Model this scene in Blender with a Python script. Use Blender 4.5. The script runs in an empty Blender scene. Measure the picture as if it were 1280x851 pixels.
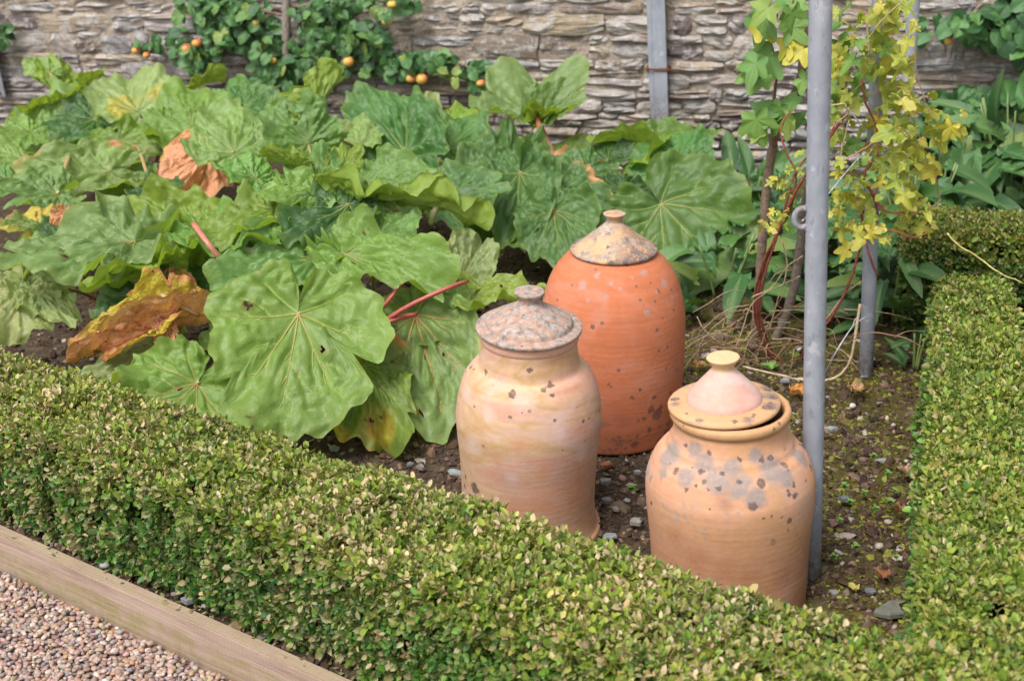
import bpy, bmesh, math, random
import numpy as np
from mathutils import Vector, Matrix

random.seed(7)
RNG = np.random.default_rng(11)
R = math.radians
sc = bpy.context.scene

# ---------------------------------------------------------------- camera
CAM_H, PITCH, ROLL, FPX = 1.65, R(22.5), R(3.2), 1778.0
fw = Vector((0, math.cos(PITCH), -math.sin(PITCH)))
r0, u0 = Vector((1, 0, 0)), Vector((0, math.sin(PITCH), math.cos(PITCH)))
ri = r0 * math.cos(ROLL) - u0 * math.sin(ROLL)
up = r0 * math.sin(ROLL) + u0 * math.cos(ROLL)
cd = bpy.data.cameras.new('camera')
cam = bpy.data.objects.new('camera', cd)
sc.collection.objects.link(cam)
cam.matrix_world = Matrix(((ri.x, up.x, -fw.x, 0), (ri.y, up.y, -fw.y, 0), (ri.z, up.z, -fw.z, CAM_H), (0, 0, 0, 1)))
cd.sensor_width = 36.0
cd.lens = 36.0 * FPX / 1280.0
cd.clip_start, cd.clip_end = 0.05, 500
cd.dof.use_dof = True
cd.dof.focus_distance = 3.25
cd.dof.aperture_fstop = 4.8
sc.camera = cam

# ---------------------------------------------------------------- sky, sun, exposure
SUN_EL, SUN_AZ = R(58), R(215)          # azimuth clockwise from +Y: behind the camera, to the left
w = bpy.data.worlds.new('World')
sc.world = w
w.use_nodes = True
wn = w.node_tree.nodes
wl = w.node_tree.links
sky = wn.new('ShaderNodeTexSky')
sky.sky_type = 'NISHITA'
sky.sun_disc = False
sky.sun_elevation = SUN_EL
sky.sun_rotation = SUN_AZ
sky.air_density, sky.dust_density, sky.ozone_density = 1.0, 4.0, 1.0
hs = wn.new('ShaderNodeHueSaturation')   # an overcast sky is nearly grey
hs.inputs['Saturation'].default_value = 0.25
bg = wn['Background']
bg.inputs['Strength'].default_value = 0.10
wl.new(sky.outputs[0], hs.inputs['Color'])
wl.new(hs.outputs[0], bg.inputs['Color'])
sd = bpy.data.lights.new('sun', 'SUN')
sd.energy = 1.3
sd.angle = R(20)
sd.color = (1.0, 0.96, 0.90)
sun = bpy.data.objects.new('sun', sd)
sc.collection.objects.link(sun)
to_sun = Vector((math.sin(SUN_AZ) * math.cos(SUN_EL), math.cos(SUN_AZ) * math.cos(SUN_EL), math.sin(SUN_EL)))
sun.rotation_euler = to_sun.to_track_quat('Z', 'Y').to_euler()
sc.view_settings.view_transform = 'Standard'
sc.view_settings.look = 'None'
sc.view_settings.gamma = 1.0
sc.view_settings.exposure = 1.28

# ---------------------------------------------------------------- helpers
def link(o, parent=None):
    sc.collection.objects.link(o)
    if parent is not None:
        o.parent = parent
    return o

def tag(o, label=None, cat=None, group=None, kind=None):
    if label: o['label'] = label
    if cat: o['category'] = cat
    if group: o['group'] = group
    if kind: o['kind'] = kind
    return o

def empty(name, loc=(0, 0, 0), rz=0.0):
    o = bpy.data.objects.new(name, None)
    o.empty_display_size = 0.05
    o.location = loc
    o.rotation_euler = (0, 0, rz)
    return link(o)

class MB:
    """collects vertices, faces, vertex colours and material slots of one mesh"""
    def __init__(s):
        s.v, s.f, s.c, s.m = [], [], [], []
        s.n = 0
    def add(s, v, f, c=(1, 1, 1), m=0):
        v = np.asarray(v, float).reshape(-1, 3)
        c = np.asarray(c, float)
        if c.ndim == 1: c = np.tile(c[:3], (len(v), 1))
        s.v.append(v); s.c.append(c)
        for q in f:
            s.f.append(tuple(i + s.n for i in q)); s.m.append(m)
        s.n += len(v)
    def mesh(s, name, mats, smooth=True):
        me = bpy.data.meshes.new(name)
        V = np.concatenate(s.v); Cc = np.concatenate(s.c)
        me.from_pydata(V.tolist(), [], s.f)
        for m in (mats if isinstance(mats, (list, tuple)) else [mats]): me.materials.append(m)
        if len(me.materials) > 1: me.polygons.foreach_set('material_index', s.m)
        ca = me.color_attributes.new('Col', 'FLOAT_COLOR', 'POINT')
        ca.data.foreach_set('color', np.hstack([Cc, np.ones((len(Cc), 1))]).astype(np.float32).ravel())
        if smooth: me.polygons.foreach_set('use_smooth', [True] * len(me.polygons))
        me.update()
        return me
    def build(s, name, mats, parent=None, loc=(0, 0, 0), smooth=True):
        o = bpy.data.objects.new(name, s.mesh(name, mats, smooth))
        o.location = loc
        return link(o, parent)

def bulk(name, V, F, Cc, m, parent=None, smooth=False):
    """a big joined mesh from arrays: V (n,3), F (m,k) with the same k everywhere, Cc (n,3)"""
    me = bpy.data.meshes.new(name)
    nv, nf, k = len(V), len(F), F.shape[1]
    me.vertices.add(nv); me.vertices.foreach_set('co', V.astype(np.float32).ravel())
    me.loops.add(nf * k); me.loops.foreach_set('vertex_index', F.astype(np.int32).ravel())
    me.polygons.add(nf); me.polygons.foreach_set('loop_start', np.arange(0, nf * k, k, dtype=np.int32))
    me.update(calc_edges=True)
    me.validate()
    ca = me.color_attributes.new('Col', 'FLOAT_COLOR', 'POINT')
    ca.data.foreach_set('color', np.hstack([Cc, np.ones((nv, 1))]).astype(np.float32).ravel())
    me.polygons.foreach_set('use_smooth', np.full(nf, smooth))
    me.materials.append(m)
    o = bpy.data.objects.new(name, me)
    return link(o, parent)

def unit(v):
    v = np.asarray(v, float)
    return v / (np.linalg.norm(v, axis=-1, keepdims=True) + 1e-12)

def catmull(P, n):
    P = np.asarray(P, float)
    if len(P) == 2: return P[0] + (P[1] - P[0]) * np.linspace(0, 1, n)[:, None]
    Q = np.vstack([2 * P[0] - P[1], P, 2 * P[-1] - P[-2]])
    t = np.linspace(0, len(P) - 1 - 1e-9, n)
    i = t.astype(int); u = (t - i)[:, None]
    a, b, c, d = Q[i], Q[i + 1], Q[i + 2], Q[i + 3]
    return 0.5 * (2 * b + (c - a) * u + (2 * a - 5 * b + 4 * c - d) * u ** 2 + (3 * b - a - 3 * c + d) * u ** 3)

def tube(mb, P, rad, sides=7, col=(1, 1, 1), flat=1.0, cap=True, m=0):
    """a tapering tube along the points P"""
    P = np.asarray(P, float); n = len(P)
    rad = np.broadcast_to(np.asarray(rad, float), (n,)) if np.ndim(rad) else np.full(n, rad)
    T = unit(np.gradient(P, axis=0))
    ref = np.array([0, 0, 1.0]) if abs(T[0][2]) < 0.9 else np.array([1.0, 0, 0])
    V = []
    u = unit(np.cross(T[0], ref))
    for i in range(n):
        u = unit(u - T[i] * (u @ T[i])); w_ = np.cross(T[i], u)
        a = np.arange(sides) * 2 * math.pi / sides
        V.append(P[i] + rad[i] * (np.cos(a)[:, None] * u + flat * np.sin(a)[:, None] * w_))
    V = np.concatenate(V)
    F = [(i * sides + j, i * sides + (j + 1) % sides, (i + 1) * sides + (j + 1) % sides, (i + 1) * sides + j) for i in range(n - 1) for j in range(sides)]
    if cap:
        F.append(tuple(range(sides))[::-1]); F.append(tuple((n - 1) * sides + j for j in range(sides)))
    c = np.asarray(col, float)
    if c.ndim == 2: c = np.repeat(c, sides, axis=0)
    mb.add(V, F, c, m)

def sines(rng, k=6, f=1.0):
    """smooth pseudo noise in the plane, about -1 to 1"""
    A = rng.normal(size=(k, 2)) * f; ph = rng.uniform(0, 6.28, k)
    return lambda x, y: sum(np.sin(A[i, 0] * x + A[i, 1] * y + ph[i]) for i in range(k)) / math.sqrt(k) / 1.2

# ---------------------------------------------------------------- node materials
class NT:
    def __init__(s, name):
        s.mat = bpy.data.materials.new(name); s.mat.use_nodes = True
        s.t = s.mat.node_tree; s.n = s.t.nodes; s.l = s.t.links
        s.b = s.n['Principled BSDF']; s.out = s.n['Material Output']
        s.tc = s.n.new('ShaderNodeTexCoord')
    def put(s, sock, val):
        if isinstance(val, bpy.types.NodeSocket): s.l.new(val, sock)
        elif val is not None:
            try: sock.default_value = val
            except Exception: sock.default_value = (*val, 1.0)
    def obj(s): return s.tc.outputs['Object']
    def world(s):
        return s.n.new('ShaderNodeNewGeometry').outputs['Position']
    def map(s, vec, scale=(1, 1, 1), loc=(0, 0, 0), rot=(0, 0, 0)):
        m = s.n.new('ShaderNodeMapping'); s.l.new(vec, m.inputs[0])
        m.inputs['Scale'].default_value = scale; m.inputs['Location'].default_value = loc; m.inputs['Rotation'].default_value = rot
        return m.outputs[0]
    def noise(s, vec, scale, detail=4, rough=0.55, dist=0.0):
        x = s.n.new('ShaderNodeTexNoise'); s.l.new(vec, x.inputs['Vector'])
        x.inputs['Scale'].default_value = scale; x.inputs['Detail'].default_value = detail
        x.inputs['Roughness'].default_value = rough; x.inputs['Distortion'].default_value = dist
        return x.outputs['Fac']
    def vor(s, vec, scale, feature='F1', out='Distance', rnd=1.0):
        x = s.n.new('ShaderNodeTexVoronoi'); s.l.new(vec, x.inputs['Vector']); x.feature = feature
        x.inputs['Scale'].default_value = scale; x.inputs['Randomness'].default_value = rnd
        return x.outputs[out]
    def ramp(s, fac, stops, interp='LINEAR'):
        x = s.n.new('ShaderNodeValToRGB'); s.l.new(fac, x.inputs[0]); e = x.color_ramp.elements
        x.color_ramp.interpolation = interp
        while len(e) < len(stops): e.new(0.5)
        for k, (p, c) in enumerate(stops):
            e[k].position = p
            e[k].color = (c, c, c, 1) if np.isscalar(c) else (*c, 1)
        return x.outputs[0]
    def mix(s, fac, a, b, mode='MIX'):
        x = s.n.new('ShaderNodeMix'); x.data_type = 'RGBA'; x.blend_type = mode
        s.put(x.inputs[0], fac); s.put(x.inputs[6], a); s.put(x.inputs[7], b)
        return x.outputs[2]
    def math(s, op, a, b=None, clamp=False):
        x = s.n.new('ShaderNodeMath'); x.operation = op; x.use_clamp = clamp
        s.put(x.inputs[0], a)
        if b is not None: s.put(x.inputs[1], b)
        return x.outputs[0]
    def attr(s, name='Col'):
        x = s.n.new('ShaderNodeAttribute'); x.attribute_name = name
        return x.outputs['Color']
    def rnd(s): return s.n.new('ShaderNodeObjectInfo').outputs['Random']
    def sep(s, vec, k):
        x = s.n.new('ShaderNodeSeparateXYZ'); s.l.new(vec, x.inputs[0]); return x.outputs[k]
    def bump(s, h, strength=0.5, dist=0.01, prev=None):
        x = s.n.new('ShaderNodeBump'); s.l.new(h, x.inputs['Height'])
        x.inputs['Strength'].default_value = strength; x.inputs['Distance'].default_value = dist
        if prev is not None: s.l.new(prev, x.inputs['Normal'])
        return x.outputs[0]
    def fin(s, col, rough=0.7, normal=None, spec=0.4, metal=0.0):
        s.put(s.b.inputs['Base Color'], col); s.put(s.b.inputs['Roughness'], rough)
        s.put(s.b.inputs['Specular IOR Level'], spec); s.put(s.b.inputs['Metallic'], metal)
        if normal is not None: s.l.new(normal, s.b.inputs['Normal'])
        return s.mat
    def translucent(s, col, fac):
        t = s.n.new('ShaderNodeBsdfTranslucent'); s.put(t.inputs['Color'], col)
        mx = s.n.new('ShaderNodeMixShader'); mx.inputs[0].default_value = fac
        s.l.new(s.b.outputs[0], mx.inputs[1]); s.l.new(t.outputs[0], mx.inputs[2])
        s.l.new(mx.outputs[0], s.out.inputs['Surface'])

def leafy(name, back=(0.17, 0.25, 0.05), backmix=0.6, rough=0.42, spec=0.5, trans=0.3, cell=75.0, bump=0.2):
    t = NT(name); c = t.attr()
    n1 = t.noise(t.obj(), 22, 4)
    c = t.mix(t.ramp(n1, [(0.3, 0.0), (0.7, 0.4)]), c, t.mix(1.0, c, (1.25, 1.2, 0.9), 'MULTIPLY'))
    n2 = t.noise(t.obj(), 260, 3)
    c = t.mix(0.5, c, t.mix(1.0, c, t.ramp(n2, [(0.3, (0.8, 0.8, 0.8)), (0.7, (1.2, 1.2, 1.2))]), 'MULTIPLY'))
    bf = t.n.new('ShaderNodeNewGeometry').outputs['Backfacing']
    c2 = t.mix(t.math('MULTIPLY', bf, backmix), c, back)
    h = t.vor(t.map(t.obj(), (1, 1, 1)), cell, 'DISTANCE_TO_EDGE')
    if cell < 100:
        c2 = t.mix(t.ramp(h, [(0.0, 0.30), (0.06, 0.0)]), c2, t.mix(1.0, c2, (1.5, 1.35, 1.2), 'MULTIPLY'))
    h = t.ramp(h, [(0.0, 0.0), (0.25, 1.0)])
    nb = t.bump(h, bump, 0.004)
    if cell < 100:
        pk = t.vor(t.mix(0.04, t.obj(), t.n.new('ShaderNodeTexNoise').outputs['Color']), 24, 'SMOOTH_F1')
        nb = t.bump(t.math('MULTIPLY', pk, -1.0), 0.55, 0.016, nb)
    nb = t.bump(n1, 0.25, 0.01, nb)
    t.fin(c2, rough, nb, spec)
    if trans: t.translucent(t.mix(1.0, c2, (1.9, 1.9, 0.8), 'MULTIPLY'), trans)
    return t.mat

MAT = {}
MAT['rhubarb'] = leafy('rhubarb_leaf', back=(0.21, 0.30, 0.055), rough=0.50, spec=0.50, trans=0.36, bump=.12, backmix=.7)
MAT['dead'] = leafy('dead_leaf', back=(0.42, 0.24, 0.12), backmix=0.4, rough=0.75, spec=0.2, trans=0.25, bump=0.4)
MAT['hop'] = leafy('hop_leaf', back=(0.30, 0.31, 0.09), backmix=0.4, cell=160, trans=0.25)
MAT['glossy'] = leafy('glossy_leaf', back=(0.10, 0.17, 0.05), backmix=0.5, rough=0.38, cell=140, trans=0.12)
MAT['box'] = leafy('box_leaf', back=(0.14, 0.20, 0.07), backmix=0.4, rough=0.45, spec=0.32, cell=300, bump=0.05, trans=0.18)

def plain(name, rough=0.8, spec=0.3, ns=60, amp=0.35, bump=0.4, bd=0.004):
    t = NT(name); n = t.noise(t.obj(), ns, 5)
    c = t.mix(amp, t.attr(), t.mix(1.0, t.attr(), t.ramp(n, [(0.3, (0.5, 0.5, 0.5)), (0.7, (1.5, 1.5, 1.5))]), 'MULTIPLY'))
    return t.fin(c, rough, t.bump(n, bump, bd), spec)
MAT['stalk'] = plain('stalk_skin', 0.4, 0.5, 80, 0.3, 0.2)
MAT['bark'] = plain('bark', 0.85, 0.2, 70, 0.6, 0.8, 0.006)
MAT['pebble'] = plain('pebble', 0.6, 0.35, 110, 0.35, 0.15)
MAT['crumb'] = plain('soil_crumb', 0.95, 0.1, 150, 0.5, 0.6)
MAT['slate'] = plain('slate_chip', 0.75, 0.3, 90, 0.4, 0.4)
MAT['moss'] = plain('moss', 0.9, 0.15, 120, 0.4, 0.3)
MAT['apple'] = plain('apple_skin', 0.4, 0.45, 30, 0.4, 0.05)

def m_soil():
    t = NT('soil'); p = t.world()
    n1 = t.noise(p, 2.2, 4); n2 = t.noise(p, 28, 6, 0.65); n3 = t.noise(p, 140, 4, 0.7)
    c = t.ramp(n2, [(0.28, (0.030, 0.019, 0.014)), (0.5, (0.070, 0.046, 0.033)), (0.72, (0.14, 0.10, 0.075))])
    c = t.mix(t.ramp(n3, [(0.52, 0.0), (0.7, 0.5)]), c, (0.19, 0.145, 0.11))
    y = t.sep(p, 1); x = t.sep(p, 0)
    side = t.math('MULTIPLY', t.math('GREATER_THAN', x, 0.33), 1.0)
    mo = t.ramp(t.noise(p, 9, 5, 0.7), [(0.33, 0.0), (0.47, 0.95)])
    mo = t.math('MULTIPLY', mo, t.ramp(n1, [(0.36, 0.25), (0.55, 1.0)]))
    mo = t.math('MULTIPLY', mo, t.math('ADD', t.math('MULTIPLY', side, 0.8), 0.12))
    c = t.mix(mo, c, t.ramp(n3, [(0.3, (0.05, 0.045, 0.010)), (0.55, (0.115, 0.105, 0.018)), (0.75, (0.19, 0.165, 0.035))]))
    nb = t.bump(n2, 0.9, 0.03); nb = t.bump(n3, 0.8, 0.008, nb)
    return t.fin(c, 0.95, nb, 0.15)
MAT['soil'] = m_soil()

def m_gravel():
    t = NT('gravel_bed'); p = t.world()
    n = t.noise(p, 60, 5)
    v = t.sep(t.vor(p, 70, 'F1', 'Color'), 0)
    v = t.ramp(v, [(0, (.3, .25, .22)), (1, (.9, .8, .7))])
    c = t.mix(0.45, t.ramp(n, [(0.3, (0.10, 0.075, 0.06)), (0.7, (0.26, 0.20, 0.165))]), t.mix(1.0, v, (0.45, 0.36, 0.30), 'MULTIPLY'))
    return t.fin(c, 0.85, t.bump(t.vor(p, 70), 0.8, 0.01), 0.25)
MAT['gravel'] = m_gravel()

def m_stone():
    t = NT('wall_stone'); o = t.obj(); r = t.rnd()
    p = t.world()
    off = t.n.new('ShaderNodeVectorMath'); off.operation = 'ADD'
    t.l.new(p, off.inputs[0]); t.l.new(r, off.inputs[1]); p2 = off.outputs[0]
    base = t.ramp(r, [(0.0, (0.28, 0.255, 0.25)), (0.18, (0.38, 0.34, 0.305)), (0.36, (0.24, 0.235, 0.24)), (0.52, (0.40, 0.36, 0.32)), (0.66, (0.28, 0.225, 0.20)), (0.8, (0.36, 0.30, 0.215)), (0.92, (0.14, 0.11, 0.112)), (1.0, (0.30, 0.28, 0.275))])
    st = t.map(p2, (5, 5, 55), rot=(0.05, 0.07, 0.02))
    n1 = t.noise(st, 2.2, 6, 0.65)
    c = t.mix(1.0, base, t.ramp(n1, [(0.28, (0.55, 0.53, 0.53)), (0.5, (1, 1, 1)), (0.75, (1.35, 1.32, 1.28))]), 'MULTIPLY')
    n2 = t.noise(p2, 17, 5, 0.75)
    c = t.mix(t.ramp(n2, [(0.50, 0.0), (0.58, 0.8)]), c, (0.47, 0.445, 0.43))
    n3 = t.noise(p2, 11, 4, 0.6, 1.0)
    c = t.mix(t.ramp(n3, [(0.60, 0.0), (0.72, 0.6)]), c, (0.40, 0.28, 0.10))
    n4 = t.noise(p2, 45, 4, 0.7)
    c = t.mix(t.ramp(n4, [(0.60, 0.0), (0.72, 0.7)]), c, (0.10, 0.085, 0.08))
    nb = t.bump(n1, 0.7, 0.02); nb = t.bump(t.noise(p2, 60, 6, 0.7), 0.7, 0.008, nb)
    return t.fin(c, 0.9, nb, 0.2)
MAT['stone'] = m_stone()

def m_mortar():
    t = NT('lime_mortar'); p = t.world()
    n = t.noise(p, 14, 6, 0.7); n2 = t.noise(p, 90, 5, 0.7)
    c = t.ramp(n, [(0.3, (0.18, 0.145, 0.115)), (0.5, (0.33, 0.275, 0.225)), (0.7, (0.43, 0.365, 0.30))])
    c = t.mix(0.6, c, t.mix(1.0, c, t.ramp(n2, [(0.3, (0.5, 0.5, 0.5)), (0.7, (1.4, 1.4, 1.4))]), 'MULTIPLY'))
    return t.fin(c, 0.95, t.bump(n2, 0.8, 0.01), 0.1)
MAT['mortar'] = m_mortar()

def m_steel():
    t = NT('galvanised_steel'); o = t.obj()
    n = t.noise(t.map(o, (1, 1, 0.6)), 22, 4, 0.6); v = t.ramp(t.sep(t.vor(t.map(o, (1, 1, 0.7)), 45, 'F1', 'Color'), 0), [(0, .5), (1, 1.0)])
    c = t.ramp(n, [(0.25, (0.24, 0.26, 0.305)), (0.55, (0.315, 0.335, 0.385)), (0.8, (0.38, 0.395, 0.435))])
    c = t.mix(0.16, c, t.mix(1.0, c, v, 'MULTIPLY'))
    sp = t.ramp(t.noise(o, 30, 3, 0.6), [(0.60, 0.0), (0.66, 0.55)])
    c = t.mix(sp, c, (0.46, 0.475, 0.51))
    fl = t.ramp(t.noise(t.map(o, (1, 1, .35)), 70, 3, 0.6), [(0.62, 0.0), (0.70, 0.5)])
    c = t.mix(fl, c, (0.15, 0.16, 0.185))
    mud = t.math('MULTIPLY', t.ramp(t.sep(o, 2), [(0.02, 1.0), (0.16, 0.0)]), t.ramp(t.noise(o, 55, 5, .7), [(.40, 0.0), (.60, .8)]))
    c = t.mix(mud, c, (0.14, 0.10, 0.075))
    return t.fin(c, t.ramp(n, [(0.2, 0.55), (0.8, 0.72)]), t.bump(n, 0.12, 0.004), 0.4, 0.25)
MAT['steel'] = m_steel()

def m_timber():
    t = NT('weathered_timber'); o = t.obj()
    g = t.noise(t.map(o, (1.6, 40, 40)), 2.2, 8, 0.7, 0.6)
    c = t.ramp(g, [(0.25, (0.23, 0.155, 0.115)), (0.5, (0.33, 0.24, 0.185)), (0.75, (0.41, 0.31, 0.245))])
    st = t.noise(o, 5, 4, 0.6)
    c = t.mix(t.ramp(st, [(0.4, 0.0), (0.75, 0.45)]), c, (0.42, 0.31, 0.27))
    z = t.sep(o, 2)
    mossy = t.math('MULTIPLY', t.math('GREATER_THAN', z, -0.003), 0.6)
    mossy = t.math('MULTIPLY', mossy, t.ramp(t.noise(o, 30, 5, 0.7), [(0.3, 0.4), (0.6, 1.0)]))
    c = t.mix(mossy, c, (0.27, 0.215, 0.12))
    low = t.math('MULTIPLY', t.math('LESS_THAN', z, -0.040), t.ramp(t.noise(o, 24, 5, 0.7), [(0.4, 0.0), (0.62, 0.6)]))
    c = t.mix(low, c, (0.24, 0.21, 0.07))
    nick = t.ramp(t.noise(t.map(o, (22, 60, 60)), 1.0, 3, 0.6), [(0.68, 0.0), (0.74, 0.6)])
    c = t.mix(nick, c, (0.15, 0.08, 0.05))
    sw = t.n.new('ShaderNodeTexWave'); sw.bands_direction = 'X'; t.l.new(o, sw.inputs['Vector']); sw.inputs['Scale'].default_value = 28; sw.inputs['Distortion'].default_value = 5; sw.inputs['Detail'].default_value = 3
    c = t.mix(0.05, c, t.mix(1.0, c, sw.outputs['Color'], 'MULTIPLY'))
    wet = t.ramp(t.noise(t.map(o, (1, 3, 3)), 7, 5, .65), [(.52, 0.0), (.70, .5)])
    c = t.mix(wet, c, (0.22, 0.145, 0.115))
    return t.fin(c, 0.85, t.bump(sw.outputs['Fac'], .03, .003, t.bump(g, 0.5, 0.006)), 0.2)
MAT['timber'] = m_timber()

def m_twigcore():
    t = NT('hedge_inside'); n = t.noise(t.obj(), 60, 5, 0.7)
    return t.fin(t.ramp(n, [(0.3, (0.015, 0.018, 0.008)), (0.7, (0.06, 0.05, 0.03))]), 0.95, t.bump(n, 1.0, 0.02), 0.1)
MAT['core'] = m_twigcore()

def clay(name, ramp_stops, band=1.0, seed=0.0, grey=0.0, grey_z=(0.3, 0.42), dark=0.0, dark_z=(0.0, 0.12), dark_low=False, pale=None, spots=0.3, spot_z=(0.30, 0.42), rough=0.75, cells=0.0, low_orange=None, stain=0.0, cover=False, marks=(), throw=0.10):
    """fired clay: colour bands from the fire, throwing rings, lichen discs"""
    t = NT(name); o = t.map(t.obj(), loc=(seed, seed * 0.7, 0))
    z = t.sep(t.obj(), 2)
    warp = t.noise(t.map(o, (2.2, 2.2, 5.0)), 1.6, 3, 0.5, 0.8)
    c = t.ramp(warp, ramp_stops)
    streak = t.noise(t.map(o, (3, 3, 60)), 1.5, 5, 0.6)
    c = t.mix(band * 0.5, c, t.mix(1.0, c, t.ramp(streak, [(0.3, (0.82, 0.80, 0.78)), (0.5, (1, 1, 1)), (0.7, (1.14, 1.14, 1.14))]), 'MULTIPLY'))
    fine = t.noise(o, 70, 5, 0.7)
    c = t.mix(0.5, c, t.mix(1.0, c, t.ramp(fine, [(0.3, (0.82, 0.82, 0.82)), (0.7, (1.15, 1.15, 1.15))]), 'MULTIPLY'))
    if pale is not None:
        pm = t.ramp(t.noise(t.map(o, (1, 1, 1.6)), 5.5, 4, 0.6, 1.2), [(0.50, 0.0), (0.68, 0.75)])
        c = t.mix(pm, c, pale)
    if low_orange is not None:
        lm = t.ramp(z, [(0.02, 0.8), (0.26, 0.0)])
        lm = t.math('MULTIPLY', lm, t.ramp(t.noise(o, 6, 4), [(0.3, 0.3), (0.65, 1.0)]))
        c = t.mix(lm, c, low_orange)
    if grey > 0:       # grey crust lichen
        zm = t.ramp(z, [(max(grey_z[0] - 0.08, 0), 0.0), (grey_z[0], 1.0), (grey_z[1], 1.0), (min(grey_z[1] + 0.03, 1), 0.0)]) if grey_z[1] < 0.9 else t.ramp(z, [(0, 1.0), (1, 1.0)])
        g1 = t.ramp(t.noise(o, 13, 5, 0.65), [(0.60 - 0.2 * grey, 0.0), (0.66 - 0.2 * grey, 1.0)])
        vc = t.ramp(t.vor(o, 55, 'SMOOTH_F1'), [(0.25, 1.0), (0.55, 0.25)])
        if cover: g1 = t.math('MULTIPLY', t.ramp(t.noise(o, 26, 5, .7), [(cover[0], cover[2]), (cover[1], 1.0)]), t.ramp(t.vor(o, 62), [(.35, 1.0), (.62, .6)])); vc = 0.95
        g1 = t.math('MULTIPLY', t.math('MULTIPLY', g1, vc), zm)
        gc = t.mix(t.ramp(t.noise(o, 75, 4, .7), [(.35, 0.0), (.65, 1.0)]), (0.13, 0.11, 0.105) if cover else (0.20, 0.175, 0.165), (0.38, 0.345, 0.325) if cover else (0.36, 0.33, 0.315))
        c = t.mix(g1, c, gc)
        if cells > 0:
            e = t.ramp(t.vor(o, 75, 'DISTANCE_TO_EDGE'), [(0.0, 0.7), (0.05, 0.0)])
            c = t.mix(t.math('MULTIPLY', e, cells), c, (0.20, 0.16, 0.14))
    if stain > 0:
        sm = t.ramp(t.noise(t.map(o, (1, 1, 0.5)), 9, 4, 0.6), [(0.56, 0.0), (0.72, stain)])
        c = t.mix(sm, c, (0.42, 0.30, 0.27))
    if spots > 0:
        v = t.vor(o, 27, 'F1', 'Distance'); vr = t.sep(t.vor(o, 27, 'F1', 'Color'), 0)
        wob = t.math('MULTIPLY', t.math('SUBTRACT', t.noise(o, 75, 4, 0.7), 0.42), 0.55)
        lim = t.math('MULTIPLY', t.math('SUBTRACT', vr, 1.0 - spots), 0.30 / max(spots, 0.05))
        sp = t.math('GREATER_THAN', lim, t.math('ADD', v, wob))
        zm = t.ramp(z, [(max(spot_z[0] - 0.05, 0), 0.0), (spot_z[0], 1.0), (spot_z[1], 1.0), (min(spot_z[1] + 0.03, 1.0), 0.0)]) if spot_z[1] < 0.9 else t.ramp(z, [(0, 1.0), (1, 1.0)])
        c = t.mix(t.math('MULTIPLY', t.math('MULTIPLY', sp, zm), 0.85), c, (0.11, 0.075, 0.065))
        v2 = t.vor(o, 60, 'F1', 'Distance'); vr2 = t.sep(t.vor(o, 60, 'F1', 'Color'), 1)
        sp2 = t.math('GREATER_THAN', t.math('MULTIPLY', t.math('SUBTRACT', vr2, 0.80), 1.6), v2)
        c = t.mix(t.math('MULTIPLY', t.math('MULTIPLY', sp2, zm), 0.8), c, (0.13, 0.09, 0.08))
    if dark > 0:
        zm = t.ramp(z, [(max(dark_z[0], 0.0), 1.0), (dark_z[1], 0.0)]) if dark_low else t.ramp(z, [(0, 1.0), (1, 1.0)])
        d1 = t.ramp(t.noise(o, 24, 5, 0.75), [(0.66 - 0.22 * dark, 0.0), (0.71 - 0.22 * dark, 1.0)])
        blk = t.ramp(t.noise(o, 5, 2), [(0.42, 0.0), (0.55, 1.0)])
        c = t.mix(t.math('MULTIPLY', t.math('MULTIPLY', t.math('MULTIPLY', d1, zm), blk), 0.8), c, (0.13, 0.085, 0.075))
    for (pts, colr, soft, amt) in marks:      # single lichen discs and stains where they grow
        wn_ = t.n.new('ShaderNodeTexNoise'); t.l.new(t.obj(), wn_.inputs['Vector']); wn_.inputs['Scale'].default_value = 85; wn_.inputs['Detail'].default_value = 5; wn_.inputs['Roughness'].default_value = .7
        ad = t.n.new('ShaderNodeVectorMath'); ad.operation = 'MULTIPLY_ADD'; t.l.new(wn_.outputs['Color'], ad.inputs[0]); ad.inputs[1].default_value = (.022, .022, .022); t.l.new(t.obj(), ad.inputs[2])
        best = None
        for (mx_, my_, mz_, mr_) in pts:
            dn = t.n.new('ShaderNodeVectorMath'); dn.operation = 'DISTANCE'; t.l.new(ad.outputs[0], dn.inputs[0]); dn.inputs[1].default_value = (mx_ + .011, my_ + .011, mz_ + .011)
            e_ = t.math('DIVIDE', dn.outputs['Value'], mr_)
            best = e_ if best is None else t.math('MINIMUM', best, e_)
        f_ = t.ramp(best, [(max(.0, (1 - soft) * .5), amt), (.5, 0.0)]) if False else t.ramp(t.math('MULTIPLY', best, .5), [(.5 * (1 - soft), amt), (.5, 0.0)])
        f_ = t.math('MULTIPLY', f_, t.ramp(t.noise(t.obj(), 110, 4, .7), [(.30, .55), (.55, 1.0)]))
        c = t.mix(f_, c, colr)
    ring = t.n.new('ShaderNodeTexWave'); ring.wave_type = 'BANDS'; ring.bands_direction = 'Z'
    t.l.new(t.obj(), ring.inputs['Vector']); ring.inputs['Scale'].default_value = 22; ring.inputs['Distortion'].default_value = 3.0; ring.inputs['Detail'].default_value = 3
    nb = t.bump(ring.outputs['Fac'], throw * 0.35, 0.003); nb = t.bump(streak, throw * 0.8, 0.004, nb); nb = t.bump(fine, 0.22, 0.004, nb)
    return t.fin(c, rough, nb, 0.3)

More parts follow.
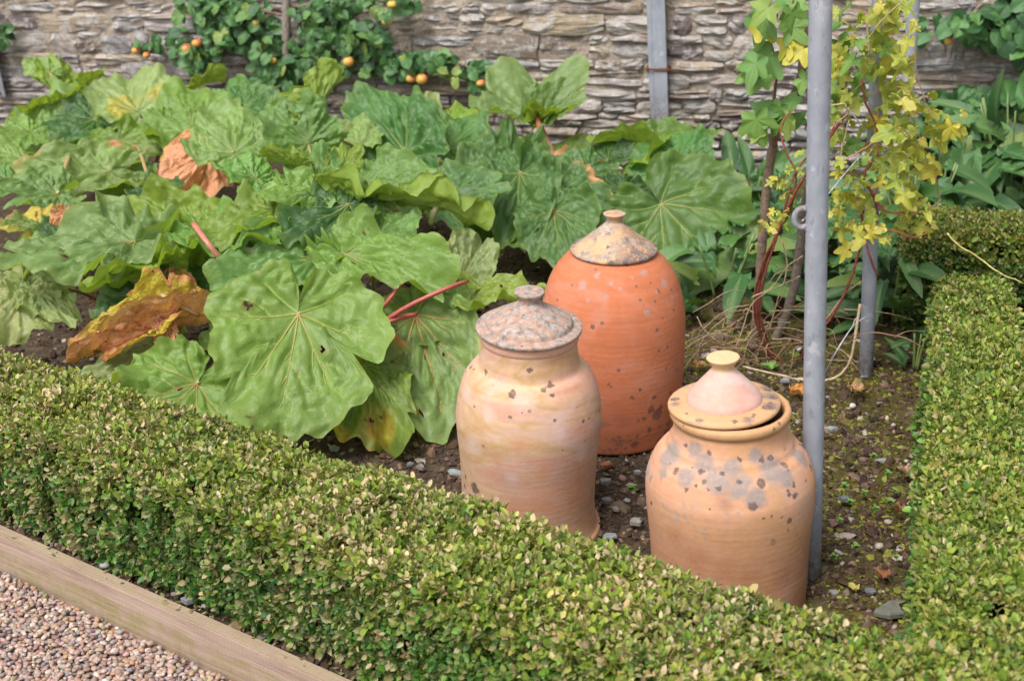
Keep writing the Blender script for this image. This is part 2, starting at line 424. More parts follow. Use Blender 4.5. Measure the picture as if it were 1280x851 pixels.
# ================================================================ LAYOUT (metres)
RH_PLANTS = [('A',(-0.5141,4.0297,0.0),'large rhubarb with the big flat green leaf over the hedge,left of the pots'),('B',(-1.2882,4.4034,0.0),'rhubarb at the left frame edge with brown crumpled leaf low on the soil'),('C',(-1.6038,5.7543,0.0),'rhubarb under the left end of the wall with a pinkish brown dead leaf'),('D',(-0.4728,5.3434,0.0),'rhubarb with dark quilted leaf below the apple bough,in front of the wall'),('E',(0.2951,4.8919,-0.0),'rhubarb behind the red domed pot with one leaf raised on red stalk')]
RH_LEAVES = [('A',(-0.5449,3.4195,0.3413),(-0.5769,3.1444,0.0954),(0.1406,-0.8822,0.4494),0.4752,'g',{'nr': 34,'ns': 130,'nholes': 0,'bend': 0.05,'cup': 0.03,'wave': 0.05,'quilt': 0.028,'ruf': 0.03,'holes': [(-0.22,0.26,0.022),(0.4,-0.02,0.036),(0.36,-0.3,0.03),(0.02,0.93,0.04),(0.28,0.82,0.02),(-0.05,0.42,0.008)],'veincol': (0.38,0.42,0.14),'redvein': 0.5},12),('A',(-0.2558,3.5606,0.264),(-0.1802,3.3261,0.0113),(0.0585,-0.8149,0.5767),0.3278,'p',{'vein': 0.9,'basal': 0.5,'nr': 30,'ns': 110,'nholes': 4,'tears': 2,'redvein': 0.9,'veincol': (0.42,0.32,0.14),'bend': 0.08,'wave': 0.07,'ruf': 0.03,'yellow': 0.04,'stalk': 0},5),('A',(-0.3892,3.4283,0.1796),(-0.3338,3.2221,-0.0045),(0.0923,-0.8131,0.5747),0.2518,'s',{'nr': 28,'ns': 110,'yellow': 0.55,'brown': 0.1,'lobes': 0.12,'nholes': 5,'tears': 2,'bend': 0.05,'red': 0.2},17),('A',(-0.8293,3.4117,0.1657),(-0.9576,3.2662,0.0758),(0.1358,-0.5585,0.8183),0.3509,'g',{'nholes': 1,'holes': [(0.1,0.18,0.03)],'redvein': 1.0,'veincol': (0.42,0.33,0.12),'bend': 0.05},33),('B',(-0.9719,3.5816,0.21),(-1.1642,3.4497,0.1529),(0.093,-0.3426,0.9349),0.1714,'o',{'yellow': 0.05,'stalk': 0},31),('A',(-0.5237,3.7504,0.3823),(-0.8047,3.5996,0.4104),(0.0461,-0.3305,0.9427),0.2724,'b',{'wave': 0.11,'nholes': 1},38),('A',(-0.4465,3.6652,0.4119),(-0.1404,3.5084,0.3992),(0.052,-0.4268,0.9029),0.2387,'g',{'pale': 0.1,'basal': 0.55,'wave': 0.1},45),('A',(-0.4488,3.9754,0.4814),(-0.0538,3.8305,0.4974),(-0.0695,0.6156,0.785),0.2187,'y',{'wave': 0.06,'nholes': 2,'stalk': 0},52),('A',(-0.4307,4.0575,0.4704),(-0.203,4.0057,0.5545),(0.0461,-0.434,0.8997),0.2574,'b',{'wave': 0.1},59),('A',(-0.5416,4.0598,0.4762),(-0.5818,4.1968,0.5979),(0.107,-0.802,0.5877),0.1955,'b',{'wave': 0.05},66),('A',(-0.4777,4.1305,0.5161),(-0.449,4.2154,0.5905),(0.0655,-0.5662,0.8217),0.1202,'y',{},73),('A',(-0.6109,4.1106,0.5465),(-0.7237,4.109,0.5949),(-0.0942,0.6341,0.7675),0.1184,'y',{'wave': 0.05,'cup': 0.2,'stalk': 0},80),('A',(-0.5989,4.3303,0.5542),(-0.687,4.3676,0.6967),(0.0897,-0.6489,0.7555),0.2604,'b',{'fold': 0.25},87),('A',(-0.5801,4.3956,0.6336),(-0.4816,4.5049,0.7666),(-0.0971,0.7357,0.6703),0.156,'y',{'wave': 0.12,'fold': 0.3,'red': 0.1},94),('C',(-0.8837,4.5997,0.4731),(-0.9403,4.8141,0.5985),(0.1355,-0.7052,0.696),0.3008,'p',{'quilt': 0.04},101),('A',(-0.7282,4.0783,0.5208),(-0.8334,4.0501,0.5833),(0.0872,-0.4885,0.8682),0.1503,'b',{},108),('A',(-0.5246,3.9595,0.4954),(-0.6725,3.8733,0.5485),(0.0532,-0.4013,0.9144),0.1686,'g',{'wave': 0.1},115),('A',(-0.6569,3.8985,0.4787),(-0.8415,3.7566,0.4759),(0.0331,-0.1965,0.9799),0.2129,'y',{'wave': 0.08,'stalk': 0},122),('A',(-0.4427,3.8974,0.476),(-0.6219,3.7477,0.4544),(0.0447,-0.3936,0.9182),0.2465,'k',{'wave': 0.08},129),('A',(-0.8697,3.8786,0.4307),(-0.6327,3.7496,0.459),(0.0564,-0.2517,0.9662),0.2129,'g',{'wave': 0.1,'stalk': 0},136),('D',(-0.5665,4.4097,0.5368),(-0.4816,4.435,0.598),(0.0748,-0.5822,0.8096),0.1215,'p',{},143),('A',(-0.3643,3.7925,0.4057),(-0.2521,3.8899,0.4578),(0.0197,-0.2055,0.9785),0.2032,'b',{'wave': 0.1},150),('A',(-0.1316,3.6882,0.3107),(-0.0633,3.7964,0.415),(0.0265,-0.7433,0.6684),0.1688,'o',{'redvein': 0.8,'yellow': 0.08,'fold': 0.3,'stalk': 0},157),('A',(-0.1059,3.5926,0.2889),(0.1151,3.5513,0.346),(0.0047,-0.1608,0.987),0.1414,'y',{'wave': 0.08,'nholes': 2,'stalk': 0},164),('A',(-0.1675,3.7215,0.3125),(-0.1294,3.7738,0.3604),(0.029,-0.6455,0.7632),0.0758,'d',{'stalk': 0,'brown': 0.2},171),('A',(-0.3684,3.8749,0.4216),(-0.3749,3.8925,0.4641),(0.0639,-0.6724,0.7375),0.0547,'d',{'stalk': 0},178),('A',(-0.257,3.5794,0.231),(-0.1107,3.5814,0.3141),(0.0492,-0.6856,0.7263),0.1726,'p',{'redvein': 0.9,'stalk': 0,'tears': 1},185),('A',(-0.6634,3.9337,0.3024),(-0.7757,3.8536,0.2395),(0.0865,-0.5128,0.8541),0.2552,'k',{},192),('A',(-0.3982,4.3025,0.4088),(-0.2461,4.1793,0.3727),(0.0446,-0.4823,0.8748),0.2722,'b',{},199),('A',(-0.6662,4.2553,0.4254),(-0.7986,4.1432,0.4161),(0.0753,-0.4809,0.8735),0.2447,'g',{},206),('A',(-0.7516,3.6829,0.2194),(-0.8296,3.6087,0.171),(0.0974,-0.4774,0.8732),0.1766,'g',{'stalk': 0},213),('B',(-1.0499,3.8435,0.4242),(-1.3806,3.7091,0.4657),(0.0766,-0.2804,0.9568),0.311,'b',{'wave': 0.12,'pale': 0.25,'holes': [(0.1,0.2,0.03),(-0.25,0.55,0.025)]},41),('B',(-0.9625,3.7796,0.3744),(-1.144,3.6535,0.3836),(-0.1086,0.4265,0.8979),0.1984,'y',{'nholes': 4,'stalk': 0},44),('B',(-0.9978,3.7529,0.31),(-1.1518,3.6729,0.2736),(0.0311,-0.1171,0.9926),0.1644,'k',{'stalk': 0},234),('B',(-0.9026,4.0014,0.3874),(-1.1946,4.0593,0.4749),(0.1195,-0.5297,0.8397),0.2474,'y',{'nholes': 0,'holes': [(0.05,0.45,0.03),(0.2,0.3,0.02)],'stalk': 0,'wave': 0.06},241),('B',(-1.3733,3.8001,0.3196),(-1.3825,3.6508,0.2203),(0.267,-0.7388,0.6187),0.2501,'o',{'veincol': (0.5,0.42,0.18),'pale': 0.3},248),('B',(-1.3465,3.7978,0.314),(-1.2024,3.7043,0.2451),(0.1754,-0.4947,0.8512),0.1481,'o',{'stalk': 0,'pale': 0.3},255),('B',(-0.9004,3.6152,0.239),(-1.1588,3.4868,0.2426),(0.0472,-0.1894,0.9808),0.073,'d',{'stalk': 0,'fold': 0.6,'wave': 0.05,'ruf': 0.02,'crumple': 0.05,'tears': 2,'yellow': 0.3},71),('B',(-0.9338,3.5822,0.2637),(-1.0895,3.4972,0.2155),(0.1603,-0.6151,0.772),0.0729,'d',{'stalk': 0,'fold': 0.5},72),('B',(-0.9301,3.5701,0.2869),(-0.919,3.4985,0.2185),(0.1923,-0.7383,0.6465),0.0727,'d',{'stalk': 0},73),('B',(-0.9521,3.7793,0.3215),(-0.8973,3.7539,0.2603),(0.1903,-0.7555,0.6269),0.1125,'d',{'stalk': 0,'yellow': 0.3},74),('C',(-1.447,4.482,0.3979),(-1.6037,4.3717,0.4452),(0.1304,-0.4039,0.9055),0.2436,'b',{'pale': 0.15},290),('B',(-1.3777,4.1259,0.3744),(-1.5072,4.0975,0.4365),(0.1013,-0.3034,0.9475),0.1779,'s',{'yellow': 0.35,'brown': 0.15},297),('C',(-1.3544,4.7977,0.3761),(-1.6768,4.6327,0.4219),(0.1177,-0.4168,0.9013),0.3127,'p',{'brown': 0.22,'quilt': 0.04,'wave': 0.1},304),('C',(-1.3145,4.8755,0.3548),(-1.3277,4.7345,0.2757),(0.186,-0.69,0.6995),0.2339,'b',{},311),('C',(-1.0021,4.8188,0.4271),(-1.1311,4.6356,0.3506),(0.1799,-0.8648,0.4688),0.251,'d',{'stalk': 0,'brown': 0.2,'fold': -0.25,'cup': -0.1},318),('C',(-1.1603,4.555,0.3651),(-1.0355,4.4341,0.3346),(0.1406,-0.5518,0.822),0.1831,'k',{},325),('C',(-1.3354,4.15,0.4326),(-1.3581,4.1273,0.3778),(0.2491,-0.774,0.5822),0.0677,'d',{'stalk': 0},332),('B',(-1.2856,4.1258,0.3741),(-1.354,4.0048,0.3433),(0.1189,-0.3815,0.9167),0.239,'k',{},339),('B',(-0.9976,4.0153,0.3686),(-1.0481,3.8859,0.3176),(0.1306,-0.5256,0.8407),0.2567,'k',{},346),('B',(-0.9221,3.8788,0.3004),(-0.8685,3.8087,0.262),(0.1202,-0.5054,0.8545),0.1375,'k',{},353),('C',(-1.4436,5.3103,0.3592),(-1.3699,5.1652,0.2704),(0.2089,-0.7686,0.6046),0.337,'g',{'cup': 0.12,'redvein': 0.6},91),('C',(-1.4215,5.5488,0.4125),(-1.5212,5.7632,0.5381),(0.1686,-0.6583,0.7336),0.3575,'o',{'yellow': 0.12,'fold': 0.2},367),('C',(-1.6646,5.3938,0.2996),(-1.7677,5.6941,0.5019),(0.2141,-0.6936,0.6878),0.378,'b',{'quilt': 0.04},374),('C',(-1.8032,5.8933,0.4602),(-1.8794,6.0511,0.5798),(-0.1838,0.6008,0.7779),0.2075,'y',{'wave': 0.1},381),('C',(-1.8532,5.9147,0.5119),(-1.9629,5.9374,0.5667),(0.1906,-0.6082,0.7706),0.1394,'p',{},388),('C',(-1.7307,5.8892,0.4503),(-1.6336,5.9701,0.5149),(-0.1455,0.495,0.8566),0.16,'y',{},395),('C',(-1.746,5.6666,0.4355),(-1.9628,5.558,0.4346),(-0.1317,0.4275,0.8943),0.2542,'y',{},402),('C',(-1.7813,5.3303,0.4076),(-1.8633,5.2215,0.4062),(0.1705,-0.5101,0.8431),0.1986,'g',{},409),('C',(-1.1471,5.2187,0.3996),(-1.2159,5.4956,0.5455),(0.1566,-0.7123,0.6842),0.3645,'g',{'pale': 0.15},416),('C',(-1.2149,5.7318,0.4624),(-1.0878,5.7589,0.5277),(-0.1143,0.5393,0.8343),0.1358,'y',{},423),('D',(-1.0172,5.5522,0.4207),(-1.1531,5.6809,0.4701),(0.0974,-0.5316,0.8414),0.2415,'b',{},430),('D',(-0.9809,5.4503,0.436),(-0.8502,5.5136,0.4582),(0.0955,-0.5308,0.8421),0.2113,'b',{},437),('C',(-1.2606,5.2875,0.4348),(-1.2125,5.1542,0.3743),(0.1707,-0.716,0.6769),0.2087,'g',{},444),('C',(-1.5868,5.5403,0.3919),(-1.7455,5.4335,0.3954),(0.1279,-0.4466,0.8855),0.2809,'k',{},451),('C',(-1.1861,5.4452,0.4237),(-1.045,5.332,0.4117),(0.1146,-0.5263,0.8425),0.2759,'b',{},458),('D',(-0.8164,5.1305,0.4478),(-0.8872,4.9084,0.4342),(0.0945,-0.5939,0.7989),0.2582,'b',{},465),('D',(-0.3274,4.7796,0.3847),(-0.501,5.0914,0.5625),(0.0533,-0.7776,0.6265),0.3607,'b',{'quilt': 0.05,'wave': 0.08,'veincol': (0.24,0.3,0.11)},101),('D',(-0.3012,5.0101,0.4186),(-0.2272,5.1537,0.5039),(0.0354,-0.5898,0.8068),0.1738,'o',{},479),('D',(-0.1886,5.117,0.4154),(-0.0345,5.1294,0.4453),(0.0041,-0.1122,0.9937),0.2047,'y',{},486),('D',(-0.1869,4.8826,0.3721),(-0.0688,5.0271,0.4596),(0.0193,-0.5048,0.863),0.2556,'b',{},493),('D',(-0.485,4.7967,0.426),(-0.5745,4.9286,0.4831),(0.0588,-0.5813,0.8115),0.1949,'p',{},500),('D',(-0.1824,4.445,0.3086),(-0.0016,4.4517,0.3769),(0.0194,-0.4725,0.8811),0.2904,'b',{'wave': 0.1},507),('E',(0.1362,5.1146,0.4094),(0.1234,5.3921,0.5046),(-0.015,-0.5643,0.8254),0.448,'b',{'cup': 0.15,'fold': 0.16,'wave': 0.1,'ruf': 0.04,'bend': 0.0,'red': 1.0,'quilt': 0.03,'lobes': 0.16,'pale': 0.35},131),('E',(0.1495,5.0901,0.4027),(0.1269,4.9889,0.498),(0.0184,0.6258,0.7797),0.1323,'y',{'stalk': 0},521),('E',(0.1504,5.112,0.4033),(0.2856,5.2578,0.4938),(-0.0174,-0.5918,0.8059),0.1654,'b',{'pale': 0.3,'fold': 0.4,'stalk': 0},528),('E',(0.0335,4.756,0.3278),(-0.1019,4.3905,0.177),(-0.0054,-0.7712,0.6366),0.3614,'b',{'quilt': 0.035},133),('E',(0.0587,4.6512,0.3359),(0.0181,4.3739,0.1892),(-0.0088,-0.6974,0.7166),0.2908,'b',{'quilt': 0.035},542),('E',(0.16,4.4661,0.255),(0.1751,4.2594,0.1218),(-0.0302,-0.8444,0.5349),0.2891,'b',{'quilt': 0.035,'redvein': 0.8},549),('E',(0.2938,4.7431,0.2965),(0.1612,4.6128,0.2432),(-0.039,-0.6295,0.776),0.2728,'b',{'brown': 0.08,'tears': 2},556),('E',(0.1877,4.5744,0.2811),(0.3408,4.5006,0.2337),(-0.0254,-0.62,0.7842),0.2525,'b',{'brown': 0.1,'tears': 2},563),('E',(0.0369,4.9644,0.3082),(0.176,4.9039,0.2668),(-0.0025,-0.34,0.9404),0.2286,'g',{'brown': 0.1,'yellow': 0.1},570),('E',(0.2569,5.0073,0.281),(0.2166,5.0837,0.3349),(-0.0292,-0.5689,0.8219),0.2328,'s',{'brown': 0.1,'yellow': 0.3},577),('E',(0.3723,4.8545,0.3041),(0.2979,4.9808,0.3478),(-0.0487,-0.6349,0.7711),0.2556,'k',{},584),('E',(0.5311,4.9128,0.3142),(0.3304,4.941,0.3824),(0.0587,0.5433,0.8375),0.2556,'y',{'wave': 0.08},591),('E',(0.557,4.9893,0.316),(0.779,5.0088,0.3632),(-0.0252,-0.2256,0.9739),0.2073,'g',{'wave': 0.08},598),('E',(0.4827,4.8327,0.3037),(0.5943,4.9365,0.3714),(0.0548,0.5491,0.834),0.1974,'y',{'stalk': 0},605),('E',(0.5159,4.5029,0.2393),(0.7065,4.2675,0.0629),(-0.0929,-0.811,0.5777),0.5333,'g',{'wave': 0.07,'veincol': (0.3,0.36,0.13),'nr': 26,'ns': 96},151),('E',(0.6102,4.7363,0.2801),(0.4878,4.8736,0.3502),(-0.0888,-0.6889,0.7194),0.3619,'b',{},619),('E',(0.6819,4.4438,0.149),(0.7141,4.3134,0.0431),(-0.1154,-0.752,0.649),0.1566,'g',{},626),('E',(0.4053,4.6179,0.2556),(0.3367,4.4723,0.1654),(-0.0599,-0.6827,0.7283),0.2939,'k',{},633),('C',(-1.6773,4.8983,0.41),(-1.7554,4.7922,0.4151),(0.1447,-0.4226,0.8947),0.2506,'g',{'pale': 0.2},640),('C',(-1.6679,4.6778,0.4001),(-1.7402,4.5725,0.4072),(0.1466,-0.411,0.8998),0.2404,'b',{},647)]
RH_STALKS = [('A',[(-0.4024,3.5108,0.1958),(-0.3447,3.4582,0.2781),(-0.2637,3.4392,0.3367),(-0.1573,3.4458,0.3788),(-0.109,3.5169,0.3675)],0.0095,(0.3,0.045,0.045),(0.36,0.1,0.075)),('A',[(-0.3686,3.5023,0.28),(-0.3197,3.5021,0.3316),(-0.2723,3.5236,0.3837)],0.009,(0.3,0.045,0.045),(0.36,0.1,0.075)),('A',[(-0.405,3.4891,0.1959),(-0.3614,3.4429,0.2673),(-0.3045,3.4452,0.2989),(-0.2482,3.4868,0.2948)],0.0105,(0.3,0.045,0.045),(0.36,0.1,0.075)),('E',[(0.1643,4.8719,0.2939),(0.1505,4.9438,0.3629),(0.1348,5.0654,0.4213)],0.012,(0.36,0.09,0.05),(0.36,0.13,0.06)),('A',[(-0.8648,3.7917,0.4822),(-0.809,3.6846,0.4587),(-0.7604,3.6913,0.3704)],0.009,(0.42,0.14,0.1),(0.36,0.16,0.1)),('B',[(-0.9759,3.6432,0.3588),(-0.9057,3.5894,0.3333),(-0.8437,3.6104,0.2797)],0.009,(0.3,0.28,0.09),(0.4,0.2,0.1)),('D',[(-0.1846,3.8989,0.4796),(-0.1998,3.8887,0.4551),(-0.2161,3.9211,0.4026)],0.013,(0.62,0.52,0.33),(0.4,0.42,0.16))]
POLES = [('near galvanised steel pole standing beside the peach forcing pot',(0.6086,2.5917,0.0),(0.5908,2.5917,1.206),0.0212),('middle galvanised steel pole wrapped by the yellow hop leaves',(0.9844,3.6202,0.0),(0.9747,3.6202,0.9211),0.0195),('far galvanised steel pole half hidden behind the hop leaves',(1.2983,4.462,0.0),(1.3045,4.462,0.7957),0.0195)]
LUG = (0.58,2.5917,0.7961)
WALL_POSTS = [('grey steel wall post with rusty tie wire,fixed in front of the stone wall',(0.6544,5.7456,0.1968),-0.0227,True),('grey steel wall post whose foot just shows at the left frame edge',(-2.3656,6.7269,0.2579),-0.045,False)]
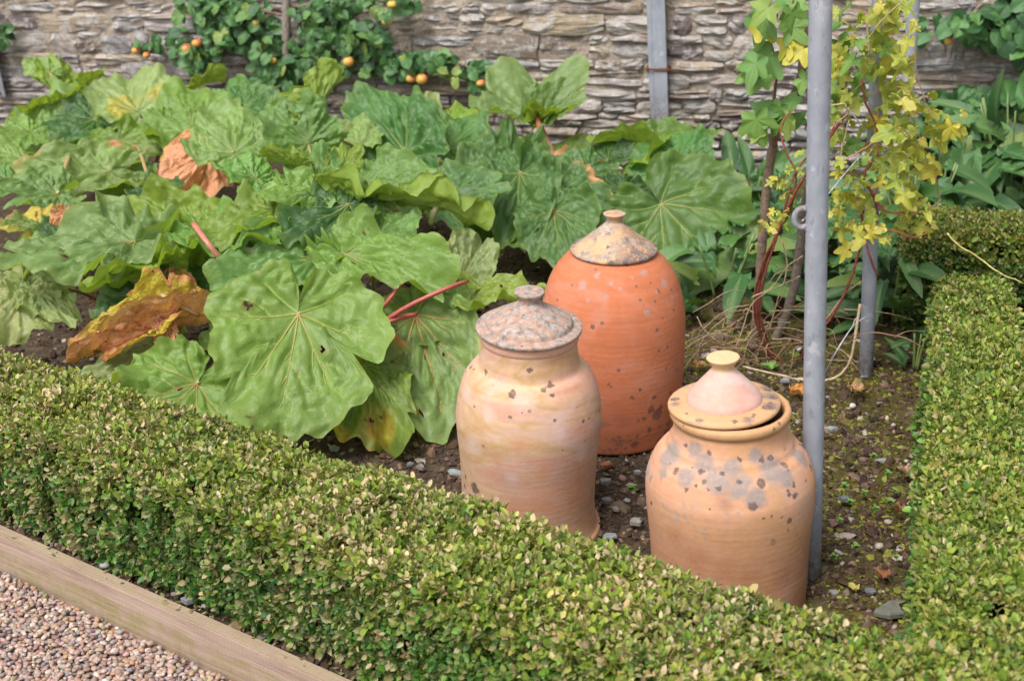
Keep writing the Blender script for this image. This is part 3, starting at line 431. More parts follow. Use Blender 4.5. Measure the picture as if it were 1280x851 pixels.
HOP_LEAVES = [((0.9601,3.4859,1.0225),0.0503,'l'),((0.9224,3.5311,1.0529),0.046,'l'),((0.9292,3.5316,0.9972),0.0439,'l'),((0.9695,3.3822,1.0425),0.0402,'l'),((0.9423,3.4738,1.0086),0.0362,'y'),((0.9297,3.4842,1.0143),0.0299,'l'),((1.0396,3.5283,0.9806),0.0391,'y'),((1.0141,3.6439,0.9514),0.0406,'y'),((0.847,3.3837,0.9788),0.0434,'y'),((0.8312,3.4481,0.9341),0.0401,'y'),((0.902,3.4327,0.9409),0.0353,'l'),((0.8998,3.4373,0.9164),0.0363,'l'),((0.8907,3.4693,0.9398),0.0291,'l'),((0.9893,3.523,0.9131),0.0665,'y'),((0.9588,3.5375,0.9337),0.0559,'l'),((0.9526,3.5318,0.949),0.0453,'l'),((0.9814,3.5169,0.9796),0.0314,'l'),((1.0073,3.4838,0.8828),0.054,'l'),((0.9747,3.5599,0.8623),0.0526,'l'),((1.025,3.5071,0.8765),0.0509,'y'),((0.9777,3.4821,0.9888),0.0386,'l'),((1.0038,3.5259,0.9776),0.0262,'l'),((0.9824,3.3856,0.9621),0.0348,'y'),((1.0184,3.4538,0.9801),0.0244,'y'),((0.9544,3.4838,0.9407),0.0291,'l'),((0.9785,3.5249,0.8147),0.055,'l'),((0.9768,3.5456,0.802),0.0394,'l'),((1.0174,3.548,0.8061),0.0523,'l'),((0.9918,3.5969,0.8023),0.0458,'l'),((0.9805,3.3907,0.8136),0.0502,'y'),((1.0013,3.4216,0.8249),0.0386,'y'),((0.9824,3.5109,0.7822),0.0459,'l'),((0.9888,3.4925,0.7809),0.0347,'l'),((0.9886,3.4587,0.9065),0.0357,'l'),((0.9705,3.4871,0.9365),0.0292,'l'),((1.0067,3.4093,0.8661),0.0324,'y'),((1.0081,3.4634,0.8344),0.0321,'l'),((0.9407,3.4611,0.8767),0.0299,'l'),((0.9501,3.5722,0.873),0.0307,'l'),((1.015,3.474,0.7951),0.0423,'l'),((0.9878,3.5158,0.8021),0.0315,'l'),((1.0478,3.4872,0.7765),0.0426,'y'),((1.0791,3.4828,0.809),0.0361,'l'),((1.0194,3.4506,0.7813),0.0301,'y'),((0.9985,3.5571,0.7364),0.0246,'y'),((1.0736,3.4497,0.7712),0.0331,'y'),((1.0776,3.4719,0.7498),0.0285,'l'),((1.0855,3.4298,0.7361),0.0511,'y'),((1.0969,3.4616,0.7024),0.0457,'l'),((1.1221,3.5454,0.7398),0.0407,'l'),((1.0974,3.3802,0.7486),0.0415,'y'),((1.0834,3.4829,0.7487),0.0343,'l'),((1.1477,3.4639,0.7198),0.0426,'y'),((1.1554,3.4803,0.7533),0.0363,'y'),((1.0836,3.4343,0.702),0.0363,'y'),((1.0455,3.5067,0.7339),0.0274,'y'),((1.0545,3.4692,0.6954),0.0319,'y'),((1.1078,3.4606,0.7143),0.0395,'l'),((1.0913,3.5258,0.7073),0.0361,'l'),((0.9549,3.5064,0.7404),0.046,'y'),((0.9715,3.5723,0.7539),0.0307,'y'),((0.9694,3.6002,0.706),0.0303,'l'),((0.9934,3.4966,0.7247),0.0521,'l'),((1.0156,3.5365,0.7258),0.0488,'l'),((0.9919,3.6042,0.7106),0.0423,'l'),((0.9521,3.4134,0.7326),0.0449,'l'),((0.9676,3.454,0.7105),0.0434,'l'),((0.9907,3.4043,0.7247),0.0419,'l'),((0.9938,3.4438,0.723),0.0284,'l'),((1.0232,3.4254,0.7311),0.0361,'l'),((1.041,3.5424,0.766),0.0337,'l'),((0.9446,3.5232,0.7212),0.037,'l'),((0.9841,3.602,0.7112),0.027,'y'),((1.0375,3.5163,0.6793),0.0371,'l'),((1.0571,3.5355,0.68),0.0262,'l'),((1.0474,3.4977,0.6416),0.0345,'l'),((0.9747,3.4401,0.6729),0.0425,'l'),((0.9468,3.5085,0.6684),0.0432,'l'),((1.0162,3.4855,0.6402),0.0462,'l'),((1.0176,3.4843,0.614),0.0372,'l'),((1.0281,3.4105,0.649),0.0423,'y'),((0.9954,3.408,0.6515),0.0318,'l'),((1.0807,3.4617,0.6412),0.0398,'y'),((1.045,3.4628,0.6724),0.0369,'y'),((1.0499,3.5779,0.6494),0.0391,'y'),((1.0964,3.4862,0.6064),0.0433,'y'),((1.1128,3.5777,0.5916),0.0409,'y'),((1.08,3.5546,0.6383),0.0347,'y'),((1.0875,3.5488,0.5961),0.0378,'y'),((1.0502,3.5572,0.5543),0.0381,'y'),((0.9704,3.5093,0.6265),0.0404,'l'),((1.0041,3.5345,0.6184),0.0296,'l'),((0.9361,3.6109,0.651),0.0341,'l'),((0.8371,3.3987,0.6462),0.0331,'y'),((0.8356,3.3832,0.6752),0.0266,'l'),((0.8854,3.4969,0.5989),0.0311,'l'),((0.9082,3.5223,0.5903),0.0234,'l'),((0.8195,3.3857,0.5865),0.0302,'y'),((0.8116,3.502,0.5706),0.0236,'y'),((0.8022,3.4682,0.5989),0.0218,'y'),((0.8844,3.4943,0.5538),0.0437,'y'),((0.8449,3.4828,0.5712),0.0358,'y'),((0.8995,3.4732,0.5708),0.0372,'y'),((0.9168,3.4864,0.5901),0.0258,'y'),((0.9346,3.4961,0.5408),0.0406,'l'),((0.9151,3.5331,0.5203),0.0275,'y'),((0.9303,3.5452,0.511),0.0381,'y'),((0.909,3.6549,0.5292),0.0264,'l'),((0.9032,3.5357,0.5244),0.0344,'y'),((0.8483,3.4408,0.5309),0.0308,'y'),((0.8664,3.5486,0.5105),0.0258,'l'),((0.8206,3.4181,0.5304),0.0276,'y'),((0.8461,3.4419,0.4958),0.019,'y'),((0.8427,3.3943,0.4988),0.0367,'y'),((0.8421,3.4092,0.5101),0.0357,'l'),((0.9007,3.5305,0.4606),0.0286,'y'),((0.8607,3.5506,0.4909),0.0203,'y'),((0.8722,3.6068,0.4781),0.019,'y'),((0.9097,3.4527,0.4418),0.0531,'y'),((0.8749,3.4564,0.4178),0.0491,'y'),((0.881,3.3908,0.4873),0.0367,'y'),((0.9186,3.4865,0.4772),0.0279,'l'),((0.9929,3.3828,0.5806),0.0393,'y'),((0.9539,3.4446,0.6018),0.0371,'y'),((1.0478,3.4702,0.532),0.0435,'y'),((1.0714,3.4667,0.5123),0.0443,'y'),((1.0425,3.512,0.5484),0.0447,'l'),((1.1061,3.5448,0.4888),0.035,'l'),((1.1209,3.5539,0.4439),0.0356,'y'),((1.1225,3.5744,0.4809),0.0258,'l'),((1.0195,3.4315,0.5238),0.0369,'l'),((1.0077,3.4463,0.5574),0.0366,'l'),((1.0157,3.4851,0.4734),0.0408,'l'),((1.0063,3.4782,0.4602),0.039,'y'),((1.0494,3.5766,0.4888),0.0345,'y'),((1.0615,3.4707,0.4641),0.0376,'y'),((1.0625,3.5329,0.4339),0.0305,'y'),((0.9461,3.3846,0.4974),0.0397,'y'),((0.9421,3.4749,0.4987),0.0407,'l'),((0.911,3.3851,0.4857),0.0411,'y'),((0.9964,3.5109,0.4302),0.0349,'y'),((1.0053,3.6117,0.4604),0.0286,'l'),((0.9414,3.3825,0.4678),0.0306,'y'),((0.955,3.4964,0.4946),0.0284,'l'),((1.0979,3.5056,0.4353),0.0222,'y'),((1.0771,3.622,0.4339),0.018,'y'),((1.029,3.4463,0.566),0.0369,'l'),((1.0147,3.4717,0.5885),0.0372,'l'),((1.0677,3.4612,0.529),0.0286,'l'),((0.8429,3.5155,0.984),0.0359,'g'),((0.8642,3.527,0.944),0.0317,'l'),((0.8731,3.5974,0.9724),0.0297,'l'),((0.8545,3.5338,0.9355),0.0605,'g'),((0.8294,3.5181,0.8998),0.0532,'l'),((0.8604,3.4113,0.9176),0.0499,'g'),((0.8787,3.3999,0.9114),0.0492,'l'),((0.8409,3.4341,0.8806),0.0385,'l'),((0.8723,3.5003,0.8994),0.0381,'l'),((0.8394,3.4943,0.8382),0.0666,'g'),((0.8454,3.5361,0.819),0.064,'g'),((0.8808,3.5319,0.8055),0.0552,'l'),((0.87,3.6259,0.7761),0.0434,'g'),((0.9071,3.5315,0.8292),0.0428,'g'),((0.9044,3.5122,0.8626),0.0444,'g'),((0.8674,3.5648,0.8116),0.0407,'g'),((0.9213,3.5394,0.8726),0.0427,'l'),((0.9414,3.5468,0.8551),0.0305,'l'),((0.9219,3.4892,0.8083),0.0394,'g'),((0.9089,3.5879,0.8048),0.0267,'g'),((0.9009,3.5625,0.7691),0.0301,'g'),((0.8871,3.4612,0.7973),0.0392,'l'),((0.8544,3.491,0.8171),0.0258,'l'),((0.824,3.4414,0.7975),0.042,'g'),((0.8534,3.4324,0.8302),0.0308,'l'),((0.7849,3.4941,0.829),0.0375,'l'),((0.8614,3.46,0.7614),0.0393,'l'),((0.8562,3.5231,0.7886),0.0359,'l'),((0.8243,3.4433,0.778),0.0323,'l'),((0.9205,3.5204,0.7211),0.037,'l'),((0.9519,3.5211,0.7386),0.0305,'l'),((0.866,3.549,0.7),0.0405,'g'),((0.8551,3.5293,0.7057),0.0389,'l'),((0.8322,3.6252,0.6579),0.0332,'g'),((0.897,3.4902,0.6879),0.0369,'g'),((0.8679,3.5033,0.7165),0.0379,'g'),((0.8718,3.5303,0.6642),0.0352,'g'),((0.8684,3.5118,0.6628),0.0341,'l'),((0.8356,3.5073,0.6693),0.0275,'g'),((0.8666,3.5732,0.6951),0.0256,'l'),((0.91,3.4247,0.6718),0.0363,'g'),((0.9232,3.4125,0.6281),0.0269,'g'),((0.9273,3.4378,0.6514),0.0354,'g'),((0.9022,3.4977,0.6313),0.0371,'g'),((0.8982,3.5694,0.6603),0.0299,'l'),((0.9192,3.6089,0.6622),0.0389,'g'),((0.8263,3.4083,0.9141),0.0293,'y'),((0.8286,3.4428,0.943),0.0228,'l'),((0.8971,3.521,1.0038),0.0419,'l'),((0.9023,3.5804,0.9622),0.0398,'l'),((0.9279,3.5534,0.9861),0.041,'l'),((0.8379,3.4045,1.0463),0.0375,'g'),((0.829,3.4725,1.021),0.0286,'l'),((0.9242,3.4546,1.0148),0.0411,'l'),((0.9563,3.4843,0.9797),0.0344,'l'),((0.9128,3.4839,0.9684),0.0357,'g'),((0.8822,3.5648,0.9723),0.0321,'g'),((0.9487,3.4794,0.9285),0.0331,'g'),((0.8202,3.3914,0.6663),0.03,'l'),((0.8567,3.4665,0.6432),0.0245,'g'),((0.8991,3.4571,0.6065),0.0307,'g'),((0.8963,3.4588,0.5788),0.0234,'l'),((0.8755,3.4494,0.5897),0.0212,'g'),((0.9501,3.4857,0.5943),0.0341,'g'),((0.9237,3.536,0.6242),0.0271,'g'),((0.9448,3.5445,0.5896),0.0352,'g'),((0.9599,3.4208,0.5951),0.0335,'l'),((0.9434,3.4159,0.5708),0.0268,'l'),((0.9839,3.425,0.6063),0.0396,'l'),((0.9991,3.4205,0.569),0.0397,'l'),((0.8686,3.5085,0.9063),0.0301,'g'),((0.8795,3.5898,0.8822),0.0247,'g'),((0.8675,3.3963,0.9635),0.032,'g'),((0.8325,3.4185,0.9329),0.0329,'l'),((0.8992,3.4472,0.9268),0.0263,'g'),((0.8077,3.3846,1.0472),0.0373,'l'),((0.7936,3.4153,1.0083),0.0302,'l'),((0.7874,3.4507,1.0099),0.0342,'l'),((0.9727,3.4447,1.0414),0.038,'l'),((0.9358,3.5482,1.0749),0.027,'l'),((0.9472,3.4516,1.0669),0.0356,'l'),((0.9263,3.432,1.0437),0.0407,'y'),((0.9597,3.4924,1.0387),0.0314,'l'),((0.9068,3.4779,1.0594),0.0365,'y'),((0.7429,3.4145,0.6944),0.0331,'l'),((0.7136,3.4179,0.6566),0.0276,'l'),((0.7318,3.5257,0.5118),0.0221,'y'),((0.7626,3.5936,0.5227),0.0193,'l'),((0.7083,3.5091,0.513),0.0187,'l'),((0.6962,3.5287,0.4789),0.0349,'y'),((0.7263,3.5273,0.4675),0.0286,'l'),((0.6643,3.4018,0.5033),0.0276,'y'),((0.6633,3.4041,0.5354),0.0227,'y'),((0.7117,3.5197,0.5748),0.0219,'l'),((0.7121,3.5993,0.579),0.0213,'y'),((0.7113,3.4999,0.5931),0.0211,'l'),((0.7331,3.3873,0.6594),0.021,'l'),((0.7066,3.3913,0.655),0.0193,'l'),((0.6962,3.3974,0.588),0.0182,'y'),((0.6726,3.4104,0.5483),0.0186,'y'),((0.8438,3.479,0.5819),0.0217,'y'),((0.8644,3.5212,0.5918),0.0148,'y'),((0.871,3.4796,0.5415),0.0144,'l'),((0.6583,3.3981,0.4989),0.0245,'l'),((0.6414,3.3885,0.5154),0.0229,'l'),((0.6555,3.4647,0.5022),0.0249,'l'),((0.6945,3.4147,0.5336),0.0214,'y'),((0.7102,3.4229,0.5313),0.0216,'y'),((0.723,3.4472,0.6131),0.0184,'l'),((0.7143,3.5353,0.5773),0.0149,'l'),((0.6935,3.5533,0.5799),0.0191,'l')]
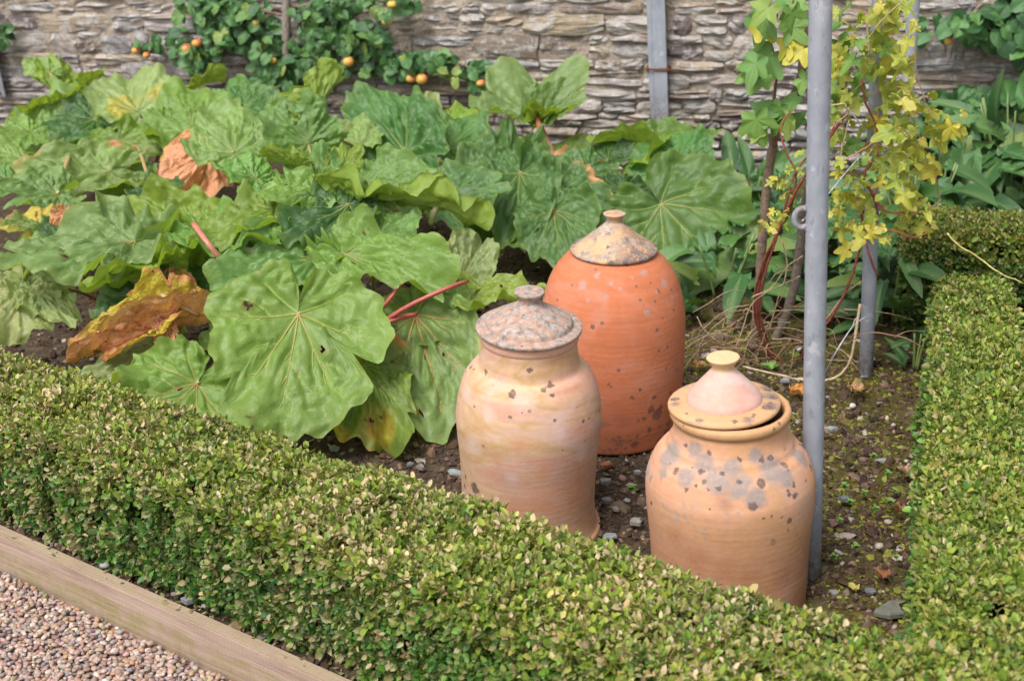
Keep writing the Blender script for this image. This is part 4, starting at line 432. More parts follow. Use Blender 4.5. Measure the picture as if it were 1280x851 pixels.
HOP_STEMS = [([(0.7696,3.72,-0.0307),(0.7115,3.7,0.0633),(0.6819,3.66,0.2019),(0.686,3.62,0.3216),(0.707,3.58,0.4136),(0.733,3.55,0.5102),(0.7622,3.52,0.5929),(0.7929,3.5,0.66),(0.8345,3.48,0.7352),(0.8625,3.47,0.7808)],0.005,(0.2,0.055,0.035),(0.24,0.075,0.05),'stem'),([(0.7766,3.71,-0.0193),(0.7275,3.7,0.0574),(0.6891,3.65,0.1935),(0.6973,3.61,0.313),(0.7239,3.57,0.4271),(0.7468,3.54,0.545),(0.7697,3.52,0.62),(0.8266,3.5,0.6893),(0.8598,3.48,0.7582)],0.0038,(0.2,0.055,0.035),(0.24,0.075,0.05),'stem'),([(0.7482,3.73,-0.0137),(0.6949,3.7,0.1132),(0.675,3.66,0.2213),(0.6882,3.6,0.3583),(0.7414,3.56,0.5022),(0.7496,3.54,0.6028),(0.7191,3.54,0.6745),(0.7097,3.55,0.729),(0.7353,3.56,0.7729)],0.003,(0.2,0.055,0.035),(0.24,0.075,0.05),'stem'),([(0.8201,3.72,-0.0263),(0.8312,3.66,0.097),(0.8738,3.62,0.1585),(0.9125,3.58,0.2767),(0.9298,3.56,0.3669),(0.934,3.55,0.4103)],0.0045,(0.2,0.055,0.035),(0.24,0.075,0.05),'stem'),([(0.8188,3.72,0.0237),(0.8653,3.64,0.1511),(0.9076,3.6,0.2464),(0.9465,3.58,0.2907)],0.0036,(0.36,0.27,0.17),(0.28,0.2,0.13),'dry_stem'),([(0.9315,3.52,0.2408),(0.9151,3.5,0.1576),(0.9051,3.5,0.0835),(0.8807,3.5,0.0425),(0.8379,3.5,0.0261),(0.777,3.52,0.0257),(0.6951,3.55,0.0365),(0.6379,3.6,0.0373)],0.0042,(0.42,0.3,0.2),(0.4,0.32,0.22),'dry_stem'),([(0.9444,3.5,0.6408),(0.9219,3.5,0.5957),(0.948,3.48,0.5406),(0.9476,3.5,0.4807),(0.9346,3.55,0.494),(0.9385,3.5,0.4047),(0.9715,3.5,0.3251)],0.0046,(0.14,0.05,0.035),(0.18,0.07,0.05),'stem'),([(0.905,3.5,0.8481),(0.9144,3.48,0.7917),(0.9453,3.48,0.7289),(0.952,3.47,0.6589)],0.0034,(0.2,0.055,0.035),(0.24,0.075,0.05),'stem'),([(0.9388,3.48,0.5624),(0.9642,3.46,0.5202),(0.9948,3.45,0.5088),(1.0532,3.44,0.5085)],0.0032,(0.2,0.055,0.035),(0.24,0.075,0.05),'stem'),([(0.9298,3.47,0.4762),(0.9972,3.45,0.4615),(1.036,3.44,0.4518),(1.0724,3.44,0.4604)],0.0028,(0.2,0.055,0.035),(0.24,0.075,0.05),'stem'),([(1.0909,3.45,0.6045),(1.0989,3.45,0.5726),(1.1071,3.45,0.5405),(1.076,3.45,0.5168)],0.002,(0.17,0.09,0.05),(0.22,0.13,0.08),'stem'),([(1.0134,3.44,0.9235),(1.033,3.44,0.8538),(1.0641,3.43,0.7788),(1.0921,3.43,0.743)],0.002,(0.36,0.27,0.17),(0.28,0.2,0.13),'tendril'),([(0.9775,3.42,1.0532),(0.9411,3.42,1.0175),(0.9087,3.42,0.9717),(0.8894,3.43,0.942)],0.0018,(0.36,0.27,0.17),(0.28,0.2,0.13),'tendril'),([(0.8897,3.42,1.0108),(0.8956,3.42,0.9628),(0.9014,3.42,0.9201),(0.8967,3.43,0.8636),(0.8733,3.44,0.8272),(0.8585,3.45,0.7615)],0.0022,(0.36,0.27,0.17),(0.28,0.2,0.13),'tendril'),([(0.8143,3.42,0.8073),(0.8456,3.42,0.8095),(0.8543,3.42,0.7851),(0.8314,3.42,0.7664),(0.82,3.42,0.755)],0.0022,(0.36,0.27,0.17),(0.28,0.2,0.13),'tendril'),([(0.8538,3.42,0.7991),(0.8787,3.42,0.7677),(0.8944,3.43,0.7341)],0.0016,(0.36,0.27,0.17),(0.28,0.2,0.13),'tendril'),([(0.8639,3.44,0.7637),(0.8616,3.44,0.7233),(0.8535,3.44,0.6727),(0.849,3.44,0.6316)],0.0018,(0.36,0.27,0.17),(0.28,0.2,0.13),'tendril'),([(0.9319,3.44,0.7091),(0.8836,3.44,0.6709),(0.8446,3.44,0.6423)],0.002,(0.42,0.14,0.06),(0.4,0.2,0.1),'tendril'),([(1.1216,3.42,0.4598),(1.1542,3.42,0.43),(1.2076,3.42,0.3988),(1.2546,3.4,0.3662),(1.3231,3.4,0.3317)],0.0026,(0.55,0.47,0.16),(0.5,0.42,0.15),'tendril'),([(0.6762,3.7518,0.0555),(0.7057,3.7218,0.0434),(0.7575,3.6918,-0.0448)],0.001810127788433168,(0.17,0.09,0.05),(0.22,0.13,0.08),'dry_stem'),([(0.5795,3.6404,0.0453),(0.5796,3.6104,0.0523),(0.6282,3.5804,0.0126)],0.0021009787223359843,(0.17,0.09,0.05),(0.22,0.13,0.08),'dry_stem'),([(0.8572,3.716,0.1),(0.8972,3.686,0.1014),(0.9097,3.656,0.0662)],0.0010140260979857618,(0.36,0.27,0.17),(0.28,0.2,0.13),'dry_stem'),([(0.7932,3.7776,0.2184),(0.754,3.7476,0.1548),(0.671,3.7176,0.0747)],0.0012077533070157687,(0.17,0.09,0.05),(0.22,0.13,0.08),'dry_stem'),([(0.8765,3.6413,0.0235),(0.9142,3.6113,0.043),(0.9752,3.5813,-0.0091)],0.0010731384121008237,(0.17,0.09,0.05),(0.22,0.13,0.08),'dry_stem'),([(0.7288,3.6724,0.0909),(0.7782,3.6424,0.0965),(0.81,3.6124,0.0874)],0.0016537401980829564,(0.36,0.27,0.17),(0.28,0.2,0.13),'dry_stem'),([(0.6587,3.7402,0.1455),(0.6711,3.7102,0.1677),(0.7315,3.6802,0.1298)],0.0021361996224372433,(0.36,0.27,0.17),(0.28,0.2,0.13),'dry_stem'),([(0.7983,3.7842,0.1392),(0.899,3.7542,0.1416),(0.9522,3.7242,0.1297)],0.0020462210883154105,(0.17,0.09,0.05),(0.22,0.13,0.08),'dry_stem'),([(0.6135,3.7455,0.1368),(0.5359,3.7155,0.0771),(0.5219,3.6855,-0.004)],0.001188217682221672,(0.36,0.27,0.17),(0.28,0.2,0.13),'dry_stem'),([(0.7045,3.7757,0.1391),(0.6548,3.7457,0.1356),(0.6064,3.7157,0.0739)],0.0012227390888022958,(0.17,0.09,0.05),(0.22,0.13,0.08),'dry_stem'),([(0.7078,3.7413,0.1269),(0.6525,3.7113,0.0952),(0.6435,3.6813,0.0313)],0.0018004392228741632,(0.17,0.09,0.05),(0.22,0.13,0.08),'dry_stem'),([(0.5187,3.6407,0.0501),(0.5575,3.6107,0.0373),(0.5827,3.5807,0.0152)],0.0009791839263258069,(0.36,0.27,0.17),(0.28,0.2,0.13),'dry_stem'),([(0.8173,3.7602,0.182),(0.8893,3.7302,0.1582),(0.9304,3.7002,0.1067)],0.0010533103017902072,(0.17,0.09,0.05),(0.22,0.13,0.08),'dry_stem'),([(0.5842,3.7471,0.0709),(0.5411,3.7171,0.0627),(0.4635,3.6871,-0.014)],0.0015427665557975487,(0.36,0.27,0.17),(0.28,0.2,0.13),'dry_stem'),([(0.5325,3.6789,0.1081),(0.6188,3.6489,0.0831),(0.6598,3.6189,0.0377)],0.0015157266027756538,(0.17,0.09,0.05),(0.22,0.13,0.08),'dry_stem'),([(0.7496,3.7723,0.1173),(0.7096,3.7423,0.14),(0.6651,3.7123,0.1175)],0.001598261168108137,(0.17,0.09,0.05),(0.22,0.13,0.08),'dry_stem'),([(0.5475,3.7302,0.0651),(0.5724,3.7002,0.0906),(0.6472,3.6702,0.0554)],0.0014895912556244502,(0.17,0.09,0.05),(0.22,0.13,0.08),'dry_stem'),([(0.8157,3.8119,0.1256),(0.8588,3.7819,0.1488),(0.9201,3.7519,0.095)],0.0016451263026332989,(0.17,0.09,0.05),(0.22,0.13,0.08),'dry_stem'),([(0.6739,3.8053,0.256),(0.7526,3.7753,0.2697),(0.8168,3.7453,0.2625)],0.00098433951391892,(0.17,0.09,0.05),(0.22,0.13,0.08),'dry_stem'),([(0.7213,3.7031,0.0855),(0.6248,3.6731,0.0756),(0.5915,3.6431,-0.0132)],0.001667318803020967,(0.17,0.09,0.05),(0.22,0.13,0.08),'dry_stem'),([(0.9395,3.6594,0.036),(0.9595,3.6294,0.0216),(1.0189,3.5994,-0.0198)],0.0010437882555168118,(0.36,0.27,0.17),(0.28,0.2,0.13),'dry_stem'),([(0.7099,3.7197,0.1007),(0.7591,3.6897,0.1171),(0.8413,3.6597,0.1044)],0.0015731752573521214,(0.36,0.27,0.17),(0.28,0.2,0.13),'dry_stem'),([(0.709,3.7038,0.0105),(0.7561,3.6738,0.0133),(0.753,3.6438,-0.0234)],0.0013096228278192063,(0.17,0.09,0.05),(0.22,0.13,0.08),'dry_stem'),([(0.7895,3.672,0.0676),(0.7711,3.642,0.0937),(0.7188,3.612,0.0512)],0.0021098851130115196,(0.17,0.09,0.05),(0.22,0.13,0.08),'dry_stem'),([(0.6758,3.8018,0.1848),(0.6215,3.7718,0.2032),(0.5198,3.7418,0.1542)],0.001459109208521337,(0.36,0.27,0.17),(0.28,0.2,0.13),'dry_stem'),([(0.649,3.716,0.0973),(0.604,3.686,0.0654),(0.5717,3.656,0.0009)],0.0011217379727420855,(0.17,0.09,0.05),(0.22,0.13,0.08),'dry_stem'),([(0.5992,3.7125,0.0566),(0.5854,3.6825,0.0857),(0.5122,3.6525,0.0429)],0.0016793643138563997,(0.17,0.09,0.05),(0.22,0.13,0.08),'dry_stem'),([(0.7654,3.7199,0.089),(0.845,3.6899,0.0517),(0.8786,3.6599,-0.0146)],0.001983641341618682,(0.17,0.09,0.05),(0.22,0.13,0.08),'dry_stem'),([(0.5513,3.6565,0.082),(0.6456,3.6265,0.0811),(0.6791,3.5965,0.0532)],0.001018938890798726,(0.36,0.27,0.17),(0.28,0.2,0.13),'dry_stem'),([(0.8313,3.7566,0.0617),(0.8035,3.7266,0.0504),(0.7273,3.6966,-0.0027)],0.0010752961558203509,(0.17,0.09,0.05),(0.22,0.13,0.08),'dry_stem'),([(0.72,3.8283,0.1539),(0.7528,3.7983,0.1493),(0.8496,3.7683,0.0841)],0.0009261559088682634,(0.17,0.09,0.05),(0.22,0.13,0.08),'dry_stem'),([(0.8909,3.6811,0.0584),(0.9334,3.6511,0.0369),(0.975,3.6211,-0.0268)],0.0021921841502314304,(0.36,0.27,0.17),(0.28,0.2,0.13),'dry_stem'),([(0.5758,3.6815,0.0771),(0.5121,3.6515,0.0798),(0.5081,3.6215,0.0568)],0.0019121054771231195,(0.17,0.09,0.05),(0.22,0.13,0.08),'dry_stem'),([(0.6845,3.7357,0.149),(0.6213,3.7057,0.1434),(0.6207,3.6757,0.087)],0.0009641739846543543,(0.17,0.09,0.05),(0.22,0.13,0.08),'dry_stem'),([(0.6835,3.7768,0.0881),(0.5935,3.7468,0.1318),(0.4883,3.7168,0.1004)],0.0016227722825733982,(0.17,0.09,0.05),(0.22,0.13,0.08),'dry_stem'),([(0.9594,3.7972,0.1168),(1.0687,3.7672,0.1106),(1.1436,3.7372,0.0959)],0.001760913243157918,(0.36,0.27,0.17),(0.28,0.2,0.13),'dry_stem'),([(0.6569,3.7525,0.0972),(0.538,3.7225,0.0887),(0.4477,3.6925,0.06)],0.0012869437859525674,(0.36,0.27,0.17),(0.28,0.2,0.13),'dry_stem'),([(0.683,3.6465,0.0668),(0.8007,3.6165,0.101),(0.8765,3.5865,0.0686)],0.0018242708031800678,(0.17,0.09,0.05),(0.22,0.13,0.08),'dry_stem'),([(0.8693,3.7145,-0.0003),(0.9732,3.6845,0.0027),(1.0341,3.6545,-0.0037)],0.0021988848635245335,(0.36,0.27,0.17),(0.28,0.2,0.13),'dry_stem'),([(0.7938,3.745,0.1058),(0.7057,3.715,0.1191),(0.6505,3.685,0.0791)],0.0021344619296839408,(0.36,0.27,0.17),(0.28,0.2,0.13),'dry_stem'),([(0.526,3.7389,0.1448),(0.555,3.7089,0.1054),(0.621,3.6789,0.0533)],0.0015040540213652883,(0.36,0.27,0.17),(0.28,0.2,0.13),'dry_stem'),([(0.6672,3.7983,0.1078),(0.6198,3.7683,0.0953),(0.5161,3.7383,0.0524)],0.0016274255885896714,(0.36,0.27,0.17),(0.28,0.2,0.13),'dry_stem'),([(0.8423,3.8786,0.2085),(0.778,3.8486,0.2218),(0.7337,3.8186,0.186)],0.001817040539370505,(0.36,0.27,0.17),(0.28,0.2,0.13),'dry_stem'),([(0.8268,3.7075,0.0454),(0.7937,3.6775,0.0511),(0.7793,3.6475,0.0005)],0.002066143620999654,(0.36,0.27,0.17),(0.28,0.2,0.13),'dry_stem'),([(0.7339,3.6608,0.0368),(0.6444,3.6308,0.042),(0.5824,3.6008,0.0063)],0.0021718881479833464,(0.17,0.09,0.05),(0.22,0.13,0.08),'dry_stem'),([(0.7078,3.7214,0.1036),(0.618,3.6914,0.1264),(0.5843,3.6614,0.0714)],0.0014301707525624908,(0.17,0.09,0.05),(0.22,0.13,0.08),'dry_stem'),([(0.5945,3.6994,0.0741),(0.6358,3.6694,0.0361),(0.701,3.6394,-0.0182)],0.0012364268074072716,(0.36,0.27,0.17),(0.28,0.2,0.13),'dry_stem'),([(0.761,3.6439,0.0264),(0.8327,3.6139,0.0525),(0.9024,3.5839,0.0289)],0.0009075583388000471,(0.17,0.09,0.05),(0.22,0.13,0.08),'dry_stem'),([(0.7632,3.7111,0.0615),(0.7183,3.6811,0.0684),(0.7198,3.6511,0.0118)],0.002056437947871171,(0.36,0.27,0.17),(0.28,0.2,0.13),'dry_stem'),([(0.7263,3.7209,0.0562),(0.6618,3.6909,0.0855),(0.5384,3.6609,0.074)],0.0020189199179591433,(0.36,0.27,0.17),(0.28,0.2,0.13),'dry_stem'),([(0.7534,3.7256,0.0422),(0.6933,3.6956,0.0479),(0.6882,3.6656,0.0078)],0.0016640451419213415,(0.17,0.09,0.05),(0.22,0.13,0.08),'dry_stem'),([(0.7637,3.7178,0.1532),(0.7183,3.6878,0.1205),(0.6817,3.6578,0.0381)],0.00201808791648237,(0.17,0.09,0.05),(0.22,0.13,0.08),'dry_stem'),([(0.6305,3.7003,0.0883),(0.5591,3.6703,0.1096),(0.4405,3.6403,0.0596)],0.0021986215173025185,(0.36,0.27,0.17),(0.28,0.2,0.13),'dry_stem'),([(0.5891,3.6848,0.0717),(0.6912,3.6548,0.0726),(0.7448,3.6248,0.0447)],0.0018087455754621506,(0.17,0.09,0.05),(0.22,0.13,0.08),'dry_stem'),([(0.7865,3.7459,0.1212),(0.7402,3.7159,0.1235),(0.7209,3.6859,0.089)],0.0015637461107569314,(0.17,0.09,0.05),(0.22,0.13,0.08),'dry_stem'),([(0.5805,3.6622,0.0835),(0.5146,3.6322,0.1097),(0.5104,3.6022,0.0626)],0.001910584369074648,(0.17,0.09,0.05),(0.22,0.13,0.08),'dry_stem'),([(0.5813,3.6482,0.0623),(0.6598,3.6182,0.0497),(0.7692,3.5882,0.0005)],0.0011898246918633742,(0.17,0.09,0.05),(0.22,0.13,0.08),'dry_stem'),([(0.7341,3.7433,0.1446),(0.8082,3.7133,0.1557),(0.8937,3.6833,0.1505)],0.001246792289501821,(0.36,0.27,0.17),(0.28,0.2,0.13),'dry_stem'),([(0.8392,3.691,0.0437),(0.896,3.661,0.0611),(0.9416,3.631,0.0143)],0.0014045016222651845,(0.17,0.09,0.05),(0.22,0.13,0.08),'dry_stem'),([(0.8817,3.7507,0.1304),(0.9421,3.7207,0.124),(1.0517,3.6907,0.1051)],0.001633416020149608,(0.17,0.09,0.05),(0.22,0.13,0.08),'dry_stem'),([(0.7478,3.7657,0.1036),(0.6778,3.7357,0.0702),(0.6522,3.7057,0.0203)],0.0019334751506785493,(0.36,0.27,0.17),(0.28,0.2,0.13),'dry_stem'),([(0.5776,3.6529,0.0631),(0.6248,3.6229,0.051),(0.649,3.5929,0.0186)],0.0009935270973661966,(0.17,0.09,0.05),(0.22,0.13,0.08),'dry_stem'),([(0.5427,3.74,0.0865),(0.5707,3.7,0.1498),(0.6166,3.68,0.1862),(0.6611,3.68,0.1907)],0.002,(0.36,0.27,0.17),(0.28,0.2,0.13),'dry_stem'),([(0.5166,3.75,0.0592),(0.5444,3.72,0.1191),(0.5976,3.7,0.1627),(0.6581,3.7,0.1735)],0.002,(0.36,0.27,0.17),(0.28,0.2,0.13),'dry_stem'),([(0.6151,3.6,0.1013),(0.6366,3.6,0.1571),(0.662,3.6,0.2262),(0.7179,3.6,0.2647),(0.7822,3.58,0.3073)],0.002,(0.36,0.27,0.17),(0.28,0.2,0.13),'dry_stem'),([(0.5933,3.7,0.1145),(0.6044,3.7,0.155),(0.613,3.7,0.2026)],0.002,(0.36,0.27,0.17),(0.28,0.2,0.13),'dry_stem'),([(0.6574,3.6,0.2451),(0.7074,3.58,0.2774),(0.7451,3.56,0.3395),(0.7849,3.55,0.3699)],0.002,(0.36,0.27,0.17),(0.28,0.2,0.13),'dry_stem'),([(0.7367,3.6,0.4052),(0.7532,3.6,0.3362),(0.7396,3.6,0.268),(0.7234,3.62,0.1794),(0.7129,3.63,0.1356)],0.002,(0.36,0.27,0.17),(0.28,0.2,0.13),'dry_stem')]
HOP_ROOT = (0.783,3.6538,0.0)
WOODY = [('brown woody climber stem with green lobed leaves,leaning up behind the near steel pole',[([(0.7006,3.8,0.0071),(0.7045,3.79,0.1012),(0.7101,3.76,0.2823),(0.7129,3.73,0.4557),(0.7259,3.72,0.6044),(0.7396,3.71,0.6876),(0.7745,3.7,0.7529),(0.7938,3.69,0.8242),(0.8044,3.69,0.8968),(0.8272,3.69,1.0388)],0.0135,0.0115,(0.2,0.145,0.105)),([(0.774,3.9,-0.0291),(0.8152,3.88,0.0841),(0.8356,3.85,0.2432),(0.839,3.82,0.397),(0.8499,3.8,0.4957)],0.015,0.012,(0.17,0.14,0.11)),([(0.7223,3.66,0.6426),(0.7204,3.66,0.7396),(0.7269,3.66,0.8343),(0.7517,3.66,0.9363),(0.7639,3.66,1.0269)],0.0042,0.003,(0.18,0.1,0.06)),([(0.7242,3.66,0.8657),(0.6982,3.65,0.9411),(0.6653,3.64,0.9651)],0.0024,0.0014,(0.2,0.14,0.06)),([(0.7204,3.66,0.7396),(0.6959,3.64,0.7288),(0.667,3.63,0.718)],0.002,0.0012,(0.2,0.2,0.06))],[((0.72,3.6125,1.021),0.0745,0),((0.7441,3.5801,1.0052),0.0699,1),((0.6833,3.6288,0.9863),0.0838,0),((0.6721,3.6439,0.9661),0.0605,3),((0.7371,3.5867,0.9305),0.0559,3),((0.7701,3.5692,0.9179),0.0605,3),((0.7455,3.5833,0.9708),0.0605,1),((0.6597,3.6023,0.881),0.0699,0),((0.7016,3.6413,0.8873),0.0838,0),((0.6882,3.6424,0.8402),0.0652,1),((0.7402,3.65,0.8978),0.0512,2),((0.6643,3.6161,0.7322),0.0792,1),((0.6961,3.6426,0.7452),0.0699,0),((0.6825,3.6335,0.7013),0.0605,2),((0.7605,3.6333,0.7691),0.0699,0),((0.7402,3.5803,0.7366),0.0605,1),((0.7265,3.6182,0.7598),0.0512,0),((0.7236,3.6316,0.725),0.0512,1),((0.6536,3.6467,0.8516),0.0512,1),((0.6807,3.5646,1.027),0.0605,2),((0.7768,3.6421,1.013),0.0605,1),((0.7877,3.657,0.7152),0.0512,0),((0.7737,3.5761,0.8392),0.0512,1)])]
ESPALIERS = [{'label': 'apple tree trained flat on the wall with red apples and dense small leaves','s_c': -2.148,'trunk': [([(-2.148,0.08,-0.05),(-2.148,0.08,0.186),(-2.122,0.08,0.33),(-2.081,0.08,0.506),(-2.052,0.08,0.712),(-2.027,0.08,0.912)],0.022,0.018)],'boughs': [([(-2.099,0.06,0.467),(-2.313,0.06,0.494),(-2.514,0.06,0.471),(-2.796,0.06,0.476)],0.01),([(-2.103,0.06,0.467),(-1.853,0.06,0.497),(-1.637,0.06,0.419),(-1.348,0.06,0.388),(-1.163,0.06,0.373)],0.011),([(-2.074,0.06,0.641),(-2.25,0.06,0.668),(-2.486,0.06,0.655)],0.008),([(-2.07,0.06,0.675),(-1.906,0.06,0.691),(-1.756,0.06,0.708),(-1.468,0.06,0.69)],0.009)],'blobs': [(-2.08,0.427,0.16,0.088,46),(-2.233,0.576,0.142,0.088,40),(-1.854,0.591,0.142,0.102,44),(-2.384,0.6,0.121,0.102,34),(-2.501,0.476,0.099,0.075,22),(-1.812,0.465,0.121,0.061,24),(-2.487,0.693,0.092,0.048,16),(-2.255,0.692,0.128,0.048,18),(-1.88,0.692,0.142,0.048,22),(-1.676,0.534,0.092,0.075,20),(-1.62,0.432,0.092,0.048,14),(-1.502,0.45,0.085,0.041,14),(-1.393,0.458,0.092,0.034,14),(-1.289,0.419,0.092,0.034,14),(-1.185,0.4,0.05,0.034,8),(-1.588,0.701,0.121,0.041,18),(-2.609,0.546,0.071,0.048,8),(-2.092,0.332,0.05,0.054,8),(-2.752,0.528,0.05,0.041,6)],'apples': [(-2.782,0.504,0.145,0.021,(0.55,0.11,0.05)),(-2.733,0.483,0.145,0.016,(0.55,0.11,0.05)),(-2.529,0.513,0.145,0.028,(0.62,0.08,0.05)),(-2.474,0.538,0.145,0.024,(0.55,0.11,0.05)),(-1.764,0.463,0.145,0.026,(0.6,0.26,0.07)),(-1.483,0.395,0.145,0.024,(0.55,0.11,0.05)),(-1.436,0.392,0.145,0.027,(0.6,0.26,0.07)),(-1.175,0.379,0.145,0.021,(0.55,0.11,0.05)),(-1.57,0.633,0.145,0.024,(0.55,0.36,0.06)),(-2.176,0.625,0.145,0.015,(0.55,0.36,0.06)),(-2.117,0.464,0.145,0.018,(0.55,0.36,0.06)),(-2.143,0.352,0.145,0.016,(0.28,0.34,0.07)),(-1.542,0.702,0.145,0.02,(0.55,0.36,0.06))],'seed': 1,'leaf_m': 0.042},{'label': 'dark leaved shrub trained on the wall at the right with one orange fruit','s_c': 1.043,'name': 'wall_shrub','cat': 'shrub','trunk': [([(1.129,0.08,-0.05),(1.092,0.08,0.346),(1.047,0.08,0.702)],0.018,0.015)],'boughs': [([(1.072,0.06,0.581),(0.888,0.06,0.605),(0.715,0.06,0.616)],0.007),([(1.096,0.06,0.311),(0.912,0.06,0.292),(0.708,0.06,0.279)],0.007)],'blobs': [(0.858,0.616,0.121,0.068,26),(0.702,0.615,0.085,0.041,10),(0.942,0.548,0.057,0.068,10),(0.897,0.291,0.128,0.075,34),(0.736,0.319,0.092,0.054,14),(0.816,0.212,0.142,0.048,16),(0.573,0.606,0.028,0.048,3),(0.64,0.208,0.092,0.054,8),(0.909,0.68,0.085,0.048,12),(0.689,0.13,0.107,0.041,8)],'apples': [(0.68,0.561,0.145,0.019,(0.45,0.13,0.05))],'seed': 4,'dark': True,'leaf_m': 0.058},{'label': 'few pale green fruit tree leaves on the wall at the left edge','s_c': -3.67,'name': 'wall_shrub','cat': 'shrub','trunk': [([(-3.823,0.08,-0.05),(-3.75,0.08,0.345),(-3.668,0.08,0.79)],0.016,0.012)],'boughs': [([(-3.73,0.06,0.529),(-3.61,0.06,0.537),(-3.527,0.06,0.538)],0.005)],'blobs': [(-3.524,0.553,0.043,0.031,12),(-3.653,0.541,0.064,0.041,10)],'apples': [],'seed': 6,'leaf_m': 0.04}]
STRAP = [('broad leaved lily with one long flat leaf beside the red domed pot',(0.6798,4.2425,0.0),26,0.184,0.36,0.2),('dark lily plant behind the big back rhubarb leaf,left of the woody stems',(0.8304,4.7976,0.0),32,0.184,0.4,0.26),('lily plant in the shade behind the tangle of dry hop stems',(0.946,4.5212,0.0),36,0.175,0.36,0.26),('lily plant between the near pole and the middle pole',(1.0481,4.1845,0.0),32,0.175,0.36,0.28),('lily plant to the right of the middle pole with drooping leaves',(1.1415,3.9652,-0.0),34,0.175,0.34,0.24),('tall lily plant behind the yellow hop leaves right of the far pole',(1.3469,4.4539,0.0),36,0.202,0.42,0.34),('tall lily plant behind the short end hedge',(1.5869,4.7535,0.0),32,0.212,0.42,0.38),('lily plant at the right frame edge under the wall shrub',(1.8512,4.9701,0.0),36,0.221,0.45,0.4),('lily plant close under the wall,right of the climber',(1.798,5.2067,0.0),32,0.202,0.4,0.3),('single dark lily sprig against the narrow hedge',(1.1152,3.6075,0.0),6,0.083,0.08,0.1)]
FLAT_STONES = [(('slate_slab','flat greenish grey slate lying where the two hedges meet','slate',(0.7311,2.4299,0.008),0.0723,(0.122,0.122,0.099),3),{'thick': 0.12,'rz': 0.3}),(('stone_chip','pale grey angular stone on the soil just behind the timber edging','stone',(-0.7162,2.6085,0.014),0.034,(0.162,0.167,0.171),5),{'rz': 0.2}),(('stone_chip','small white stone beside the grey chip behind the timber edging','stone',(-0.6821,2.5805,0.014),0.0127,(0.248,0.239,0.225),6),{}),(('stone_chip','small rounded buff stone left of the grey chip behind the timber','stone',(-0.7573,2.6346,0.014),0.0136,(0.198,0.176,0.153),16),{}),(('slate_chip','blue grey slate chip between the buff pot and the peach pot','stone',(0.2031,2.9497,0.008),0.0272,(0.162,0.171,0.184),7),{}),(('slate_chip','heart shaped grey slate chip nearest the buff pot foot','stone',(0.1947,2.7839,0.008),0.0306,(0.189,0.194,0.203),8),{'thick': 0.15}),(('stone_chip','pale stone chip between the pots,left of the red pot foot','stone',(0.2071,3.0448,0.008),0.0255,(0.189,0.189,0.189),9),{}),(('stone_chip','white flake of stone right of the terracotta shard','stone',(0.2884,3.0807,0.008),0.0204,(0.225,0.23,0.234),10),{}),(('stone_chip','cream stone in the gap between buff and peach pots','stone',(0.2199,2.9055,0.008),0.0204,(0.248,0.225,0.194),11),{}),(('stone_chip','pinkish pale stones low in the gap near the peach pot','stone',(0.26,2.8414,0.008),0.0306,(0.216,0.194,0.171),12),{}),(('stone_chip','grey stone on the soil left of the buff pot','stone',(-0.2434,3.1698,0.008),0.0255,(0.18,0.162,0.149),13),{}),(('stone_chip','bluish stone on the soil under the spotted rhubarb leaf','stone',(-0.2724,3.1906,0.008),0.0204,(0.122,0.126,0.135),14),{}),(('stone_chip','buff stone at the hedge top left of the buff pot','stone',(-0.2901,3.1412,0.008),0.0221,(0.203,0.158,0.113),15),{}),(('slate_chip','bluish grey slate on mossy soil right of the near pole','stone',(0.7492,2.8946,0.008),0.0255,(0.117,0.126,0.135),17),{}),(('slate_chip','pale angular chip beside the near pole foot','stone',(0.6335,2.505,0.008),0.0221,(0.203,0.194,0.18),18),{}),(('slate_chip','dark flat slate beside the greenish slab','stone',(0.7117,2.5061,0.008),0.0255,(0.113,0.117,0.126),19),{'thick': 0.14}),(('terracotta_shard','curved orange terracotta shard lying between the pots','shard',(0.2136,3.1234,0.008),0.0382,(0.261,0.113,0.05),20),{'thick': 0.22,'tilt': (0.15,0.2)}),(('stone_chip','pale blue stone at the foot of the hop tangle','stone',(0.7478,3.5689,0.008),0.0255,(0.225,0.239,0.252),22),{}),(('slate_chip','pale stone by the left soil patch under the rhubarb','stone',(-1.3542,3.9935,0.008),0.0272,(0.198,0.189,0.18),23),{}),(('stone_chip','grey stone near the hedge in the left soil patch','stone',(-1.418,3.8945,0.008),0.0255,(0.18,0.162,0.153),24),{})]
PEBBLES = [('oval white pebble on the mossy soil near the middle pole',(0.8875,3.3798,0.01),(0.0105,0.0085,0.007),(0.475,0.461,0.432),40),('rounded buff pebble on the mossy soil half way along',(0.774,2.6759,0.01),(0.01,0.009,0.007),(0.324,0.274,0.23),41),('small buff pebble near the narrow hedge',(0.8103,2.6551,0.01),(0.006,0.005,0.004),(0.346,0.288,0.238),42),('small pale pebble on the moss below the white one',(0.9615,3.2545,0.01),(0.007,0.006,0.005),(0.374,0.317,0.259),43),('pale pebble on moss near the hedge,mid bed',(0.9394,3.0573,0.01),(0.006,0.005,0.004),(0.418,0.374,0.317),44),('buff pebble right of the near pole,mid bed',(0.8197,2.7754,0.01),(0.01,0.007,0.006),(0.331,0.274,0.216),45),('grey pebble under the front hedge by the timber',(-0.9411,2.778,0.01),(0.013,0.011,0.009),(0.245,0.23,0.223),46),('dull red brick crumb under the front hedge',(-1.0341,2.8646,0.01),(0.016,0.012,0.01),(0.187,0.072,0.043),47),('white pebble at the hop tangle by the near pole',(0.8293,3.7686,0.01),(0.01,0.008,0.007),(0.432,0.432,0.432),48)]
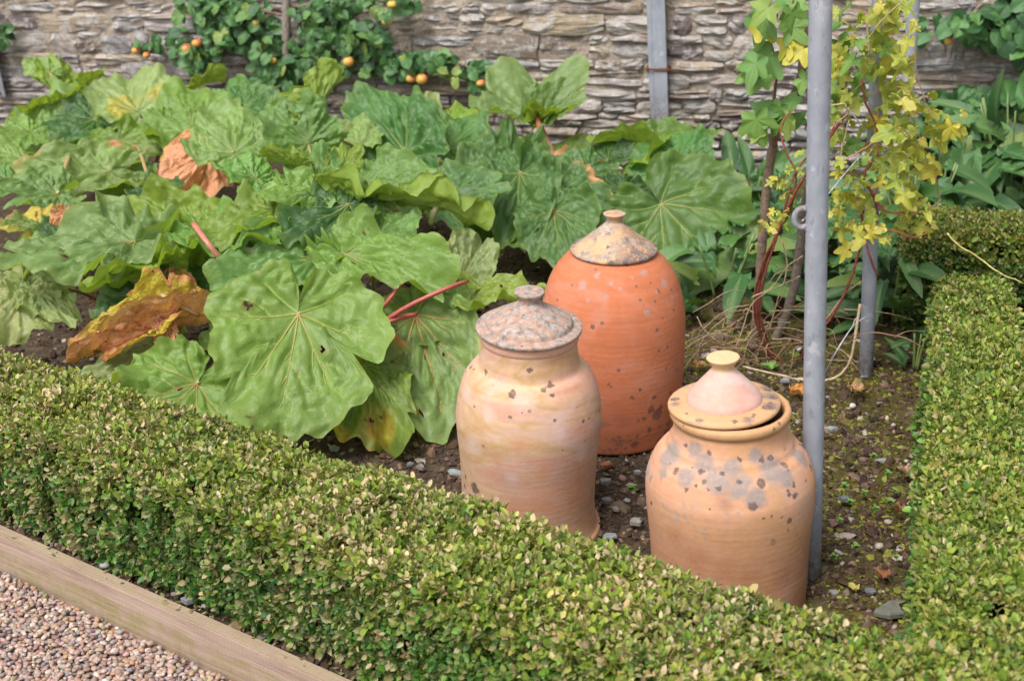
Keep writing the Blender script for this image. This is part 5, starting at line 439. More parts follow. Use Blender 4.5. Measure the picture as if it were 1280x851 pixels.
DEAD = [('dry curled brown leaf at the foot of the middle pole',(0.9109,3.4585,0.012),0.05,(0.42,0.26,0.15),70,0.4),('fallen reddish brown leaf near the slate slab',(0.745,2.5456,0.012),0.035,(0.3,0.12,0.07),71,1.2),('fallen yellow leaf near the slate slab',(0.6777,2.5033,0.012),0.026,(0.45,0.42,0.12),72,2.0),('pale dried leaf on the soil by the narrow hedge',(0.9149,2.9901,0.012),0.04,(0.42,0.28,0.2),73,0.8),('orange dead leaf scrap behind the peach pot lid',(0.7496,3.4698,0.012),0.045,(0.55,0.24,0.08),74,0.1),('orange leaf scrap on the soil right of the red pot',(0.5204,3.6799,0.012),0.035,(0.5,0.25,0.12),75,0.5),('brown dead leaf beside the narrow hedge,mid bed',(0.8617,2.8108,0.012),0.035,(0.26,0.13,0.08),76,2.2)]
SEEDLINGS = [('tiny green weed seedling on the mossy soil right of the near pole',(0.759,2.9361,0.008),9,0.013,90,'weed seedlings on the mossy soil'),('tiny green weed seedling on the mossy soil right of the near pole',(0.7538,2.8599,0.008),8,0.012,91,'weed seedlings on the mossy soil'),('tiny green weed seedling on the mossy soil right of the near pole',(0.7972,2.9005,0.008),7,0.011,92,'weed seedlings on the mossy soil'),('tiny green weed seedling on the mossy soil right of the near pole',(0.8432,2.8497,0.008),8,0.013,93,'weed seedlings on the mossy soil'),('tiny green weed seedling on the mossy soil right of the near pole',(0.8652,3.0786,0.008),8,0.012,94,'weed seedlings on the mossy soil'),('tiny green weed seedling on the mossy soil right of the near pole',(0.8758,2.9861,0.008),7,0.012,95,'weed seedlings on the mossy soil'),('tiny green weed seedling on the mossy soil right of the near pole',(0.713,2.78,0.008),7,0.01,96,'weed seedlings on the mossy soil'),('tiny green weed seedling on the mossy soil right of the near pole',(0.7207,2.6648,0.008),8,0.013,97,'weed seedlings on the mossy soil'),('green seedling rosette on the soil between the buff and peach pots',(0.2648,2.9817,0.008),9,0.016,98,None),('tiny green weed seedling on the mossy soil right of the near pole',(0.8054,2.8242,0.008),7,0.011,99,'weed seedlings on the mossy soil'),('tiny green weed seedling on the mossy soil right of the near pole',(0.8679,2.9001,0.008),7,0.011,100,'weed seedlings on the mossy soil'),('tiny green weed seedling on the mossy soil right of the near pole',(0.6642,2.631,0.008),8,0.013,101,'weed seedlings on the mossy soil'),('pale green broad leaved seedling behind the peach pot lid',(0.7179,3.6446,0.008),5,0.034,102,None),('tiny green weed seedling on the mossy soil right of the near pole',(0.7949,2.6171,0.008),6,0.01,103,'weed seedlings on the mossy soil')]
LINES = [('guy_wire','thin grey guy wire running from the near pole down to the middle pole','wire',[(0.5673,2.59,0.8005),[[(0.5676,2.59,0.7909),(0.6374,2.75,0.7714),(0.751,3.0,0.7613),(0.8314,3.2,0.7368)]]],0.0016,(0.42,0.43,0.45)),('guy_wire','thin grey wire looped low round the middle pole and pegged in the soil','wire',[(0.8092,3.4,0.0913),[[(0.8609,3.5985,0.0),(0.8674,3.5,0.114),(0.9253,3.56,0.1606),(0.9657,3.585,0.1763)],[(0.9253,3.56,0.1606),(0.9356,3.57,0.1794),(0.9564,3.58,0.1601)]]],0.0024,(0.4,0.42,0.45)),('bare_twig','bare brown twig sticking out to the left from the narrow hedge','twig',[(1.0306,3.3,0.2065),[[(1.035,3.3,0.2018),(0.9991,3.3,0.2259),(0.9741,3.32,0.228),(0.9104,3.35,0.2284),(0.8578,3.38,0.1835)],[(0.9741,3.32,0.228),(1.004,3.32,0.2393),(1.0479,3.33,0.2326)]]],0.0022,(0.22,0.13,0.09))]
MK = {'left_dark': [(-0.0393,-0.1231,0.4037,0.011),(0.0279,-0.119,0.4097,0.0076),(0.0435,-0.1065,0.4157,0.0093),(0.0466,-0.1233,0.3997,0.0068),(-0.0021,-0.1075,0.4499,0.0076),(-0.0943,-0.0564,0.4218,0.0069),(-0.1212,-0.016,0.4097,0.0052),(-0.127,-0.0,0.4057,0.007),(-0.1202,-0.0953,0.1567,0.0158),(-0.1411,-0.0609,0.1647,0.0071),(-0.1433,-0.0531,0.1366,0.0071),(-0.1144,-0.1009,0.1285,0.0071)],'right_dark': [(0.0184,-0.1639,0.2921,0.0107),(0.0419,-0.1108,0.3623,0.0093),(0.059,-0.1032,0.3606,0.0077),(-0.0023,-0.1165,0.3704,0.0054),(-0.1197,-0.0804,0.3329,0.0086),(-0.071,-0.1281,0.3296,0.0062),(0.1054,-0.1277,0.2905,0.0078),(0.0935,-0.1334,0.297,0.0062),(0.1044,-0.1199,0.3068,0.007),(0.0374,-0.1427,0.328,0.0107),(-0.0047,-0.143,0.3345,0.0069),(-0.0736,-0.108,0.3427,0.0085),(-0.0455,-0.1427,0.3247,0.0061),(-0.0972,-0.0616,0.3769,0.0063),(-0.0571,-0.0999,0.3769,0.0062),(0.0903,-0.0983,0.341,0.0086),(0.1464,0.0,0.3296,0.0096),(0.1524,-0.0475,0.3051,0.0079),(-0.085,-0.1248,0.3231,0.0046),(-0.1035,-0.1189,0.31,0.0054),(-0.0358,-0.1232,0.3443,0.0062),(0.0558,-0.1603,0.266,0.0038),(0.0388,-0.1655,0.2644,0.0038),(0.0766,-0.1521,0.2578,0.0039),(-0.0653,-0.1386,0.3198,0.0046)],'right_grey': [(-0.123,-0.0366,0.3443,0.0381),(-0.0466,-0.1339,0.3362,0.0338),(0.0239,-0.1572,0.3068,0.0276),(0.0632,-0.1176,0.341,0.0371),(-0.0671,-0.1013,0.3557,0.0279),(0.1321,-0.055,0.3345,0.0268),(-0.1024,-0.1031,0.3313,0.0264),(-0.005,-0.1509,0.3231,0.023),(0.0892,-0.1204,0.3247,0.0247),(-0.0153,-0.1215,0.3541,0.0246),(-0.1422,-0.057,0.3198,0.0174),(0.0047,-0.1417,0.3362,0.0215),(-0.0821,-0.0805,0.3769,0.0218),(0.0324,-0.1116,0.3721,0.02)],'right_brown': [(-0.0305,-0.1478,0.3231,0.0307),(-0.0371,-0.1586,0.297,0.0245),(-0.0137,-0.1383,0.3378,0.0215)],'left_pale': [(-0.1231,-0.103,0.2691,0.0346),(0.1126,-0.1133,0.2531,0.026),(-0.0397,-0.1516,0.2129,0.0223),(0.0617,-0.1457,0.3213,0.0272),(-0.0151,-0.1349,0.3936,0.0371),(-0.0876,-0.125,0.3515,0.0238)],'left_warm': [(-0.0242,-0.159,0.3013,0.0339),(-0.0718,-0.1426,0.2531,0.024),(0.0279,-0.1558,0.231,0.0274),(-0.0408,-0.1476,0.1466,0.0382),(0.0729,-0.1356,0.1747,0.0313),(-0.116,-0.0802,0.3856,0.0206)],'right_low': [(-0.0875,-0.14,0.1648,0.0503),(-0.0352,-0.1599,0.1469,0.0469),(0.0096,-0.1627,0.1322,0.0439),(-0.1247,-0.113,0.2056,0.0347),(0.0859,-0.1375,0.1159,0.0348)],'rear_dark': [(0.0853,-0.1588,0.121,0.012),(0.1027,-0.1465,0.1025,0.018),(0.111,-0.1419,0.1189,0.01),(0.1309,-0.1096,0.0328,0.0143),(0.0346,-0.1796,0.1661,0.0089),(-0.0254,-0.1828,0.205,0.0059),(0.0453,-0.164,0.0287,0.0121),(0.1489,-0.0945,0.0718,0.0143),(0.1351,-0.1101,0.0574,0.0102),(0.0676,-0.1655,0.1005,0.008),(0.1559,-0.0878,0.1025,0.0102),(0.1126,-0.126,0.0205,0.0122),(0.0829,-0.1543,0.0636,0.008),(0.1619,-0.0368,0.0,0.0083),(0.0506,-0.1661,0.0533,0.007),(0.1367,-0.1206,0.1517,0.006),(0.0535,-0.1757,0.1845,0.0059),(0.0926,-0.1571,0.1538,0.0079)],'rear_grey': [(-0.0861,-0.1195,0.4387,0.0155),(-0.0172,-0.1367,0.451,0.0077),(0.1167,-0.095,0.4326,0.0157),(-0.0514,-0.117,0.4633,0.0116),(0.0686,-0.1561,0.3813,0.0116),(0.064,-0.1087,0.4654,0.0136),(0.1357,-0.0965,0.3957,0.0098),(0.0029,-0.1461,0.4408,0.0058),(-0.0317,-0.1536,0.4203,0.0096),(0.0333,-0.1269,0.4592,0.0077),(0.0927,-0.1252,0.4223,0.0078),(-0.0748,-0.1438,0.41,0.0058)],'plate_dark': [(0.076,-0.05,0.011,0.014),(0.004,-0.096,0.01,0.008),(-0.094,0.024,0.011,0.011),(0.096,-0.006,0.01,0.01),(0.092,0.03,0.011,0.01),(0.086,-0.03,0.011,0.008),(-0.082,-0.048,0.011,0.005),(0.042,-0.085,0.011,0.005)],'plate_grey': [(0.092,0,0.011,0.03),(0.085,-0.042,0.011,0.024),(-0.094,0.0,0.01,0.016),(0.092,0.04,0.011,0.024),(0.03,-0.095,0.01,0.016),(-0.06,-0.08,0.01,0.012)]}

# ================================================================ SETTING
HN = np.array([0.616, 0.788]); HD = np.array([0.788, -0.616])      # front bed edge: its normal (into the bed) and its run (to the right)
def bed(n, s, z=0.0):
    q = HN * n + HD * s
    return np.array([q[0], q[1], z])

def grid_sheet(name, xs, ys, zf, m, kind='structure'):
    X, Y = np.meshgrid(xs, ys)
    Z = zf(X, Y)
    V = np.stack([X, Y, Z], -1).reshape(-1, 3)
    nx, ny = len(xs), len(ys)
    i = np.arange(nx * ny).reshape(ny, nx)
    F = np.stack([i[:-1, :-1], i[:-1, 1:], i[1:, 1:], i[1:, :-1]], -1).reshape(-1, 4)
    o = bulk(name, V, F, np.ones((len(V), 3)), m, smooth=True)
    return tag(o, kind=kind)

# gravel path: one sheet to the horizon, well below the soil of the bed
tag(grid_sheet('gravel_path', np.array([-120, -4, -2, 0, 2, 4, 120.0]), np.array([-120, 0, 2, 4, 120.0]), lambda x, y: 0 * x - 0.093, MAT['gravel']), kind='structure')

sn1, sn2, sn3 = sines(RNG, 7, 2.5), sines(RNG, 9, 14), sines(RNG, 12, 45)
def soil_z(x, y):
    z = 0.012 * sn1(x, y) + 0.008 * sn2(x, y) + 0.004 * sn3(x, y)
    edge = HN[0] * x + HN[1] * y - 1.60
    return np.where(edge < 0, -0.02 + 0.3 * z, z * np.clip(edge / 0.1, 0.3, 1)) - 0.006
def make_soil():
    # a sheet that starts behind the timber edging and runs to the wall and beyond both sides of the frame
    ss = np.concatenate([np.arange(-7, -2.6, 0.12), np.arange(-2.6, 0.9, 0.018), np.arange(0.9, 5, 0.12)])
    ns = np.concatenate([np.arange(1.592, 3.6, 0.018), np.arange(3.6, 8.5, 0.06)])
    S, N = np.meshgrid(ss, ns)
    X = HN[0] * N + HD[0] * S; Y = HN[1] * N + HD[1] * S
    V = np.stack([X, Y, soil_z(X, Y)], -1).reshape(-1, 3)
    i = np.arange(V.shape[0]).reshape(len(ns), len(ss))
    F = np.stack([i[:-1, :-1], i[:-1, 1:], i[1:, 1:], i[1:, :-1]], -1).reshape(-1, 4)
    return tag(bulk('soil', V, F, np.ones((len(V), 3)), MAT['soil'], smooth=True), kind='structure')
make_soil()

def ico(sub):
    bm = bmesh.new(); bmesh.ops.create_icosphere(bm, subdivisions=sub, radius=1.0)
    bm.verts.ensure_lookup_table()
    V = np.array([v.co[:] for v in bm.verts]); F = np.array([[v.index for v in f.verts] for f in bm.faces])
    bm.free(); return V, F
ICO1, ICO2 = ico(1), ico(2)

def rotmats(n, tilt):
    """random turns about z followed by a random tilt"""
    a = RNG.uniform(0, 6.283, n); b = RNG.normal(0, tilt, n); c_ = RNG.uniform(0, 6.283, n)
    ca, sa = np.cos(a), np.sin(a)
    Rz = np.zeros((n, 3, 3)); Rz[:, 0, 0] = ca; Rz[:, 0, 1] = -sa; Rz[:, 1, 0] = sa; Rz[:, 1, 1] = ca; Rz[:, 2, 2] = 1
    k = np.stack([np.cos(c_), np.sin(c_), 0 * c_], -1)
    K = np.zeros((n, 3, 3)); K[:, 0, 2] = k[:, 1]; K[:, 1, 2] = -k[:, 0]; K[:, 2, 0] = -k[:, 1]; K[:, 2, 1] = k[:, 0]
    I = np.eye(3)[None]
    Rt = I + np.sin(b)[:, None, None] * K + (1 - np.cos(b))[:, None, None] * (K @ K)
    return Rt @ Rz

def stones(name, base, P, S, Cc, m, tilt=0.3, lump=0.12, smooth=True, parent=None):
    bv, bf = base; n = len(P)
    D = bv[None] * (1 + RNG.normal(0, lump, (n, len(bv), 1)))
    V = (rotmats(n, tilt) @ (D * S[:, None, :]).transpose(0, 2, 1)).transpose(0, 2, 1) + P[:, None, :]
    F = (bf[None] + (np.arange(n) * len(bv))[:, None, None]).reshape(-1, 3)
    C_ = np.repeat(Cc, len(bv), axis=0)
    return tag(bulk(name, V.reshape(-1, 3), F, C_, m, parent, smooth), kind='stuff')

def pick(cols, n, jit=0.15, p=None):
    cols = np.asarray(cols, float)
    c = cols[RNG.choice(len(cols), n, p=p)]
    return np.clip(c * RNG.normal(1, jit, (n, 1)) * RNG.normal(1, 0.04, (n, 3)), 0.005, 1)

# pea gravel of the path, two loose layers
def make_gravel():
    g = 0.0105; pts = []
    for lay in range(2):
        xs = np.arange(-1.9, -0.2, g); ys = np.arange(1.75, 3.3, g)
        X, Y = np.meshgrid(xs, ys); X = X + RNG.uniform(-.5, .5, X.shape) * g; Y = Y + RNG.uniform(-.5, .5, X.shape) * g
        n = HN[0] * X + HN[1] * Y; s_ = HD[0] * X + HD[1] * Y
        k = (n < 1.545) & (n > 1.545 - 0.62) & (s_ < -1.0)
        Z = RNG.normal(-0.090 + 0.007 * lay, 0.003, X.shape)
        pts.append(np.stack([X[k], Y[k], Z[k]], -1))
    P = np.concatenate(pts); n = len(P)
    a = RNG.uniform(0.0042, 0.0080, n)
    S = np.stack([a * RNG.uniform(1, 1.35, n), a * RNG.uniform(0.75, 1, n), a * RNG.uniform(0.5, 0.8, n)], -1)
    C_ = pick([(.34, .23, .185), (.37, .265, .215), (.28, .19, .155), (.25, .21, .20), (.38, .29, .245), (.35, .21, .135), (.20, .155, .15), (.42, .34, .29), (.25, .145, .12)], n, 0.12)
    stones('gravel', ICO2, P, S, C_, MAT['pebble'], 0.35, 0.055)
make_gravel()

def make_litter():
    # clipped box leaves and scraps that fell on the gravel, the board and the strip of soil behind it
    n = 420; s = RNG.uniform(-2.95, -1.2, n); d = RNG.choice([0, 1, 2], n, p=[.28, .07, .65])
    nn = np.where(d == 0, 1.545 - RNG.gamma(1.2, .10, n), np.where(d == 1, RNG.uniform(1.560, 1.588, n), RNG.uniform(1.597, 1.66, n)))
    z = np.where(d == 0, -.074, np.where(d == 1, .0165, .006))
    P = np.stack([HN[0] * nn + HD[0] * s, HN[1] * nn + HD[1] * s, z], -1)
    a = RNG.uniform(0, 6.283, n); L = RNG.uniform(.007, .016, (n, 1)); t = np.stack([np.cos(a), np.sin(a), RNG.normal(0, .25, n)], -1); b = np.stack([-np.sin(a), np.cos(a), RNG.normal(0, .3, n)], -1) * .32
    V = np.stack([P - t * L * .5, P + b * L, P + t * L * .5 + np.array([0, 0, .002]), P - b * L], 1).reshape(-1, 3)
    tag(bulk('leaf_litter', V, np.arange(n * 4).reshape(-1, 4), np.repeat(pick([(.30, .22, .12), (.20, .13, .07), (.14, .18, .05), (.38, .30, .18), (.12, .07, .045)], n, .2), 4, axis=0), MAT['box']), kind='stuff')
make_litter()

# loose crumbs, grit and clods on the soil
def in_view_soil(n, d0=2.2, d1=5.3):
    y = RNG.uniform(d0, d1, n * 3) ; x = RNG.uniform(-0.48, 0.68, n * 3) * y
    k = (HN[0] * x + HN[1] * y > 1.60)
    w_ = RNG.uniform(0, 1, n * 3) < (3.2 / y) ** 2
    x, y = x[k & w_][:n], y[k & w_][:n]
    return x, y
def make_crumbs():
    x, y = in_view_soil(36000); n = len(x)
    a = RNG.gamma(2.0, 0.0020, n) + 0.0014
    S = np.stack([a * RNG.uniform(.8, 1.4, n), a * RNG.uniform(.7, 1.1, n), a * RNG.uniform(.4, .9, n)], -1)
    P = np.stack([x, y, soil_z(x, y) + a * 0.25], -1)
    C_ = pick([(.065, .040, .028), (.10, .065, .047), (.045, .030, .024), (.15, .105, .075), (.08, .05, .03)], n, 0.2)
    stones('soil_crumbs', ICO1, P, S, C_, MAT['crumb'], 0.8, 0.16, False)
    x, y = in_view_soil(1800); n = len(x)
    a = RNG.gamma(2.0, 0.0020, n) + 0.0025
    S = np.stack([a * RNG.uniform(1, 1.6, n), a * RNG.uniform(.7, 1.1, n), a * RNG.uniform(.3, .6, n)], -1)
    P = np.stack([x, y, soil_z(x, y) + a * 0.3], -1)
    C_ = pick([(.30, .25, .21), (.24, .21, .19), (.36, .32, .28), (.20, .16, .13), (.30, .21, .15), (.19, .19, .20)], n, 0.18)
    stones('stone_grit', ICO1, P, S, C_, MAT['pebble'], 0.4, 0.14, False)
    # moss cushions
    x, y = in_view_soil(60000)
    mn = sines(np.random.default_rng(5), 8, 9.0)
    k = ((mn(x, y) + RNG.normal(0, .45, len(x)) > -0.50) & (x > 0.36)) | ((mn(x, y) > 0.95)); x, y = x[k], y[k]; n = len(x)
    a = RNG.gamma(2.2, 0.0013, n) + 0.0012
    S = np.stack([a * RNG.uniform(.9, 1.5, n), a * RNG.uniform(.8, 1.2, n), a * RNG.uniform(.3, .7, n)], -1)
    P = np.stack([x, y, soil_z(x, y) + a * 0.1], -1)
    C_ = pick([(.095, .10, .016), (.145, .145, .022), (.065, .06, .014), (.12, .08, .022), (.15, .17, .035), (.20, .18, .05)], n, 0.25)
    stones('moss', ICO1, P, S, C_, MAT['moss'], 0.3, 0.25, False)
make_crumbs()

# timber edging along the path
def make_timber():
    x0, x1 = -4.6, 1.6
    bm = bmesh.new(); bmesh.ops.create_cube(bm, size=1.0)
    for v in bm.verts:
        v.co = Vector((x0 + (v.co.x + .5) * (x1 - x0), v.co.y * 0.034, -0.0675 + v.co.z * 0.135))
    bmesh.ops.bevel(bm, geom=[e for e in bm.edges if abs(e.verts[0].co.x - e.verts[1].co.x) > 1], offset=0.003, segments=2, affect='EDGES')
    bmesh.ops.subdivide_edges(bm, edges=[e for e in bm.edges if abs(e.verts[0].co.x - e.verts[1].co.x) > 1], cuts=30)
    wv = sines(RNG, 4, 2.0)
    for v in bm.verts:
        v.co.y += 0.004 * float(wv(v.co.x, 0)); v.co.z += 0.002 * float(wv(v.co.x, 3))
    me = bpy.data.meshes.new('timber_edging'); bm.to_mesh(me); bm.free()
    me.materials.append(MAT['timber'])
    for p in me.polygons: p.use_smooth = False
    o = link(bpy.data.objects.new('timber_edging', me))
    p = bed(1.574, 0.0, 0.014)
    o.location = p; o.rotation_euler = (0, 0, math.atan2(HD[1], HD[0]))
    tag(o, 'long weathered timber edging board between the pea gravel and the front hedge', 'timber edging')
    pg = MB()       # a square peg behind the board
    q = bed(1.617, -2.02)
    a = math.atan2(HD[1], HD[0])
    ca, sa = math.cos(a), math.sin(a)
    B = []
    for z in (-0.2, 0.008):
        for (lx, ly) in ((-.021, -.020), (.021, -.020), (.021, .020), (-.021, .020)):
            B.append((q[0] + lx * ca - ly * sa, q[1] + lx * sa + ly * ca, z + 0.004 * lx / .02))
    pg.add(B, [(3, 2, 1, 0), (4, 5, 6, 7), (0, 1, 5, 4), (1, 2, 6, 5), (2, 3, 7, 6), (3, 0, 4, 7)], (0.16, 0.11, 0.06))
    o = pg.build('edging_peg', MAT['bark'], smooth=False)
    tag(o, 'short brown square wooden peg behind the timber edging under the hedge', 'peg')
make_timber()

# ---------------------------------------------------------------- the stone wall
WP = np.array([1.092, 5.656, 0.0]); WD = np.array([0.951, -0.309, 0.0]); WN = np.array([-0.309, -0.951, 0.0])   # foot, run to the right, outward normal
def wallp(s, d, z):
    """a point s metres to the right along the wall, d metres out from its face, z up"""
    return WP + WD * s + WN * d + np.array([0, 0, z])

def stone_mesh(k):
    rng = np.random.default_rng(100 + k)
    nx, nz = 6, 4
    u = np.linspace(-.5, .5, nx); v = np.linspace(-.5, .5, nz)
    nn = sines(rng, 5, 5.0)
    V = np.zeros((nz, nx, 3))
    for j in range(nz):
        for i in range(nx):
            ex, ez = abs(u[i]) * 2, abs(v[j]) * 2
            y = 0.5 - 0.10 * ex ** 6 - 0.10 * ez ** 4 + 0.09 * float(nn(u[i], v[j])) + rng.normal(0, .05)
            x = u[i] * (1 - 0.05 * ez ** 4) + (rng.normal(0, .02) if ex > .9 else rng.normal(0, .02))
            z = v[j] * (1 - 0.22 * ex ** 5 * rng.uniform(0.0, 1.8)) + rng.normal(0, .055)
            V[j, i] = (x, -y, z)
    ring = [(0, i) for i in range(nx)] + [(j, nx - 1) for j in range(1, nz)] + [(nz - 1, i) for i in range(nx - 2, -1, -1)] + [(j, 0) for j in range(nz - 2, 0, -1)]
    verts = V.reshape(-1, 3).tolist(); idx = lambda j, i: j * nx + i
    F = [(idx(j, i), idx(j, i + 1), idx(j + 1, i + 1), idx(j + 1, i)) for j in range(nz - 1) for i in range(nx - 1)]
    b0 = len(verts)
    for (j, i) in ring:
        p = V[j, i]; verts.append((p[0] * 0.97, 0.5, p[2] * 0.95))
    m_ = len(ring)
    for q in range(m_):
        a, b = idx(*ring[q]), idx(*ring[(q + 1) % m_])
        F.append((b, a, b0 + q, b0 + (q + 1) % m_))
    me = bpy.data.meshes.new('stone'); me.from_pydata(verts, [], F); me.materials.append(MAT['stone'])
    me.update()
    return me

def make_wall():
    root = empty('stone_wall', WP.tolist(), math.atan2(WD[1], WD[0]))
    tag(root, 'old garden wall of thin rough stone courses with pale lichen', 'stone wall')
    # rubble and lime mortar behind the faces: a block whose front is rough
    s0, s1, hgt, thick = -5.2, 2.9, 1.75, 0.45
    xs = np.arange(s0, s1 + .001, 0.021); zs = np.arange(-0.15, hgt + .001, 0.016)
    X, Z = np.meshgrid(xs, zs)
    mn, mn2, mn3 = sines(RNG, 8, 9), sines(RNG, 10, 34), sines(RNG, 14, 90)
    flush = np.clip((Z - 0.18) / 0.35, 0, 1)
    Y = 0.020 - 0.015 * flush - 0.006 * mn(X, Z) - 0.005 * mn2(X, Z) - 0.004 * mn3(X, Z * 1.6)
    V = np.stack([X, Y, Z], -1).reshape(-1, 3); nx, nz = len(xs), len(zs)
    i = np.arange(nx * nz).reshape(nz, nx)
    F = np.stack([i[:-1, :-1], i[:-1, 1:], i[1:, 1:], i[1:, :-1]], -1).reshape(-1, 4).tolist()
    V = V.tolist(); b = len(V)
    V += [(s0, thick, -.15), (s1, thick, -.15), (s1, thick, hgt), (s0, thick, hgt)]
    F += [(b + 1, b, b + 3, b + 2), (b + 3,) + tuple(int(q) for q in i[-1, :]) + (b + 2,), (b,) + tuple(int(q) for q in i[::-1, 0][::1])[::-1] + (b + 3,), (b + 1, b + 2) + tuple(int(q) for q in i[::-1, -1])]
    me = bpy.data.meshes.new('mortar'); me.from_pydata(V, [], F); me.materials.append(MAT['mortar']); me.update()
    link(bpy.data.objects.new('mortar', me), root)
    meshes = [stone_mesh(k) for k in range(14)]
    rng = random.Random(3)
    top_v, top_f = [], []
    z = -0.06
    while z < 1.72:
        low = z < 0.30
        h = rng.choice([.026, .034, .042, .05, .06, .072]) if low else rng.choice([.030, .045, .055, .07, .085, .10])
        s = s0 + rng.uniform(0, .2)
        while s < s1:
            L = rng.choice([.07, .10, .13, .17, .21, .28]) * rng.uniform(.8, 1.2) * (1.0 if low else 1.15)
            hh = h
            rows = [(z, h)]
            q = rng.uniform(.35, .65)
            if h > .048 and rng.random() < .45: rows = [(z, h * q), (z + h * q, h * (1 - q))]
            for (zz, hr) in rows:
                gap = rng.uniform(.004, .010)
                me = rng.choice(meshes)
                dep = rng.uniform(.05, .09); out_ = rng.uniform(0.002, 0.022) if low else rng.uniform(-0.003, 0.013)
                sx, sz = L - gap, hr - gap * .8 + rng.uniform(-.004, .006)
                cx, cz = s + L / 2, zz + hr / 2 + 0.005 * math.sin(s * 1.3) + rng.uniform(-.006, .006)
                rot = rng.gauss(0, .02); cy = dep / 2 - out_
                visible = -4.6 < cx < 1.5 and 0.10 < cz < 0.80
                if visible:
                    o = link(bpy.data.objects.new('stone', me), root)
                    o.location = (cx, cy, cz); o.scale = (sx * rng.choice((1, -1)), dep, sz * rng.choice((1, -1))); o.rotation_euler = (rng.gauss(0, .05), rot, rng.gauss(0, .04))
                    COUNT['stone'] = COUNT.get('stone', 0) + 1
                else:
                    vs = np.array([v.co[:] for v in me.vertices]) * (sx, dep, sz) + (cx, cy, cz)
                    bb = sum(len(q) for q in top_v); top_v.append(vs)
                    top_f.extend(tuple(q + bb for q in p.vertices) for p in me.polygons)
            s += L
        z += h
    me = bpy.data.meshes.new('wall_stones'); me.from_pydata(np.concatenate(top_v).tolist(), [], top_f); me.materials.append(MAT['stone']); me.update()
    tag(link(bpy.data.objects.new('stone_facing', me), root), kind='stuff')
COUNT = {}
make_wall()

# ---------------------------------------------------------------- steel poles
def make_pole(label, base, top, r, extra=None):
    root = empty('steel_pole', (base[0], base[1], 0))
    tag(root, label, 'pole', 'galvanised poles of the climber frame')
    b = np.array([0, 0, -0.12]); t_ = np.array(top) - np.array([base[0], base[1], 0])
    d = unit(t_); t_ = d * 2.5
    mb = MB(); P = b + (t_ - b) * np.linspace(0, 1, 14)[:, None]
    tube(mb, P, r, 28); mb.build('tube', MAT['steel'], root)
    return root, d

# ---------------------------------------------------------------- leaves
OUT_T = np.radians([0, 14, 30, 48, 66, 84, 102, 120, 138, 154, 166, 174, 180])
OUT_R = np.array([1.00, .975, .90, .825, .765, .735, .70, .655, .60, .53, .42, .27, .07])

